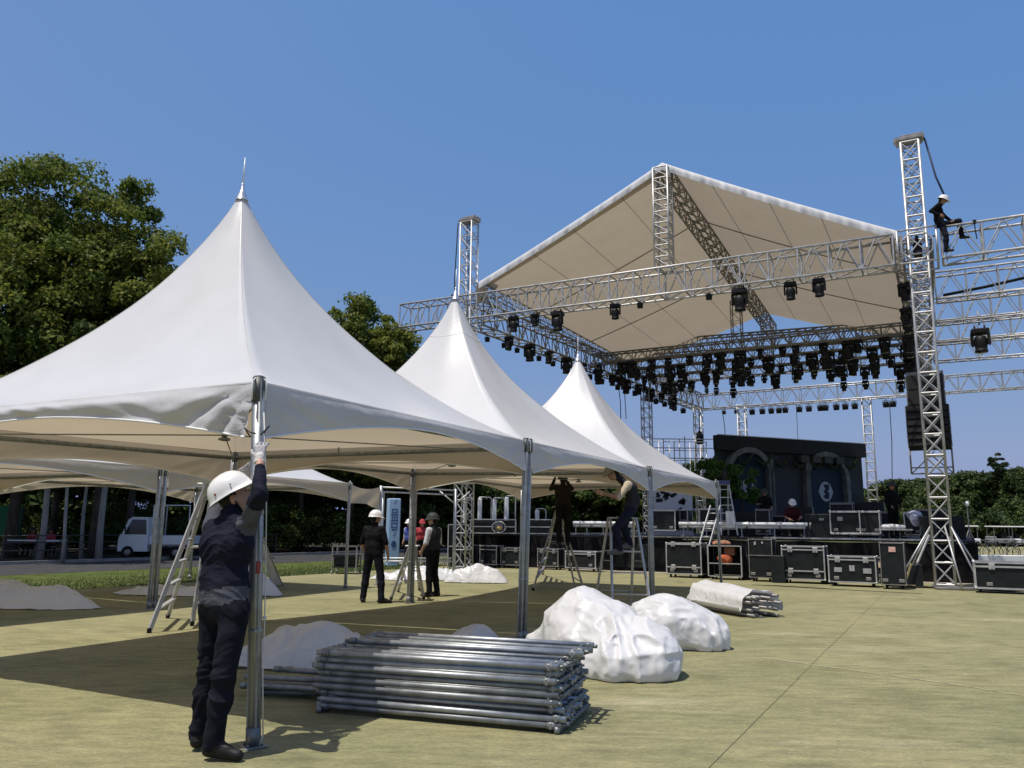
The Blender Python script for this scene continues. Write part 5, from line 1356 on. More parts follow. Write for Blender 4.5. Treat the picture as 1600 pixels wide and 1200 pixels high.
LAD5 = ladder((f1, f2, gnd(916, 934), gnd(899, 922)), (f1 + f2 + gnd(916, 934) + gnd(899, 922)) / 4 + V(0, 0, 2.0), .36, 'shaded step ladder behind the near double pole with the man in dark clothes', 6, alu_dark)
f1, f2 = gnd(233, 989), gnd(262, 966)
LAD1 = ladder((f1, f2, gnd(300, 978), gnd(331, 962)), V(-4.62, 12.4, 2.08), .36, 'aluminium step ladder standing left behind the worker at the pole', 6, alu, .06)
f1, f2 = gnd(611, 937), gnd(622, 925)
ladder((f1, f2, gnd(662, 936), gnd(655, 922)), V(-2.0, 16.7, 1.08), .4, 'low step ladder between the two standing workers', 3, alu)
f1, f2 = aty(1127, 836, 27.2), aty(1153, 836, 27.0); f1.z = f2.z = DZ
LADS = ladder((f1, f2, f1 + V(.05, 1.0, 0), f2 + V(-.05, 1.0, 0)), V((f1.x + f2.x) / 2, 27.6, DZ + 1.75), .30, 'tall step ladder with blue top standing on the platform', 6, alu)
mb = MB(); mb.box(V((f1.x + f2.x) / 2, 27.6, DZ + 1.83), (.34, .3, .14), 0, bev=.01); mb.build('tool_tray', mat('blue_tray', (.05, .06, .16), .6), LADS)
q = aty(1141, 812, 27.05); mb = MB(); mb.box(q, (.28, .05, .55), 0, bev=.01); mb.build('white_bag', sheet, None, 'white printed bag hanging on the platform ladder', 'bag')
a, b = gnd(1086, 903), aty(1118, 790, 26.2)
ll = thing('leaning_ladder', 'thin ladder leaning against the platform left of the open rack', 'ladder', a)
for s in (-.16, .16):
    mb = MB(); mb.bar(a + FD * s, b + FD * s, .03, .06); mb.build('rail', alu, ll)
for k in range(1, 9): mb = MB(); pa = a.lerp(b, k / 9); mb.tube(pa - FD * .16, pa + FD * .16, .014, 6); mb.build('rung', alu, ll)
# narrow white cloth on a leaning pole right of the near pole
tp = aty(404, 842, 17.5); b0, b1 = gnd(424, 916), gnd(441, 914)
vs = []; 
for i in range(15):
    for j in range(6):
        u, v = i / 14, j / 5; w0 = tp.lerp(b0, u); w1 = (tp + V(.06, 0, 0)).lerp(b1, u); p = w0.lerp(w1, v); vs.append((p.x, p.y - .06 * math.sin(v * 3.14) - .03 * math.sin(u * 9 + v * 4), max(p.z, .02)))
npart('draped_cloth', vs, np.array([(i * 6 + j, (i + 1) * 6 + j, (i + 1) * 6 + j + 1, i * 6 + j + 1) for i in range(14) for j in range(5)]), sheet, None, label='narrow white cloth draped down a leaning prop right of the near corner pole', cat='cloth')
mb = MB(); mb.tube(tp + V(.03, .08, .08), (b0 + b1) / 2 + V(.12, .1, -.0), .018, 6); mb.build('prop_pole', alu, None, 'thin leaning prop under the narrow white cloth', 'pole')

# ------------------------------------------------------------------ left background: banner column, cart, railing, truck, boards
p = gnd(612, 884); bc = thing('banner_column', 'tall pale blue square banner column with dark blue writing', 'banner', p)
ww, hh = .46, aty(612, 779, p.y).z
mb = MB(); mb.box(p + V(0, 0, hh / 2), (ww, ww, hh), .35, bev=.03); mb.build('sleeve', mat('banner_blue', (.30, .45, .62), .7, var=.08, scale=2), bc)
Rc = Matrix.Rotation(.35, 3, 'Z'); ink = mat('banner_ink', (.03, .07, .20), .7)
def glyph(cz, kind):
    mb = MB(); c = p + Rc @ V(0, -ww / 2 - .004, 0) + V(0, 0, cz); b = lambda x, z, w_, h_: mb.box(c + Rc @ V(x, 0, z), (w_, .008, h_), Rc)
    if kind == 0: b(0, .09, .22, .04); b(-.09, .02, .04, .16); b(.09, .02, .04, .16); b(0, -.03, .14, .035); b(0, -.10, .27, .04)
    if kind == 1: b(-.09, .03, .045, .17); b(0, .03, .045, .17); b(.09, .03, .045, .17); b(0, -.08, .28, .045)
    if kind == 2: b(0, .08, .24, .04); b(-.10, 0, .04, .12); b(.10, 0, .04, .12); b(0, -.08, .24, .04)
    if kind == 3: b(0, 0, .20, .05)
    if kind == 4: b(.04, .05, .04, .06); b(-.01, -.02, .04, .06)
    if kind == 5:
        mb.prism([(.10 * math.cos(k * .524), .13 * math.sin(k * .524)) for k in range(12)], .008, base=c, ax=(Rc @ V(1, 0, 0), V(0, 0, 1), Rc @ V(0, -1, 0)))
    mb.build('lettering', ink, bc)
for cz, k in ((hh - .14, 4), (hh * .80, 0), (hh * .70, 1), (hh * .60, 2), (hh * .535, 3), (hh * .46, 4), (hh * .32, 5), (hh * .08, 3)): glyph(cz, k)
a, b = gnd(518, 897), gnd(570, 893)
ct = thing('equipment_cart', 'low black equipment cart at the turf edge behind the back row pole', 'cart', a)
cw = b.x - a.x
mb = MB(); mb.box((a.x + cw / 2, a.y + .35, .55), (cw, .7, .05)); mb.box((a.x + cw / 2, a.y + .35, .22), (cw, .7, .05)); mb.build('shelf', case_black, ct)
for xx in (a.x, b.x):
    for yy in (a.y, a.y + .7): mb = MB(); mb.bar((xx, yy, .08), (xx, yy, .85), .04); mb.ball((xx, yy, .05), .05, 8); mb.build('post', alu_dark, ct)
mb = MB(); mb.bar((a.x, a.y, .85), (b.x, a.y, .85), .04); mb.build('handle', alu_dark, ct)
mb = MB(); mb.box((a.x + cw / 2, a.y + .35, .42), (cw * .9, .6, .32), bev=.02); mb.build('crate', case_black, ct)
# low pipes and trestle behind the men
for k, (x0, x1, y_, lab) in enumerate(((570, 705, 884, 'low grey pipe trestle on the turf behind the standing men'),)):
    a, b = gnd(x0, y_ + 6), gnd(x1, y_ + 6); tr = thing('pipe_trestle', lab, 'trestle', a)
    for dz in (.28, .38): mb = MB(); mb.tube(a + V(0, 0, dz), b + V(0, 0, dz), .03, 8); mb.build('pipe', alu, tr)
    for u in (.1, .4, .7, .95): mb = MB(); c = a.lerp(b, u); mb.path([c + V(-.12, 0, .01), c + V(-.06, 0, .36), c + V(.06, 0, .36), c + V(.12, 0, .01)], .018, 6); mb.build('leg', alu_dark, tr)
# railing along the path
r0 = E0 + ED * 2 + EN * 13.9; r1 = E0 + ED * 19 + EN * 13.9
rd = thing('railing', 'dark metal railing along the far side of the path on the left', 'railing', r0)
rail_m = mat('railing_paint', (.05, .055, .058), .5)
for i in range(15):
    p = r0.lerp(r1, i / 14); mb = MB(); mb.bar(p, p + V(0, 0, 1.0), .05); mb.build('post', rail_m, rd)
for z in (.98, .72, .42): mb = MB(); mb.tube(r0 + V(0, 0, z), r1 + V(0, 0, z), .024, 6); mb.build('rail', rail_m, rd)
a, b = aty(-30, 836, 36), aty(36, 790, 36); gb = thing('green_screen', 'bright green cloth screen beyond the railing at the left edge', 'screen', (a.x, 36, 0))
mb = MB(); mb.box(((a.x + b.x) / 2, 36, (a.z + b.z) / 2), (b.x - a.x, .05, b.z - a.z)); mb.build('cloth_panel', mat('green_cloth', (.010, .12, .045), .8, var=.1), gb)
for xx in (a.x, b.x): mb = MB(); mb.bar((xx, 36.05, 0), (xx, 36.05, b.z), .06); mb.build('post', rail_m, gb)
a = aty(60, 834, 35); tb_ = thing('trestle_table', 'white topped table beyond the railing beside the people in red', 'table', (a.x, 35, 0))
mb = MB(); mb.box((a.x, 35, .72), (2.2, .7, .05)); mb.build('top', white_paint, tb_)
for s in (-1, 1): mb = MB(); mb.bar((a.x + s, 35, 0), (a.x + s, 35, .7), .05); mb.build('leg', rail_m, tb_)

# small white pickup seen side on
p = gnd(236, 874); tk = thing('pickup_truck', 'small white pickup truck parked in tree shade behind the back row tents', 'truck', (p.x, p.y, 0))
tkm = mat('truck_white', (.62, .64, .66), .35, coat=.4, var=.04, scale=2); gls = mat('dark_glass', (.02, .024, .028), .08, spec=.8); wsm = mat('windscreen', (.10, .12, .14), .08, spec=.8)
X0 = p.x - 1.45; YF = p.y
def side(poly, y0, y1, name, m): MB().prism(poly, y1 - y0, base=(X0, y0, 0), ax=(V(1, 0, 0), V(0, 0, 1), V(0, 1, 0))).build(name, m, tk)
side([(0.02, .32), (1.25, .32), (1.25, 1.02), (.06, 1.02), (.0, .85), (-.02, .5)], YF, YF + 1.4, 'cab_body', tkm)
side([(.10, 1.02), (.36, 1.66), (.48, 1.72), (1.16, 1.72), (1.22, 1.02), (1.16, 1.02), (1.10, 1.64), (.50, 1.64), (.20, 1.02)], YF + .03, YF + 1.37, 'cab_frame', tkm)
side([(.22, 1.03), (.51, 1.62), (1.09, 1.62), (1.14, 1.03)], YF + .05, YF + .07, 'side_window', gls)
side([(.09, 1.04), (.355, 1.64), (.38, 1.64), (.12, 1.04)], YF + .08, YF + 1.3, 'windscreen', wsm)
side([(.48, 1.70), (1.16, 1.70), (1.16, 1.745), (.5, 1.745)], YF + .02, YF + 1.38, 'roof', tkm)
side([(.62, .40), (1.2, .40), (1.2, 1.0), (.62, 1.0)], YF - .012, YF, 'door', tkm)
side([(1.30, .62), (3.0, .62), (3.0, .98), (1.30, .98)], YF - .01, YF + .04, 'bed_side', tkm)
side([(1.30, .55), (3.0, .55), (3.0, .64), (1.30, .64)], YF + .04, YF + 1.38, 'bed_floor', alu_dark)
side([(1.30, .62), (3.0, .62), (3.0, .98), (1.30, .98)], YF + 1.36, YF + 1.41, 'bed_side', tkm)
side([(2.95, .62), (3.0, .62), (3.0, .98), (2.95, .98)], YF + .04, YF + 1.36, 'tailgate', tkm)
side([(.15, .25), (3.0, .25), (3.0, .42), (.15, .42)], YF + .3, YF + 1.1, 'chassis', rubber)
side([(-.05, .30), (.05, .30), (.05, .48), (-.05, .48)], YF + .05, YF + 1.35, 'bumper', mat('bumper_grey', (.2, .2, .2), .6))
mb = MB(); mb.path([(X0 + 1.38, YF + .05, .98), (X0 + 1.38, YF + .05, 2.25), (X0 + 1.38, YF + 1.35, 2.25), (X0 + 1.38, YF + 1.35, .98)], .03, 6); mb.build('headboard_frame', tkm, tk)
mb = MB(); mb.path([(X0 + 1.38, YF + .05, 2.25), (X0 + 2.9, YF + .05, 2.25), (X0 + 2.9, YF + .05, .98)], .03, 6); mb.build('load_rail', tkm, tk)
for xx in (.42, 2.45):
    for yy in (YF - .01, YF + 1.27):
        mb = MB(); mb.lathe((X0 + xx, yy + .07, .27), [(.16, -.07), (.26, -.08), (.28, -.05), (.28, .05), (.26, .08), (.16, .07)], 18, rot=Matrix.Rotation(math.pi / 2, 3, 'X')); w_ = mb.build('wheel', rubber, tk)
        mb = MB(); mb.lathe((X0 + xx, yy + .07, .27), [(.05, -.09), (.15, -.07), (.15, .07), (.05, .09)], 14, rot=Matrix.Rotation(math.pi / 2, 3, 'X')); mb.build('rim', alu_dark, w_)
mb = MB(); mb.ball((X0 - .0, YF + .2, .72), (.05, .12, .09), 10); mb.build('headlight', wsm, tk)
mb = MB(); mb.box((X0 + .30, YF - .10, 1.25), (.05, .08, .2), bev=.015); mb.tube((X0 + .3, YF - .07, 1.2), (X0 + .25, YF + .05, 1.05), .012, 5); mb.build('mirror', black, tk)

# ------------------------------------------------------------------ right background: carts, white beam, stand
for i, (px, lab) in enumerate(((1507, 'white roofed cart nearest the near tower among the far carts'), (1571, 'middle white roofed cart in front of the right woods'), (1604, 'white roofed cart cut by the right edge'))):
    p = gnd(px, 850); p = V(aty(px, 830, 80).x, 80 + i, 0)
    c = thing('utility_cart', lab, 'cart', p, 0, 'white roofed carts before the woods'); c.location = p
    o = p
    mb = MB(); mb.box(o + V(0, 0, 1.95), (2.1, 1.5, .12), bev=.05); mb.build('roof', white_paint, c)
    mb = MB(); mb.box(o + V(0, 0, .55), (2.4, 1.3, .45), bev=.08); mb.box(o + V(-.9, 0, .85), (.5, 1.2, .3), bev=.06); mb.build('body', white_paint if i != 1 else grey_cloth, c)
    for sx in (-.9, .9):
        for sy in (-.6, .6): mb = MB(); mb.bar(o + V(sx, sy, .7), o + V(sx, sy, 1.92), .05); mb.build('post', alu_dark, c)
    mb = MB(); mb.box(o + V(.1, 0, .95), (.6, 1.1, .5), bev=.06); mb.build('seat', black, c)
    for sx in (-.8, .8):
        for sy in (-.66, .66): mb = MB(); mb.lathe(o + V(sx, sy, .26), [(.1, -.08), (.25, -.08), (.26, 0), (.25, .08), (.1, .08)], 12, rot=Matrix.Rotation(math.pi / 2, 3, 'X')); mb.build('wheel', rubber, c)
for i in range(5):
    px = 1500 + i * 24 + (i % 2) * 5; p = V(aty(px, 850, 46).x, 46, 0); bk = thing('bicycle', f'parked bicycle beyond the white beam, {nth(i, 5)} of five', 'bicycle', p, rng.uniform(-.5, .5), 'bicycles parked beyond the white beam')
    for sx in (-.5, .5):
        mb = MB(); mb.path([(sx + .32 * math.cos(k * .4488), 0, .34 + .32 * math.sin(k * .4488)) for k in range(14)], .02, 5, closed=True)
        ORG_ = ORG[bk.name]; ORG[bk.name] = V(0, 0, 0); mb.build('wheel', rubber, bk); ORG[bk.name] = ORG_
    mb = MB(); mb.path([(-.5, 0, .34), (-.1, 0, .34), (.32, 0, .80), (-.22, 0, .78), (-.1, 0, .34)], .02, 5); mb.path([(.5, 0, .34), (.32, 0, .98), (.25, .25, 1.0)], .018, 5); mb.path([(-.1, 0, .34), (-.26, 0, .95)], .018, 5); mb.path([(-.5, 0, .34), (-.22, 0, .78)], .012, 5)
    ORG_ = ORG[bk.name]; ORG[bk.name] = V(0, 0, 0); mb.build('frame', alu_dark, bk); mb = MB(); mb.box((-.27, 0, .97), (.24, .12, .06), bev=.02); mb.build('saddle', black, bk); ORG[bk.name] = ORG_
p = aty(1520, 872, 31); p.z = 0; q = aty(1660, 868, 31)
wb = thing('white_beam', 'long white box beam on trestles beyond the near tower on the right', 'beam', p)
zb_ = aty(1560, 873, 31).z
mb = MB(); mb.box(V((p.x + q.x) / 2, 31.1, zb_), (q.x - p.x, .5, .26), -.03, bev=.02); mb.build('beam_body', white_paint, wb)
for u in (.05, .35, .65, .95):
    c = p.lerp(V(q.x, 31, 0), u); mb = MB(); mb.path([c + V(-.2, 0, .02), c + V(0, 0, zb_ - .12), c + V(.2, 0, .02)], .03, 6); mb.build('trestle', alu_dark, wb)
p = aty(1517, 860, 40); p.z = 0; st = thing('lamp_stand', 'thin tripod stand with a small white lamp beyond the platform on the right', 'stand', p)
zt_ = aty(1517, 790, 40).z; mb = MB(); mb.tube(p + V(0, 0, .5), p + V(0, 0, zt_), .025, 6); mb.build('pole', alu_dark, st)
for k in range(3): mb = MB(); mb.tube(p + V(0, 0, 1.6), p + V(.6 * math.cos(k * 2.1), .6 * math.sin(k * 2.1), .02), .02, 6); mb.build('leg', alu_dark, st)
mb = MB(); mb.ball(p + V(0, 0, zt_ + .08), (.12, .1, .14), 8); mb.build('lamp_head', white_paint, st)
# cables and planks at the near tower foot
mb = MB(); o = TR; pts = [o + FD * a + FN * b + V(0, 0, .02) for a, b in ((-1.4, -.5), (-.9, -.75), (-.3, -.6), (.2, -.8), (.8, -.6), (1.4, -.75), (1.9, -.3), (2.6, .1))]; mb.path(pts, .02, 6); mb.path([q + FN * .12 + V(0, 0, .01) for q in pts], .018, 6)
mb.build('power_cable', rubber, None, 'black power cables lying round the foot of the near tower', 'cable', kind=None)
mb = MB(); mb.box(TR + FD * .2 - FN * .75 + V(0, 0, .03), (.9, .5, .03), rz + .2); mb.box(TR + FD * .35 - FN * .7 + V(0, 0, .055), (.6, .4, .02), rz - .1); mb.build('packing_board', alu_dark, None, 'thin boards lying at the foot of the near tower', 'board')
mb = MB(); a = gnd(1418, 915); mb.bar(a, aty(1452, 836, a.y + .5), .045); mb.build('prop_pole', alu, None, 'inclined grey prop leaning left of the near tower foot', 'pole')
mb = MB(); a = gnd(1412, 918); mb.bar(a + V(-.3, 0, .04), a + V(.35, .1, .04), .09, .05); mb.bar(a, aty(1424, 880, a.y), .04); mb.build('timber_offcut', mat('timber', (.36, .29, .14), .8, var=.3, scale=8), None, 'yellowish timber offcut on the ground left of the near tower', 'timber')
mb = MB(); a, b = gnd(1175, 914), gnd(1322, 922); mb.path([a, a.lerp(b, .3) + V(0, .05, .012), a.lerp(b, .7) + V(0, -.06, .012), b, gnd(1440, 928)], .012, 5); mb.build('ground_cable', rubber, None, 'thin black cable on the turf in front of the flight cases', 'cable')

# ------------------------------------------------------------------ trees and shrubs
leafA = leaf_mat('leaf_maple', (.050, .090, .018), (.125, .170, .030), (.260, .250, .050), .45)
leafB = leaf_mat('leaf_dark', (.026, .050, .013), (.056, .088, .020), (.105, .130, .030), .34)
leafC = leaf_mat('leaf_far', (.030, .052, .018), (.050, .078, .022), (.080, .105, .030), .25)
leafS = leaf_mat('leaf_shrub', (.025, .045, .013), (.055, .085, .02), (.13, .15, .035), .35)
leafG = leaf_mat('leaf_bright', (.05, .10, .02), (.10, .18, .035), (.18, .26, .05), .4)
leafP = leaf_mat('needle', (.015, .030, .014), (.026, .045, .018), (.04, .06, .022), .2)
bark = mat('bark', (.075, .062, .05), .95, var=.35, scale=6, bump=.8, bscale=14, stretch=(1, 1, .25))
pale_bark = mat('pale_bark', (.24, .23, .215), .9, var=.3, scale=5, bump=.6, bscale=10, stretch=(1, 1, .3))
def leaf_cloud(C, R, n, size, seed, flat=.35, shell=.55):
    """n leaves scattered through each of the clumps C (k,3) of radii R (k,3)"""
    g = np.random.default_rng(seed); k = len(C); ci = np.repeat(np.arange(k), n); N = k * n
    d = g.normal(size=(N, 3)); d /= np.linalg.norm(d, axis=1)[:, None]
    d[:, 2] = np.where(d[:, 2] < -.3, -d[:, 2] * .6, d[:, 2])
    r = shell + (1 - shell) * g.random(N) ** .6; r *= np.where(g.random(N) < .12, 1.25, 1.0)
    P = C[ci] + d * r[:, None] * R[ci]
    nrm = d * .7 + g.normal(size=(N, 3)) * .55 + np.array([0, 0, flat]); nrm /= np.linalg.norm(nrm, axis=1)[:, None]
    t = g.normal(size=(N, 3)); t -= nrm * (t * nrm).sum(1)[:, None]; t[:, 2] -= .3; t /= np.linalg.norm(t, axis=1)[:, None]
    b = np.cross(nrm, t); s = size * g.uniform(.6, 1.25, N)[:, None]
    V4 = np.stack([P - t * s * .5, P + b * s * .33 - t * s * .05 + nrm * s * .08, P + t * s * .55, P - b * s * .33 - t * s * .05 + nrm * s * .08], 1)
    return V4.reshape(-1, 3), np.arange(N * 4).reshape(-1, 4)
def tree(px, Y, ytop, r, label, leaves=22000, size=.26, lm=leafA, zb=3.2, bk=bark, name='leafy_tree', group=None, seed=1, trunk_r=.2, nclump=110, point=1.0, base=None, shape=1.0):
    p = aty(px, 800, Y); p.z = 0
    if base is not None: p = Vector(base)
    H = aty(px, ytop, Y).z if ytop is not None else base[2]
    p.z = 0
    t = thing(name, label, 'tree', p, 0, group)
    g = np.random.default_rng(seed); mid_ = (H + zb) / 2; hz = (H - zb) / 2
    C = []
    while len(C) < nclump:
        d = g.normal(size=3); d /= np.linalg.norm(d)
        q = g.random() ** .38
        z = mid_ + d[2] * hz * q; tpr = 1.0 - .45 * max(0, (z - mid_) / hz) ** 1.5 * shape - .25 * max(0, (mid_ - z) / hz) ** 2
        lob = 1 + .22 * math.sin(3 * math.atan2(d[1], d[0]) + seed) + .12 * math.sin(7 * d[2] + 5 * d[0] + seed)
        C.append((p.x + d[0] * r * q * tpr * lob, p.y + d[1] * r * q * tpr * lob, min(z, H - .5)))
    C = np.array(C); rr = g.uniform(.55, 1.15, nclump) * r * .21
    R = np.stack([rr, rr, rr * g.uniform(.7, 1.25, nclump) * point], 1)
    R[:, 2] = np.minimum(R[:, 2], np.maximum(H - C[:, 2], .3))
    v, f = leaf_cloud(C, R, max(8, leaves // nclump), size, seed)
    npart('crown', v, f, lm, t, False)
    mb = MB(); n = 7; pts = []; rs_ = []
    for i in range(n):
        u = i / (n - 1); pts.append(V(p.x + .18 * math.sin(seed + u * 3) * u, p.y + .15 * math.cos(seed * 2 + u * 3) * u, (H * .72) * u)); rs_.append(trunk_r * (1.25 if i == 0 else 1) * (1 - .75 * u))
    mb.path(pts, rs_, 10); mb.build('trunk', bk, t)
    for k in range(7):
        c = V(*C[int(g.integers(nclump))]); u = min(.95, max(.3, (c.z - 1.2) / (H * .72) * .75)); i = int(u * (n - 1)); s = pts[i].lerp(pts[min(i + 1, n - 1)], u * (n - 1) - i)
        mb = MB(); m_ = s.lerp(c, .5) + V(0, 0, .3); mb.path([s, m_, c], [trunk_r * .38, trunk_r * .25, trunk_r * .08], 6); mb.build('limb', bk, t)
    return t
gL = 'tall trees behind the tents on the left'
tree(22, 35, 248, 4.9, 'tallest broadleaf tree at the left edge behind the near tent', 70000, .21, leafA, 3.4, group=gL, seed=2, nclump=260, trunk_r=.26)
tree(152, 35, 280, 3.7, 'round topped broadleaf tree right of the tallest one, beside the near tent slope', 60000, .20, leafA, 3.2, group=gL, seed=3, nclump=230, trunk_r=.22)
tree(-75, 33, 300, 4.6, 'broadleaf tree cut by the left edge of the picture', 38000, .21, leafA, 3.4, group=gL, seed=4, nclump=180, trunk_r=.22)
tree(205, 39, 385, 2.7, 'lower broadleaf tree filling the gap above the near tent slope', 34000, .21, leafB, 3.0, group=gL, seed=5, nclump=150)
tree(85, 41, 360, 4.6, 'dark tree standing behind the two tall ones on the left', 34000, .25, leafB, 3.0, group=gL, seed=6, nclump=150)
tree(548, 48, 456, 3.4, 'tree top showing between the first two tent peaks, the taller one', 40000, .22, leafA, 3.2, group='tree tops between the tent peaks', seed=27, nclump=260)
tree(606, 47, 505, 3.0, 'tree top showing between the first two tent peaks, the lower one', 32000, .21, leafA, 3.0, group='tree tops between the tent peaks', seed=28, nclump=220)
tree(470, 47, 520, 4.6, 'dark tree behind the back row tents left of the standing man', 26000, .26, leafB, 2.6, seed=9, nclump=90, group='dark trees behind the tents')
tree(345, 45, 480, 4.6, 'dark tree behind the worker with raised arms', 22000, .26, leafB, 2.4, seed=10, nclump=90, group='dark trees behind the tents')
for i, (px, Y, yt, r) in enumerate(((665, 52, 640, 3.6), (735, 54, 690, 3.4), (810, 56, 700, 3.4), (890, 58, 705, 3.6), (980, 60, 712, 3.6), (1060, 62, 720, 3.4))):
    tree(px, Y, yt, r, 'dark leafy tree behind the left half of the stage, ' + nth(i, 6), 12000, .32, leafB, .8, seed=20 + i, nclump=90, group='trees behind the left half of the stage')
# slim pale trunks in front of the dark trees
for i, (px0, px1, yb, w_, lab) in enumerate(((61, 77, 876, 10, 'thick pale tree trunk nearest the left edge before the railing'), (95, 108, 880, 5.5, 'thin pale tree trunk, left one of the two thin ones'), (125, 136, 874, 6, 'thin pale forked tree trunk, right one of the two thin ones'), (154, 166, 875, 10, 'thick pale tree trunk left of the white pickup'))):
    b = gnd(px0, yb); r_ = w_ / FOC * b.y / 2
    H = 8.5 if w_ > 8 else 6.2
    t = thing('slim_tree', lab, 'tree', b, 0, 'pale trunked trees along the path')
    mb = MB(); n = 8; mb.path([b + V(.05 * math.sin(i + k), .04 * math.cos(k + i), H * k / (n - 1)) for k in range(n)], [r_ * (1.15 if k == 0 else 1) * (1 - .45 * k / (n - 1)) for k in range(n)], 10); mb.build('trunk', pale_bark, t)
    g = np.random.default_rng(60 + i); C = []
    for k in range(26):
        a = g.uniform(0, 6.28); q = g.random() ** .5 * (2.3 if w_ > 8 else 1.6); C.append((b.x + q * math.cos(a), b.y + q * math.sin(a) * .9, H - 2.6 + g.uniform(0, 3.4)))
    C = np.array(C); R = np.full((26, 3), .62); v, f = leaf_cloud(C, R, 130, .25, 60 + i); npart('crown', v, f, leafB, t, False)
    for k in range(5): mb = MB(); s = b + V(0, 0, H - 3.0 + .4 * k); mb.path([s, V(*C[k * 5])], [r_ * .4, r_ * .15], 6); mb.build('limb', pale_bark, t)
def shrub(p, h, r, label, group, n=2600, lm=leafS, seed=0, size=.16):
    t = thing('shrub', label, 'shrub', p, 0, group); g = np.random.default_rng(seed); k = 26; C = []
    for i in range(k):
        a = g.uniform(0, 6.28); q = g.random() ** .5 * r * .8; C.append((p.x + q * math.cos(a), p.y + q * math.sin(a), h * (.15 + .72 * g.random() * (1 - .4 * q / r))))
    C = np.array(C); R = np.stack([g.uniform(.2, .36, k) * r] * 2 + [g.uniform(.14, .26, k) * h], 1)
    v, f = leaf_cloud(C, R, n // k, size, seed); f = f
    npart('foliage', v, f, lm, t, False)
    for i in range(4): mb = MB(); mb.path([p + V(0, 0, -.0), V(*C[i])], [.04, .012], 5); mb.build('stem', bark, t)
    return t
for i in range(26):
    px = -20 + i * 40 + rng.uniform(-12, 12); Y = 41 + (i % 3) * 2.2 + max(0, i - 11) * .9; p = aty(px, 800, Y); p.z = 0
    if (p - E0).dot(EN) < 14.6: p = p + EN * (14.8 - (p - E0).dot(EN))
    h = rng.uniform(2.2, 3.6) if i % 4 else rng.uniform(1.5, 2.0)
    shrub(p, h, rng.uniform(1.3, 2.0), f'leafy shrub under the trees behind the tents, {nth(i, 26) if i < 13 else (ORDN[25 - i] + " from the right" if i < 25 else "rightmost")}', 'shrubs under the trees', 2400, (leafS, leafB)[i % 2], 100 + i, .17)
# the mass of the wood that closes the view behind the shrubs, and behind the woods on the right
def wood(pts, depth, h, n, size, lm, seed, name='far_woods'):
    g = np.random.default_rng(seed); k = 1000; u = g.random(k) * (len(pts) - 1); i = u.astype(int); f_ = u - i
    A_ = np.array([tuple(p) for p in pts]); B_ = A_[i] * (1 - f_)[:, None] + A_[np.minimum(i + 1, len(pts) - 1)] * f_[:, None]
    hh = np.interp(u, np.arange(len(pts)), h); C = B_ + np.stack([g.uniform(-.6, .6, k), g.uniform(0, depth, k), np.zeros(k)], 1); C[:, 2] = hh * g.random(k) ** .8
    R = np.stack([g.uniform(.9, 1.5, k), g.uniform(.9, 1.5, k), g.uniform(.6, 1.0, k)], 1); C[:, 2] = np.minimum(C[:, 2], hh - R[:, 2] * .6); C[:, 2] = np.maximum(C[:, 2], .3)
    v, f = leaf_cloud(C, R, n // k, size, seed); npart(name, v, f, lm, None, False, kind='stuff')
wood([V(aty(px, 800, 52 + q).x, 52 + q, 0) for px, q in ((-80, -6), (100, -4), (300, -2), (500, 0), (700, 4), (900, 8), (1060, 12))], 3.5, [9.5, 9.5, 9, 8, 6, 5, 4.6], 210000, .44, leafB, 300)
wood([V(aty(px, 800, 112).x, 112, 0) for px in (1345, 1420, 1500, 1580, 1680)], 6, [6.5, 8, 9, 9.6, 9.6], 70000, .55, leafC, 301)
# woods on the right
wr = [(1352, 118, 772), (1378, 112, 757), (1404, 110, 748), (1430, 112, 752), (1452, 108, 764), (1474, 100, 752), (1492, 98, 741), (1512, 95, 735), (1533, 97, 738), (1553, 93, 741), (1574, 95, 735), (1596, 92, 730), (1618, 92, 727), (1645, 95, 735)]
for i, (px, Y, yt) in enumerate(wr):
    lab = 'green tree in the far woods right of the stage, ' + nth(i, len(wr))
    tree(px, Y, yt, 3.7 + (i % 3) * .4, lab, 12000, .38, leafC, .4, seed=40 + i, nclump=110, group='trees of the far right woods', trunk_r=.2, shape=.6)
for i in range(12):
    px = 1360 + i * 26; Y = 86 - (i % 2) * 3; p = aty(px, 800, Y); p.z = 0
    shrub(p, 3.2 + (i % 3) * .8, 2.2, f'bushy undergrowth at the foot of the right woods, {nth(i, 12)}', 'undergrowth of the right woods', 2400, leafC if i % 2 else leafB, 150 + i, .34)
# pine above the right woods
p = aty(1564, 800, 92); p.z = 0; Hp = aty(1564, 703, 92).z
pn = thing('pine_tree', 'dark pine rising above the right woods', 'tree', p)
C = []; R = []
for k in range(46):
    q = rng.random() ** .7; z = Hp - .2 - q * 4.6; wd_ = (.15 + q * 2.0) * rng.uniform(.35, 1.1); a = rng.uniform(0, 6.28)
    C.append((p.x + wd_ * math.cos(a), p.y + wd_ * math.sin(a), z + .25 * wd_)); r_ = .22 + .28 * q * rng.uniform(.6, 1.2); R.append((r_ * 1.2, r_ * 1.2, r_ * .75))
v, f = leaf_cloud(np.array(C), np.array(R), 110, .26, 71); npart('crown', v, f, leafP, pn, False)
mb = MB(); mb.path([p, p + V(.1, 0, Hp * .5), p + V(0, 0, Hp - .3)], [.2, .14, .03], 8); mb.build('trunk', bark, pn)
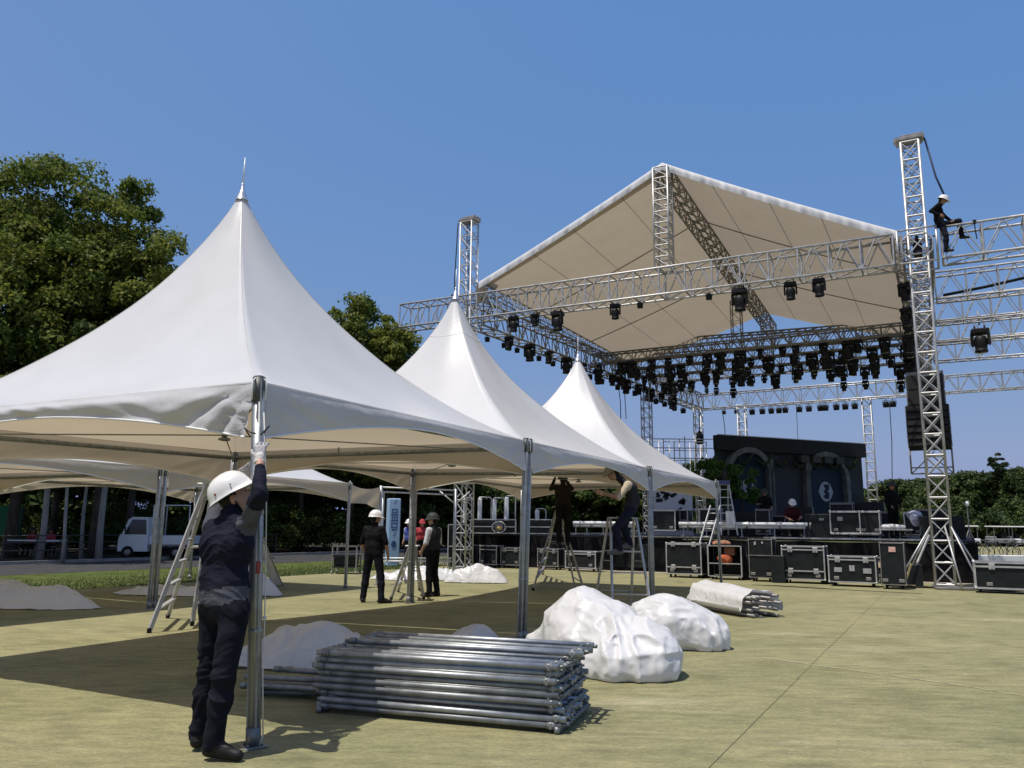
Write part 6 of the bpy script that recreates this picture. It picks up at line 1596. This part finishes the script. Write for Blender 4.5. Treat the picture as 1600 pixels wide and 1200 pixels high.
# potted greenery by the backdrop
for i, (px, yb, yt, Y, r) in enumerate(((1106, 800, 716, 36, .55), (1132, 790, 722, 37, .7), (1160, 785, 722, 37, .6))):
    p = aty(px, 800, Y); p.z = DZ; h = aty(px, yt, Y).z - DZ; t = thing('stage_plant', f'tall leafy plant beside the left edge of the backdrop, {nth(i, 3)}', 'plant', p, 0, 'plants beside the backdrop')
    g = np.random.default_rng(80 + i); k = 16; C = np.stack([p.x + g.uniform(-r, r, k), p.y + g.uniform(-r, r, k), DZ + h * g.uniform(.45, .95, k)], 1); v, f = leaf_cloud(C, np.full((k, 3), .26), 60, .20, 90 + i); npart('foliage', v, f, leafG, t, False)
    mb = MB(); mb.path([p, p + V(.05, 0, h * .8)], [.05, .02], 6); mb.build('stem', bark, t); mb = MB(); mb.lathe(p, [(.2, 0), (.28, .4), (.24, .4)], 12); mb.build('pot', black, t)
# grass blades along the verge edge
nb = 26000; u_ = npr.uniform(0, 34, nb); a_ = np.abs(npr.normal(0, 1.8, nb)) % 6.1 + .04
bx = E0.x + ED.x * (u_ - 6) + EN.x * a_; by = E0.y + ED.y * (u_ - 6) + EN.y * a_; hh_ = npr.uniform(.02, .065, nb); th = npr.uniform(0, 6.28, nb)
P0 = np.stack([bx, by, np.full(nb, -.004)], 1); dx = np.stack([np.cos(th), np.sin(th), np.zeros(nb)], 1) * .012
tipv = P0 + np.stack([npr.normal(0, .02, nb), npr.normal(0, .02, nb), hh_], 1)
Vb = np.stack([P0 - dx, P0 + dx, tipv], 1).reshape(-1, 3)
npart('grass_blades', Vb, np.arange(nb * 3).reshape(-1, 3), mat('blade', (.085, .115, .03), .8), None, False, kind='stuff')

# ------------------------------------------------------------------ people
skin_m = mat('skin', (.40, .23, .15), .55, var=.08, scale=12); skin_d = mat('skin_tanned', (.30, .165, .10), .55, var=.08, scale=12)
navy = mat('navy_jersey', (.013, .014, .024), .85, var=.25, scale=10, bump=.35, bscale=28, stretch=(1, 1, 2.2)); grey_j = mat('grey_jersey', (.075, .08, .095), .85, var=.15, scale=9, bump=.35, bscale=28, stretch=(1, 1, 2.2))
trs = mat('dark_trousers', (.011, .012, .018), .8, var=.3, scale=9, bump=.4, bscale=22); boot_m = mat('boot_leather', (.014, .013, .013), .5, var=.3, scale=14, bump=.4, bscale=50)
blk_c = mat('black_polo', (.010, .010, .011), .85, var=.3, scale=9, bump=.35, bscale=25); wht_c = mat('white_sleeve', (.50, .52, .54), .85, var=.08, scale=9); char_c = mat('charcoal_vest', (.030, .032, .036), .85, var=.2, scale=8, bump=.35, bscale=22)
glove_m = mat('knit_glove', (.50, .49, .50), .95, var=.12, scale=40, bump=.8, bscale=160); cuff_m = mat('glove_cuff', (.58, .56, .52), .95, bump=.5, bscale=120)
hair_m = mat('hair', (.010, .009, .008), .6, bump=.5, bscale=60); hat_m = mat('hard_hat', (.72, .71, .68), .28, var=.05, scale=6, coat=.3); hat_d = mat('dark_hat', (.035, .04, .038), .6, var=.2); red_c = mat('red_shirt', (.35, .03, .04), .85); blue_c = mat('blue_shirt', (.05, .08, .30), .85); drk_red = mat('dark_red_vest', (.055, .014, .016), .85)
tan_c = mat('tan_shirt', (.42, .36, .25), .85, var=.1)
def vnormals(v, f):
    n = np.zeros_like(v); fn = np.cross(v[f[:, 2]] - v[f[:, 0]], v[f[:, 3]] - v[f[:, 1]])
    for k in range(4): np.add.at(n, f[:, k], fn)
    return n / np.maximum(np.linalg.norm(n, axis=1), 1e-9)[:, None]
def hand_prims(F, w, d, side, nrm, mi, s=1.0, curl=.5, k=.006, hold=False):
    """palm and five fingers: w wrist, d direction of the palm, side towards the thumb, nrm out of the palm"""
    w, d, side, nrm = Vector(w), Vector(d).normalized(), Vector(side), Vector(nrm)
    side = (side - d * side.dot(d)).normalized(); nrm = d.cross(side) * (1 if d.cross(side).dot(nrm) > 0 else -1)
    for a in (-.028, -.010, .010, .028): F.cap(w + (d * .018 + side * a * .55) * s, w + (d * .088 + side * a) * s, .0135 * s, .0115 * s, .014, mi)
    for i, (a, L) in enumerate(((-.034, .060), (-.012, .074), (.011, .078), (.032, .070))):
        p = w + (d * .090 + side * a) * s; dd = d; 
        for j, fr_ in enumerate((.46, .31, .23)):
            c = curl * (.7 + .35 * j) * (1 + .12 * (1.5 - i) * .5)
            dd = (dd * math.cos(c) + nrm * math.sin(c)).normalized() if True else dd
            q = p + dd * L * fr_ * s; F.cap(p, q, (.0088 - .0008 * j) * s, (.0082 - .0008 * j) * s, k, mi); p = q
            perp = (nrm - dd * nrm.dot(dd)); nrm_l = perp.normalized() if perp.length > 1e-3 else nrm
            nrm2 = nrm_l
    p = w + (d * .028 + side * .026) * s; q = p + (d * .030 + side * .030 + nrm * .012) * s; r_ = q + (d * .028 + side * .008 + nrm * .018) * s
    F.cap(p, q, .0125 * s, .0105 * s, .010, mi); F.cap(q, r_, .0102 * s, .0085 * s, k, mi)
J0 = dict(hipL=(-.095, 0, .92), hipR=(.095, 0, .92), kneeL=(-.105, .015, .50), kneeR=(.105, .015, .50), ankL=(-.11, -.025, .085), ankR=(.11, -.025, .085), toeL=(-.13, .17, .03), toeR=(.13, .17, .03),
          pel=(0, 0, .97), waist=(0, .005, 1.10), chest=(0, .012, 1.29), neck=(0, -.01, 1.465), head=(0, .025, 1.625),
          shL=(-.185, -.01, 1.415), shR=(.185, -.01, 1.415), elL=(-.235, -.03, 1.13), elR=(.235, -.03, 1.13), wrL=(-.24, .06, .885), wrR=(.24, .06, .885))
def helmet_mesh(name, R, c, m, t, brim=.05, s=1.0, cap=False):
    vs = []; n = 28; prof = [(0.02, 1.0), (.30, .965), (.55, .86), (.76, .67), (.90, .42), (.97, .16), (1.0, 0.0), (1.03, -.05)]
    for r_, z in prof:
        for i in range(n):
            a = 2 * math.pi * i / n; x, y = r_ * .124 * math.cos(a), r_ * .148 * math.sin(a)
            rd = .006 * max(0, 1 - abs(x) / .022) * (z > .15)
            vs.append((x, y, z * .128 + rd))
    for ext, dz in ((.6, -.012), (1.0, -.018), (1.0, -.024), (.4, -.018)):
        for i in range(n):
            a = 2 * math.pi * i / n; f = max(0, math.sin(a)) ** 1.6 * brim + .009; vs.append(((1.03 * .124 + f * .55 * ext) * math.cos(a), (1.03 * .148 + f * ext) * math.sin(a), -.0064 + dz * (.5 + max(0, math.sin(a)))))
    for i in range(n):
        a = 2 * math.pi * i / n; vs.append((.118 * math.cos(a), .142 * math.sin(a), -.012))
    rows = len(prof) + 5; fs = [(j * n + i, j * n + (i + 1) % n, (j + 1) * n + (i + 1) % n, (j + 1) * n + i) for j in range(rows - 1) for i in range(n)]
    mb = MB(); mb.add([Vector(c) + R @ (Vector(v) * s) for v in vs], [f[::-1] for f in fs], 0, True); o = len(mb.v) - len(vs); mb.f.append(tuple(range(o, o + n))); mb.m.append(0); mb.sm.append(True)
    return mb.build(name, m, t)
def person(label, loc, rz_, J=None, h=.011, mats=None, sleeve='long', H=1.75, hat=None, group=None, head_rot=(0, 0), gloves=False, worldJ=False, fold=.005, hands=True, seed=0, hatm=None, hands_dir=None, curl=.45, extra=None, brim=.05):
    """mats: top, sleeve (upper arm), fore (forearm), pants, shoe, skin, hem"""
    j = {k: Vector(v) for k, v in J0.items()}
    s = H / 1.75; loc = Vector(loc); Rz_ = Matrix.Rotation(rz_, 3, 'Z')
    for k in j: j[k] = loc + Rz_ @ (j[k] * s)
    if J:
        for k, v in J.items(): j[k] = Vector(v) if worldJ else loc + Rz_ @ (Vector(v) * s)
    m_ = dict(top=blk_c, sleeve=None, fore=None, pants=trs, shoe=boot_m, skin=skin_m, hem=None, hand=None)
    m_.update(mats or {}); m_['sleeve'] = m_['sleeve'] or m_['top']; m_['fore'] = m_['fore'] or (m_['sleeve'] if sleeve == 'long' else m_['skin']); m_['hem'] = m_['hem'] or m_['top']; m_['hand'] = m_['hand'] or m_['skin']
    order = ['skin', 'top', 'sleeve', 'fore', 'pants', 'shoe', 'hem', 'hand']; MI = {k: i for i, k in enumerate(order)}
    pts = np.array([tuple(v) for v in j.values()]); F = Field(pts.min(0) - .24, pts.max(0) + .27, h)
    X = Rz_ @ V(1, 0, 0); sh = (j['shR'] - j['shL']); SX = sh.normalized(); HX = (j['hipR'] - j['hipL']).normalized(); FW = Rz_ @ V(0, 1, 0)
    # trunk
    a = .075 * s
    F.cap(j['pel'] - HX * a, j['pel'] + HX * a, .108 * s, .108 * s, .02, MI['pants'])
    F.cap(j['pel'] + (j['waist'] - j['pel']) * .42 - HX * a, j['pel'] + (j['waist'] - j['pel']) * .42 + HX * a, .112 * s, None, .03, MI['hem'])
    for sx in (-1, 1):
        F.cap(j['waist'] + SX * sx * .055 * s, j['chest'] + SX * sx * .07 * s, .104 * s, .112 * s, .05, MI['top']); F.cap(j['pel'] + HX * sx * .06 * s, j['waist'] + SX * sx * .055 * s, .104 * s, .102 * s, .03, MI['hem'])
    F.cap(j['waist'] - SX * .065 * s, j['waist'] + SX * .065 * s, .108 * s, None, .06, MI['top'])
    F.cap(j['chest'] - SX * .085 * s, j['chest'] + SX * .085 * s, .116 * s, None, .06, MI['top'])
    up_ = (j['neck'] - j['chest']).normalized()
    F.cap(j['shL'] - up_ * .015 + SX * .03, j['shR'] - up_ * .015 - SX * .03, .062 * s, None, .07, MI['top'])
    F.cap(j['neck'] - SX * .06 * s - up_ * .03, j['neck'] + SX * .06 * s - up_ * .03, .05 * s, None, .04, MI['top'])
    F.cap(j['neck'] - up_ * .03, j['neck'].lerp(j['head'], .26), .066 * s, .062 * s, .02, MI['top']); F.cap(j['neck'] - up_ * .02, j['head'] - (j['head'] - j['neck']).normalized() * .05, .054 * s, .052 * s, .02, MI['skin'])
    # head
    Rh = Rz_ @ Matrix.Rotation(head_rot[0], 3, 'Z') @ Matrix.Rotation(head_rot[1], 3, 'X')
    hc = j['head']; Rn = np.array(Rh)
    F.ell(hc, np.array((.076, .095, .115)) * s, Rn, .01, MI['skin'])
    F.ell(hc + Rh @ V(0, .030, -.058) * s, np.array((.056, .062, .060)) * s, Rn, .03, MI['skin'])
    F.cap(hc + Rh @ V(0, .090, .012) * s, hc + Rh @ V(0, .108, -.022) * s, .009 * s, .015 * s, .012, MI['skin'])
    F.cap(hc + Rh @ V(-.03, .088, .02) * s, hc + Rh @ V(.03, .088, .02) * s, .012 * s, None, .015, MI['skin'])
    F.cap(hc + Rh @ V(-.018, .084, -.056) * s, hc + Rh @ V(.018, .084, -.056) * s, .010 * s, None, .01, MI['skin'])
    for sx in (-1, 1): F.ell(hc + Rh @ V(sx * .078, -.005, -.005) * s, np.array((.012, .022, .034)) * s, Rn, .008, MI['skin'])
    # legs
    for S_ in 'LR':
        hp_, kn, an, to = (j[x + S_] for x in ('hip', 'knee', 'ank', 'toe'))
        F.cap(hp_, kn, .098 * s, .070 * s, .035, MI['pants'])
        F.cap(kn, kn.lerp(an, .35), .069 * s, .070 * s, .03, MI['pants']); F.cap(kn.lerp(an, .35), an + (kn - an).normalized() * .035, .070 * s, .058 * s, .03, MI['pants'])
        F.cap(an + (kn - an).normalized() * .0, an + (kn - an).normalized() * .06, .056 * s, .06 * s, .012, MI['pants'])
        fd = (to - an); fd.z = 0; fd = fd.normalized() if fd.length > 1e-4 else FW
        heel = an - fd * .035; heel.z = an.z - .04 * s
        F.cap(an, an + (kn - an).normalized() * .03, .046 * s, .048 * s, .01, MI['shoe'])
        F.cap(heel, to, .043 * s, .036 * s, .02, MI['shoe']); F.cap(an - V(0, 0, .01), an.lerp(to, .55), .045 * s, .038 * s, .02, MI['shoe'])
    # arms
    for S_ in 'LR':
        sh_, el, wr = (j[x + S_] for x in ('sh', 'el', 'wr'))
        F.cap(sh_, el, .060 * s, .050 * s, .045, MI['sleeve'])
        if extra: F.cap(sh_.lerp(el, .66), el, .054 * s, .0505 * s, .0, MI['fore'])
        if sleeve == 'none': F.cap(sh_, el, .056 * s, .046 * s, .0, MI['sleeve'])
        e2 = sh_.lerp(el, .62)
        if sleeve == 'short': F.cap(e2.lerp(el, .35), el, .047 * s, .043 * s, .0, MI['skin'])
        r1, r2 = (.049, .036) if sleeve == 'long' else (.042, .029)
        if extra and S_ in extra:
            F.cap(el, el.lerp(wr, extra[S_]), r1 * s, .041 * s, .02, MI['fore']); F.cap(el.lerp(wr, extra[S_]), wr, .031 * s, .028 * s, .004, MI['skin'])
        else: F.cap(el, wr, r1 * s, r2 * s, .02 if sleeve == 'long' else .015, MI['fore'])
        if hands and not gloves:
            d = (wr - el).normalized()
            if hands_dir and S_ in hands_dir: d = (Rz_ @ Vector(hands_dir[S_])).normalized()
            hand_prims(F, wr, d, FW * 1.0 + d * .0, SX * (-1 if S_ == 'R' else 1), MI['hand'], s * 1.0, curl)
    v, f, fm = F.skin(); v = relax(v, f, 2)
    if fold:
        nrm = vnormals(v, f); vm = np.zeros(len(v)); cloth = np.isin(fm, [MI[k] for k in ('top', 'sleeve', 'pants', 'hem')] + ([MI['fore']] if sleeve == 'long' else []))
        for k in range(4): np.maximum.at(vm, f[:, k], cloth.astype(float))
        ld = np.array(Rz_).T; lv = (v - np.array(loc)) @ np.array(Rz_)
        wv = np.stack([vnoise(lv * 3 + 3, seed), vnoise(lv * 3 + 8, seed + 1), vnoise(lv * 3, seed + 2)], 1) * .25
        q = 1 - np.abs(vnoise((lv + wv) * np.array([5, 5, 12.0]), seed + 3)); q2 = 1 - np.abs(vnoise((lv + wv) * np.array([11, 11, 22.0]), seed + 4))
        v = v + nrm * (((q ** 2 - .35) * fold + (q2 ** 2 - .35) * fold * .45) * vm)[:, None]
    t = thing('person', label, 'person', (loc.x, loc.y, min(p.z for p in j.values()) - .03), 0, group)
    npart('body', v, f, [m_[k] for k in order], t, True, fm)
    mb = MB(); mb.ball(hc + Rh @ V(0, -.014, .012) * s, (.083 * s, .094 * s, .112 * s), 16, rot=Rh); mb.ball(hc + Rh @ V(0, -.040, -.045) * s, (.066 * s, .060 * s, .075 * s), 14, rot=Rh); mb.build('hair', hair_m, t)
    for sx in (-1, 1): mb = MB(); mb.ball(hc + Rh @ V(sx * .031, .090, .004) * s, (.011 * s, .006 * s, .006 * s), 6, rot=Rh); mb.build('eye', black, t)
    if hat: helmet_mesh(hat, Rh, hc + Rh @ V(0, .004, .042) * s, hatm or hat_m, t, brim, s)
    return t, j, Rh
def W3(px, py, Y): return aty(px, py, Y)
# the worker at the near pole
hl = -math.radians(50)
base = (gnd(345, 1190) + gnd(308, 1176)) / 2
HJ = dict(ankR=W3(334, 1163, 5.50), toeR=W3(372, 1181, 5.47), ankL=W3(310, 1150, 5.74), toeL=W3(322, 1163, 5.95),
          kneeR=W3(349, 1057, 5.50), kneeL=W3(327, 1053, 5.72), hipR=W3(366, 958, 5.56), hipL=W3(334, 955, 5.72), pel=W3(350, 948, 5.64), waist=W3(350, 912, 5.64), chest=W3(354, 852, 5.66),
          neck=W3(361, 806, 5.68), head=W3(366, 778, 5.72), shR=W3(386, 820, 5.58), shL=W3(330, 822, 5.79), elR=W3(407, 771, 5.42), wrR=W3(406, 718, 5.67), elL=W3(345, 772, 6.0), wrL=W3(377, 748, 5.93))
HJ['ankR'].z = HJ['ankL'].z = .10; HJ['toeR'].z = HJ['toeL'].z = .04
hero, hj, Rh = person('worker in navy jersey and white hard hat raising gloved hands to the near tent pole', base, hl, HJ, .0085, dict(top=navy, sleeve=grey_j, fore=navy, hem=grey_j, pants=trs, hand=glove_m), 'long', 1.74, None, worldJ=True, gloves=True, head_rot=(-.45, .58), fold=.014, seed=5, extra={'R': .66})
Rhat = Rh @ Matrix.Rotation(.02, 3, 'X')
ht = helmet_mesh('hard_hat', Rhat, hj['head'] + Rhat @ V(0, .0, .05), hat_m, hero, .06, 1.08)
for (x, y, z, r_, m__) in ((.098, -.085, .03, .010, mat('hat_badge', (.25, .05, .03), .5)), (.127, .03, .035, .006, black)):
    mb = MB(); mb.ball(hj['head'] + Rhat @ (V(0, 0, .05) + V(x, y, z) * 1.04), r_, 8); mb.build('badge', m__, ht)
mb = MB(); mb.path([hj['head'] + Rhat @ V(sx * .08, .0, z) for sx, z in ((1, .03), (1.0, -.05), (.7, -.11), (0, -.135), (-.7, -.11), (-1, -.05), (-1, .03))], .006, 5); mb.build('chin_strap', black, hero)
for S_, tgt in (('R', P1), ('L', P1)):
    wr, el = hj['wr' + S_], hj['el' + S_]
    d = (wr - el).normalized()
    if S_ == 'R': d = (d * .3 + V(-.05, .22, 1)).normalized()
    else: d = (d * .5 + V(.5, -.1, .9)).normalized()
    F = Field(np.array(wr) - .16, np.array(wr) + .22, .0042)
    to_pole = (V(P1.x, P1.y, wr.z + .1) - wr); to_pole.z *= .2
    side = V(-1, .1, .1) if S_ == 'R' else V(-.3, -.6, .3)
    hand_prims(F, wr, d, side, to_pole, 0, 1.12, .72 if S_ == 'R' else .5, .005)
    F.cap(wr - d * .022, wr + d * .02, .033, .031, .012, 1)
    v, f, fm = F.skin(); v = relax(v, f, 1); npart('glove', v, f, [glove_m, cuff_m], hero, True, fm)
    mb = MB(); mb.lathe(wr - d * .022, [(.035, -.010), (.040, -.006), (.040, .006), (.035, .012)], 16, rot=d.to_track_quat('Z', 'Y').to_matrix(), cap=False); mb.build('glove_cuff', cuff_m, hero)
mb = MB(); pc = hj['pel'].lerp(hj['waist'], .08)
HXv = (hj['hipR'] - hj['hipL']).normalized()
pts = [pc + HXv * (.192 * math.cos(k * .3927)) + HXv.cross(V(0, 0, 1)) * (.118 * math.sin(k * .3927)) for k in range(16)]
mb.path(pts, .009, 6, closed=True); mb.build('belt', boot_m, hero)

# men standing behind
b = (gnd(565, 940) + gnd(597, 944)) / 2
person('man in black polo and white topped hard hat seen from behind between the tents', b, -.35, dict(ankL=(-.20, .0, .085), toeL=(-.27, .17, .03), kneeL=(-.165, .03, .50), ankR=(.22, -.03, .085), toeR=(.36, .10, .03), kneeR=(.17, .02, .50), elL=(-.27, -.0, 1.15), wrL=(-.25, .12, .93), elR=(.27, .0, 1.15), wrR=(.25, .12, .92)), .011, dict(top=blk_c, pants=trs), 'short', 1.76, 'hard_hat', head_rot=(-.55, -.05), seed=11, brim=.03)
b = gnd(671, 932) + V(.05, 0, 0)
person('man in charcoal vest and white sleeves with dark helmet, facing left', b, 1.05, dict(ankL=(-.12, -.02, .085), ankR=(.13, -.05, .085), elR=(.25, .0, 1.14), wrR=(.19, .17, .96), elL=(-.25, .02, 1.14), wrL=(-.17, .18, .96)), .011, dict(top=char_c, sleeve=wht_c, pants=mat('black_trousers', (.010, .010, .012), .8, var=.2)), 'short', 1.74, 'hard_hat', head_rot=(.35, 0), seed=12, hatm=hat_d, brim=.03)
# man on the sunlit ladder
Yh = 16.75
J4 = dict(ankR=W3(968, 859, 14.20), toeR=W3(951, 864, 14.2), kneeR=W3(962, 826, 14.15), hipR=W3(984, 799, 14.25), ankL=W3(984, 850, 14.55), toeL=W3(968, 856, 14.5), kneeL=W3(974, 822, 14.5), hipL=W3(982, 799, 14.45), pel=W3(985, 795, 14.35), waist=W3(989, 780, 14.35), chest=W3(984, 763, 14.3),
          neck=W3(970, 749, 14.3), head=W3(958, 740, 14.3), shR=W3(981, 757, 14.1), shL=W3(977, 756, 14.45), elR=W3(967, 778, 14.0), wrR=W3(945, 772, 14.05), elL=W3(962, 776, 14.5), wrL=W3(941, 769, 14.35))
person('capped man in dark vest reaching left under the tent edge from the sunlit ladder', W3(975, 860, 14.3), math.radians(85), J4, .011, dict(top=char_c, sleeve=tan_c, fore=skin_d, pants=mat('blue_work_trousers', (.014, .017, .032), .8, var=.25), shoe=mat('grey_shoe', (.10, .10, .11), .7)), 'short', 1.72, 'cap', worldJ=True, head_rot=(0, -.35), seed=13, hatm=mat('cap_grey', (.22, .21, .19), .8), hands_dir={'R': (0, 1, .25), 'L': (0, 1, .25)}, brim=.055)
# man on the shaded ladder
c5 = (gnd(833, 923) + gnd(916, 934)) / 2
p5_ = V(aty(880, 800, 19.0).x, 19.0, aty(880, 853, 19.0).z)
person('man in dark clothes working high on the shaded ladder under the tent', p5_, .15, dict(elL=(-.27, .20, 1.40), wrL=(-.14, .34, 1.66), elR=(.27, .20, 1.40), wrR=(.12, .34, 1.66), shL=(-.185, .02, 1.44), shR=(.185, .02, 1.44)), .014, dict(top=mat('dark_brown_shirt', (.018, .014, .011), .85, var=.2), pants=blk_c), 'long', 1.66, 'cap', seed=14, hatm=hat_d)
# seated man on the platform
p6_ = aty(1238, 824, 27.5); p6_.z = DZ
person('man in dark red vest and white hard hat sitting on the platform edge box', p6_, math.radians(172), dict(pel=(0, 0, .50), hipL=(-.1, .02, .47), hipR=(.1, .02, .47), kneeL=(-.17, .42, .50), kneeR=(.17, .42, .50), ankL=(-.18, .44, .09), ankR=(.18, .44, .09), toeL=(-.2, .62, .04), toeR=(.2, .62, .04), waist=(0, .05, .63), chest=(0, .11, .82), neck=(0, .15, 1.0), head=(0, .20, 1.15), shL=(-.19, .13, .95), shR=(.19, .13, .95), elL=(-.27, .22, .70), elR=(.27, .22, .70), wrL=(-.16, .44, .62), wrR=(.13, .46, .60)), .013, dict(top=drk_red, fore=skin_d, pants=blk_c), 'short', 1.72, 'hard_hat', head_rot=(0, -.35), seed=15)
mb = MB(); mb.box(p6_ + V(0, .05, .19), (.5, .42, .37), .1, bev=.02); mb.build('seat_box', case_black, None, 'low black box under the seated man on the platform', 'box')
p7_ = aty(1397, 826, 26.0); p7_.z = DZ + .08
person('man dressed all in black standing near the right end of the platform', p7_, math.radians(195), dict(elL=(-.26, .02, 1.15), wrL=(-.2, .14, .95), elR=(.26, .02, 1.15), wrR=(.2, .16, .98)), .013, dict(top=mat('soft_black', (.009, .009, .010), .9), pants=mat('soft_black', (.009, .009, .01), .9), skin=skin_d), 'long', 1.72, 'cap', seed=16, hatm=hat_d)
mb = MB(); mb.box(p7_ + V(0, 0, -.05), (.7, .6, .1), rz); mb.build('riser', case_black, None, 'flat black riser under the man dressed all in black', 'riser')
p9_ = aty(1197, 822, 30.5); p9_.z = DZ
person('dark clothed man standing in the shade before the left arch', p9_, math.radians(150), dict(elR=(.27, .1, 1.18), wrR=(.14, .3, 1.2)), .015, dict(top=blk_c, pants=blk_c, skin=skin_d), 'short', 1.74, 'cap', seed=17, hatm=hat_d)
# rigger astride the beam
zt = BZ1 + .0; Yr = aty(1474, 372, 21.2).y
ub = onl(1474, TR, TR + FD * 5, 372)
fb = ub - FN * .30
def RP(f, n, z): return V(ub.x, ub.y, 0) + FD * f + FN * n + V(0, 0, z)
JR = dict(pel=RP(-.06, -.30, zt + .13), hipL=RP(-.03, -.22, zt + .12), hipR=RP(-.03, -.38, zt + .12), kneeR=RP(.06, -.48, zt - .30), ankR=RP(.04, -.46, zt - .70), toeR=RP(.20, -.50, zt - .76), kneeL=RP(.42, -.20, zt + .16), ankL=RP(.46, -.1, zt - .26), toeL=RP(.62, -.1, zt - .32),
          waist=RP(-.08, -.30, zt + .28), chest=RP(-.08, -.30, zt + .48), neck=RP(-.03, -.30, zt + .65), head=RP(.06, -.32, zt + .80), shL=RP(-.06, -.12, zt + .62), shR=RP(-.06, -.48, zt + .62), elR=RP(-.26, -.58, zt + .44), wrR=RP(-.06, -.58, zt + .30), elL=RP(.08, -.08, zt + .40), wrL=RP(.20, -.22, zt + .22))
person('rigger in black with white hard hat astride the top of the front beam', RP(0, -.3, zt - .7), math.atan2(FD.y, FD.x) - math.pi / 2, JR, .012, dict(top=mat('soft_black', (.009, .009, .010), .9), pants=trs, skin=skin_d), 'long', 1.72, 'hard_hat', worldJ=True, head_rot=(0, -.45), seed=18)
mb = MB(); c = RP(.78, -.34, zt + .02); mb.ball(c, .07, 8); mb.path([c, c + V(0, 0, -.25), c + V(.03, 0, -.5)], .015, 5); mb.build('clamp_tool', rubber, None, 'dark clamp hanging on the beam top right of the rigger', 'clamp')
# people far behind
for i, (px, yb, Y, rz_, tm, lab, hat_, hm) in enumerate(((638, 876, 30, 2.6, blue_c, 'distant person in blue and white with a white helmet beyond the low ladder', 'hard_hat', hat_m), (658, 876, 30.5, 3.4, red_c, 'distant person in a red shirt beyond the low ladder', 'cap', red_c))):
    p = aty(px, yb, Y); p.z = 0; person(lab, p, rz_, None, .02, dict(top=tm, sleeve=wht_c if i == 0 else tm, pants=blk_c), 'short', 1.7, hat_, seed=20 + i, fold=0, hatm=hm)
for i, px in enumerate((52, 80)):
    p = aty(px, 850, 36.5); p.z = 0
    person('person in red sitting beyond the railing, ' + ('left one' if i == 0 else 'right one') + ' of two', p, 3.0, dict(pel=(0, 0, .50), hipL=(-.1, .02, .47), hipR=(.1, .02, .47), kneeL=(-.12, .44, .50), kneeR=(.12, .44, .50), ankL=(-.12, .46, .09), ankR=(.12, .46, .09), toeL=(-.12, .62, .04), toeR=(.12, .62, .04), waist=(0, .03, .63), chest=(0, .06, .82), neck=(0, .07, 1.0), head=(0, .10, 1.16), shL=(-.19, .06, .95), shR=(.19, .06, .95), elL=(-.25, .15, .72), elR=(.25, .15, .72), wrL=(-.12, .34, .74), wrR=(.12, .34, .74)), .022, dict(top=red_c, pants=blk_c), 'long', 1.7, 'cap', 'people in red beyond the railing', seed=30 + i, fold=0, hatm=hat_d)
    mb = MB(); mb.box((p.x, p.y - .05, .42), (.42, .42, .05)); 
    for sx in (-.18, .18):
        for sy in (-.18, .18): mb.bar((p.x + sx, p.y - .05 + sy, 0), (p.x + sx, p.y - .05 + sy, .42), .03)
    mb.build('stool', alu_dark, None, 'small stool under the ' + ('left' if i == 0 else 'right') + ' person in red', 'stool', 'stools beyond the railing')
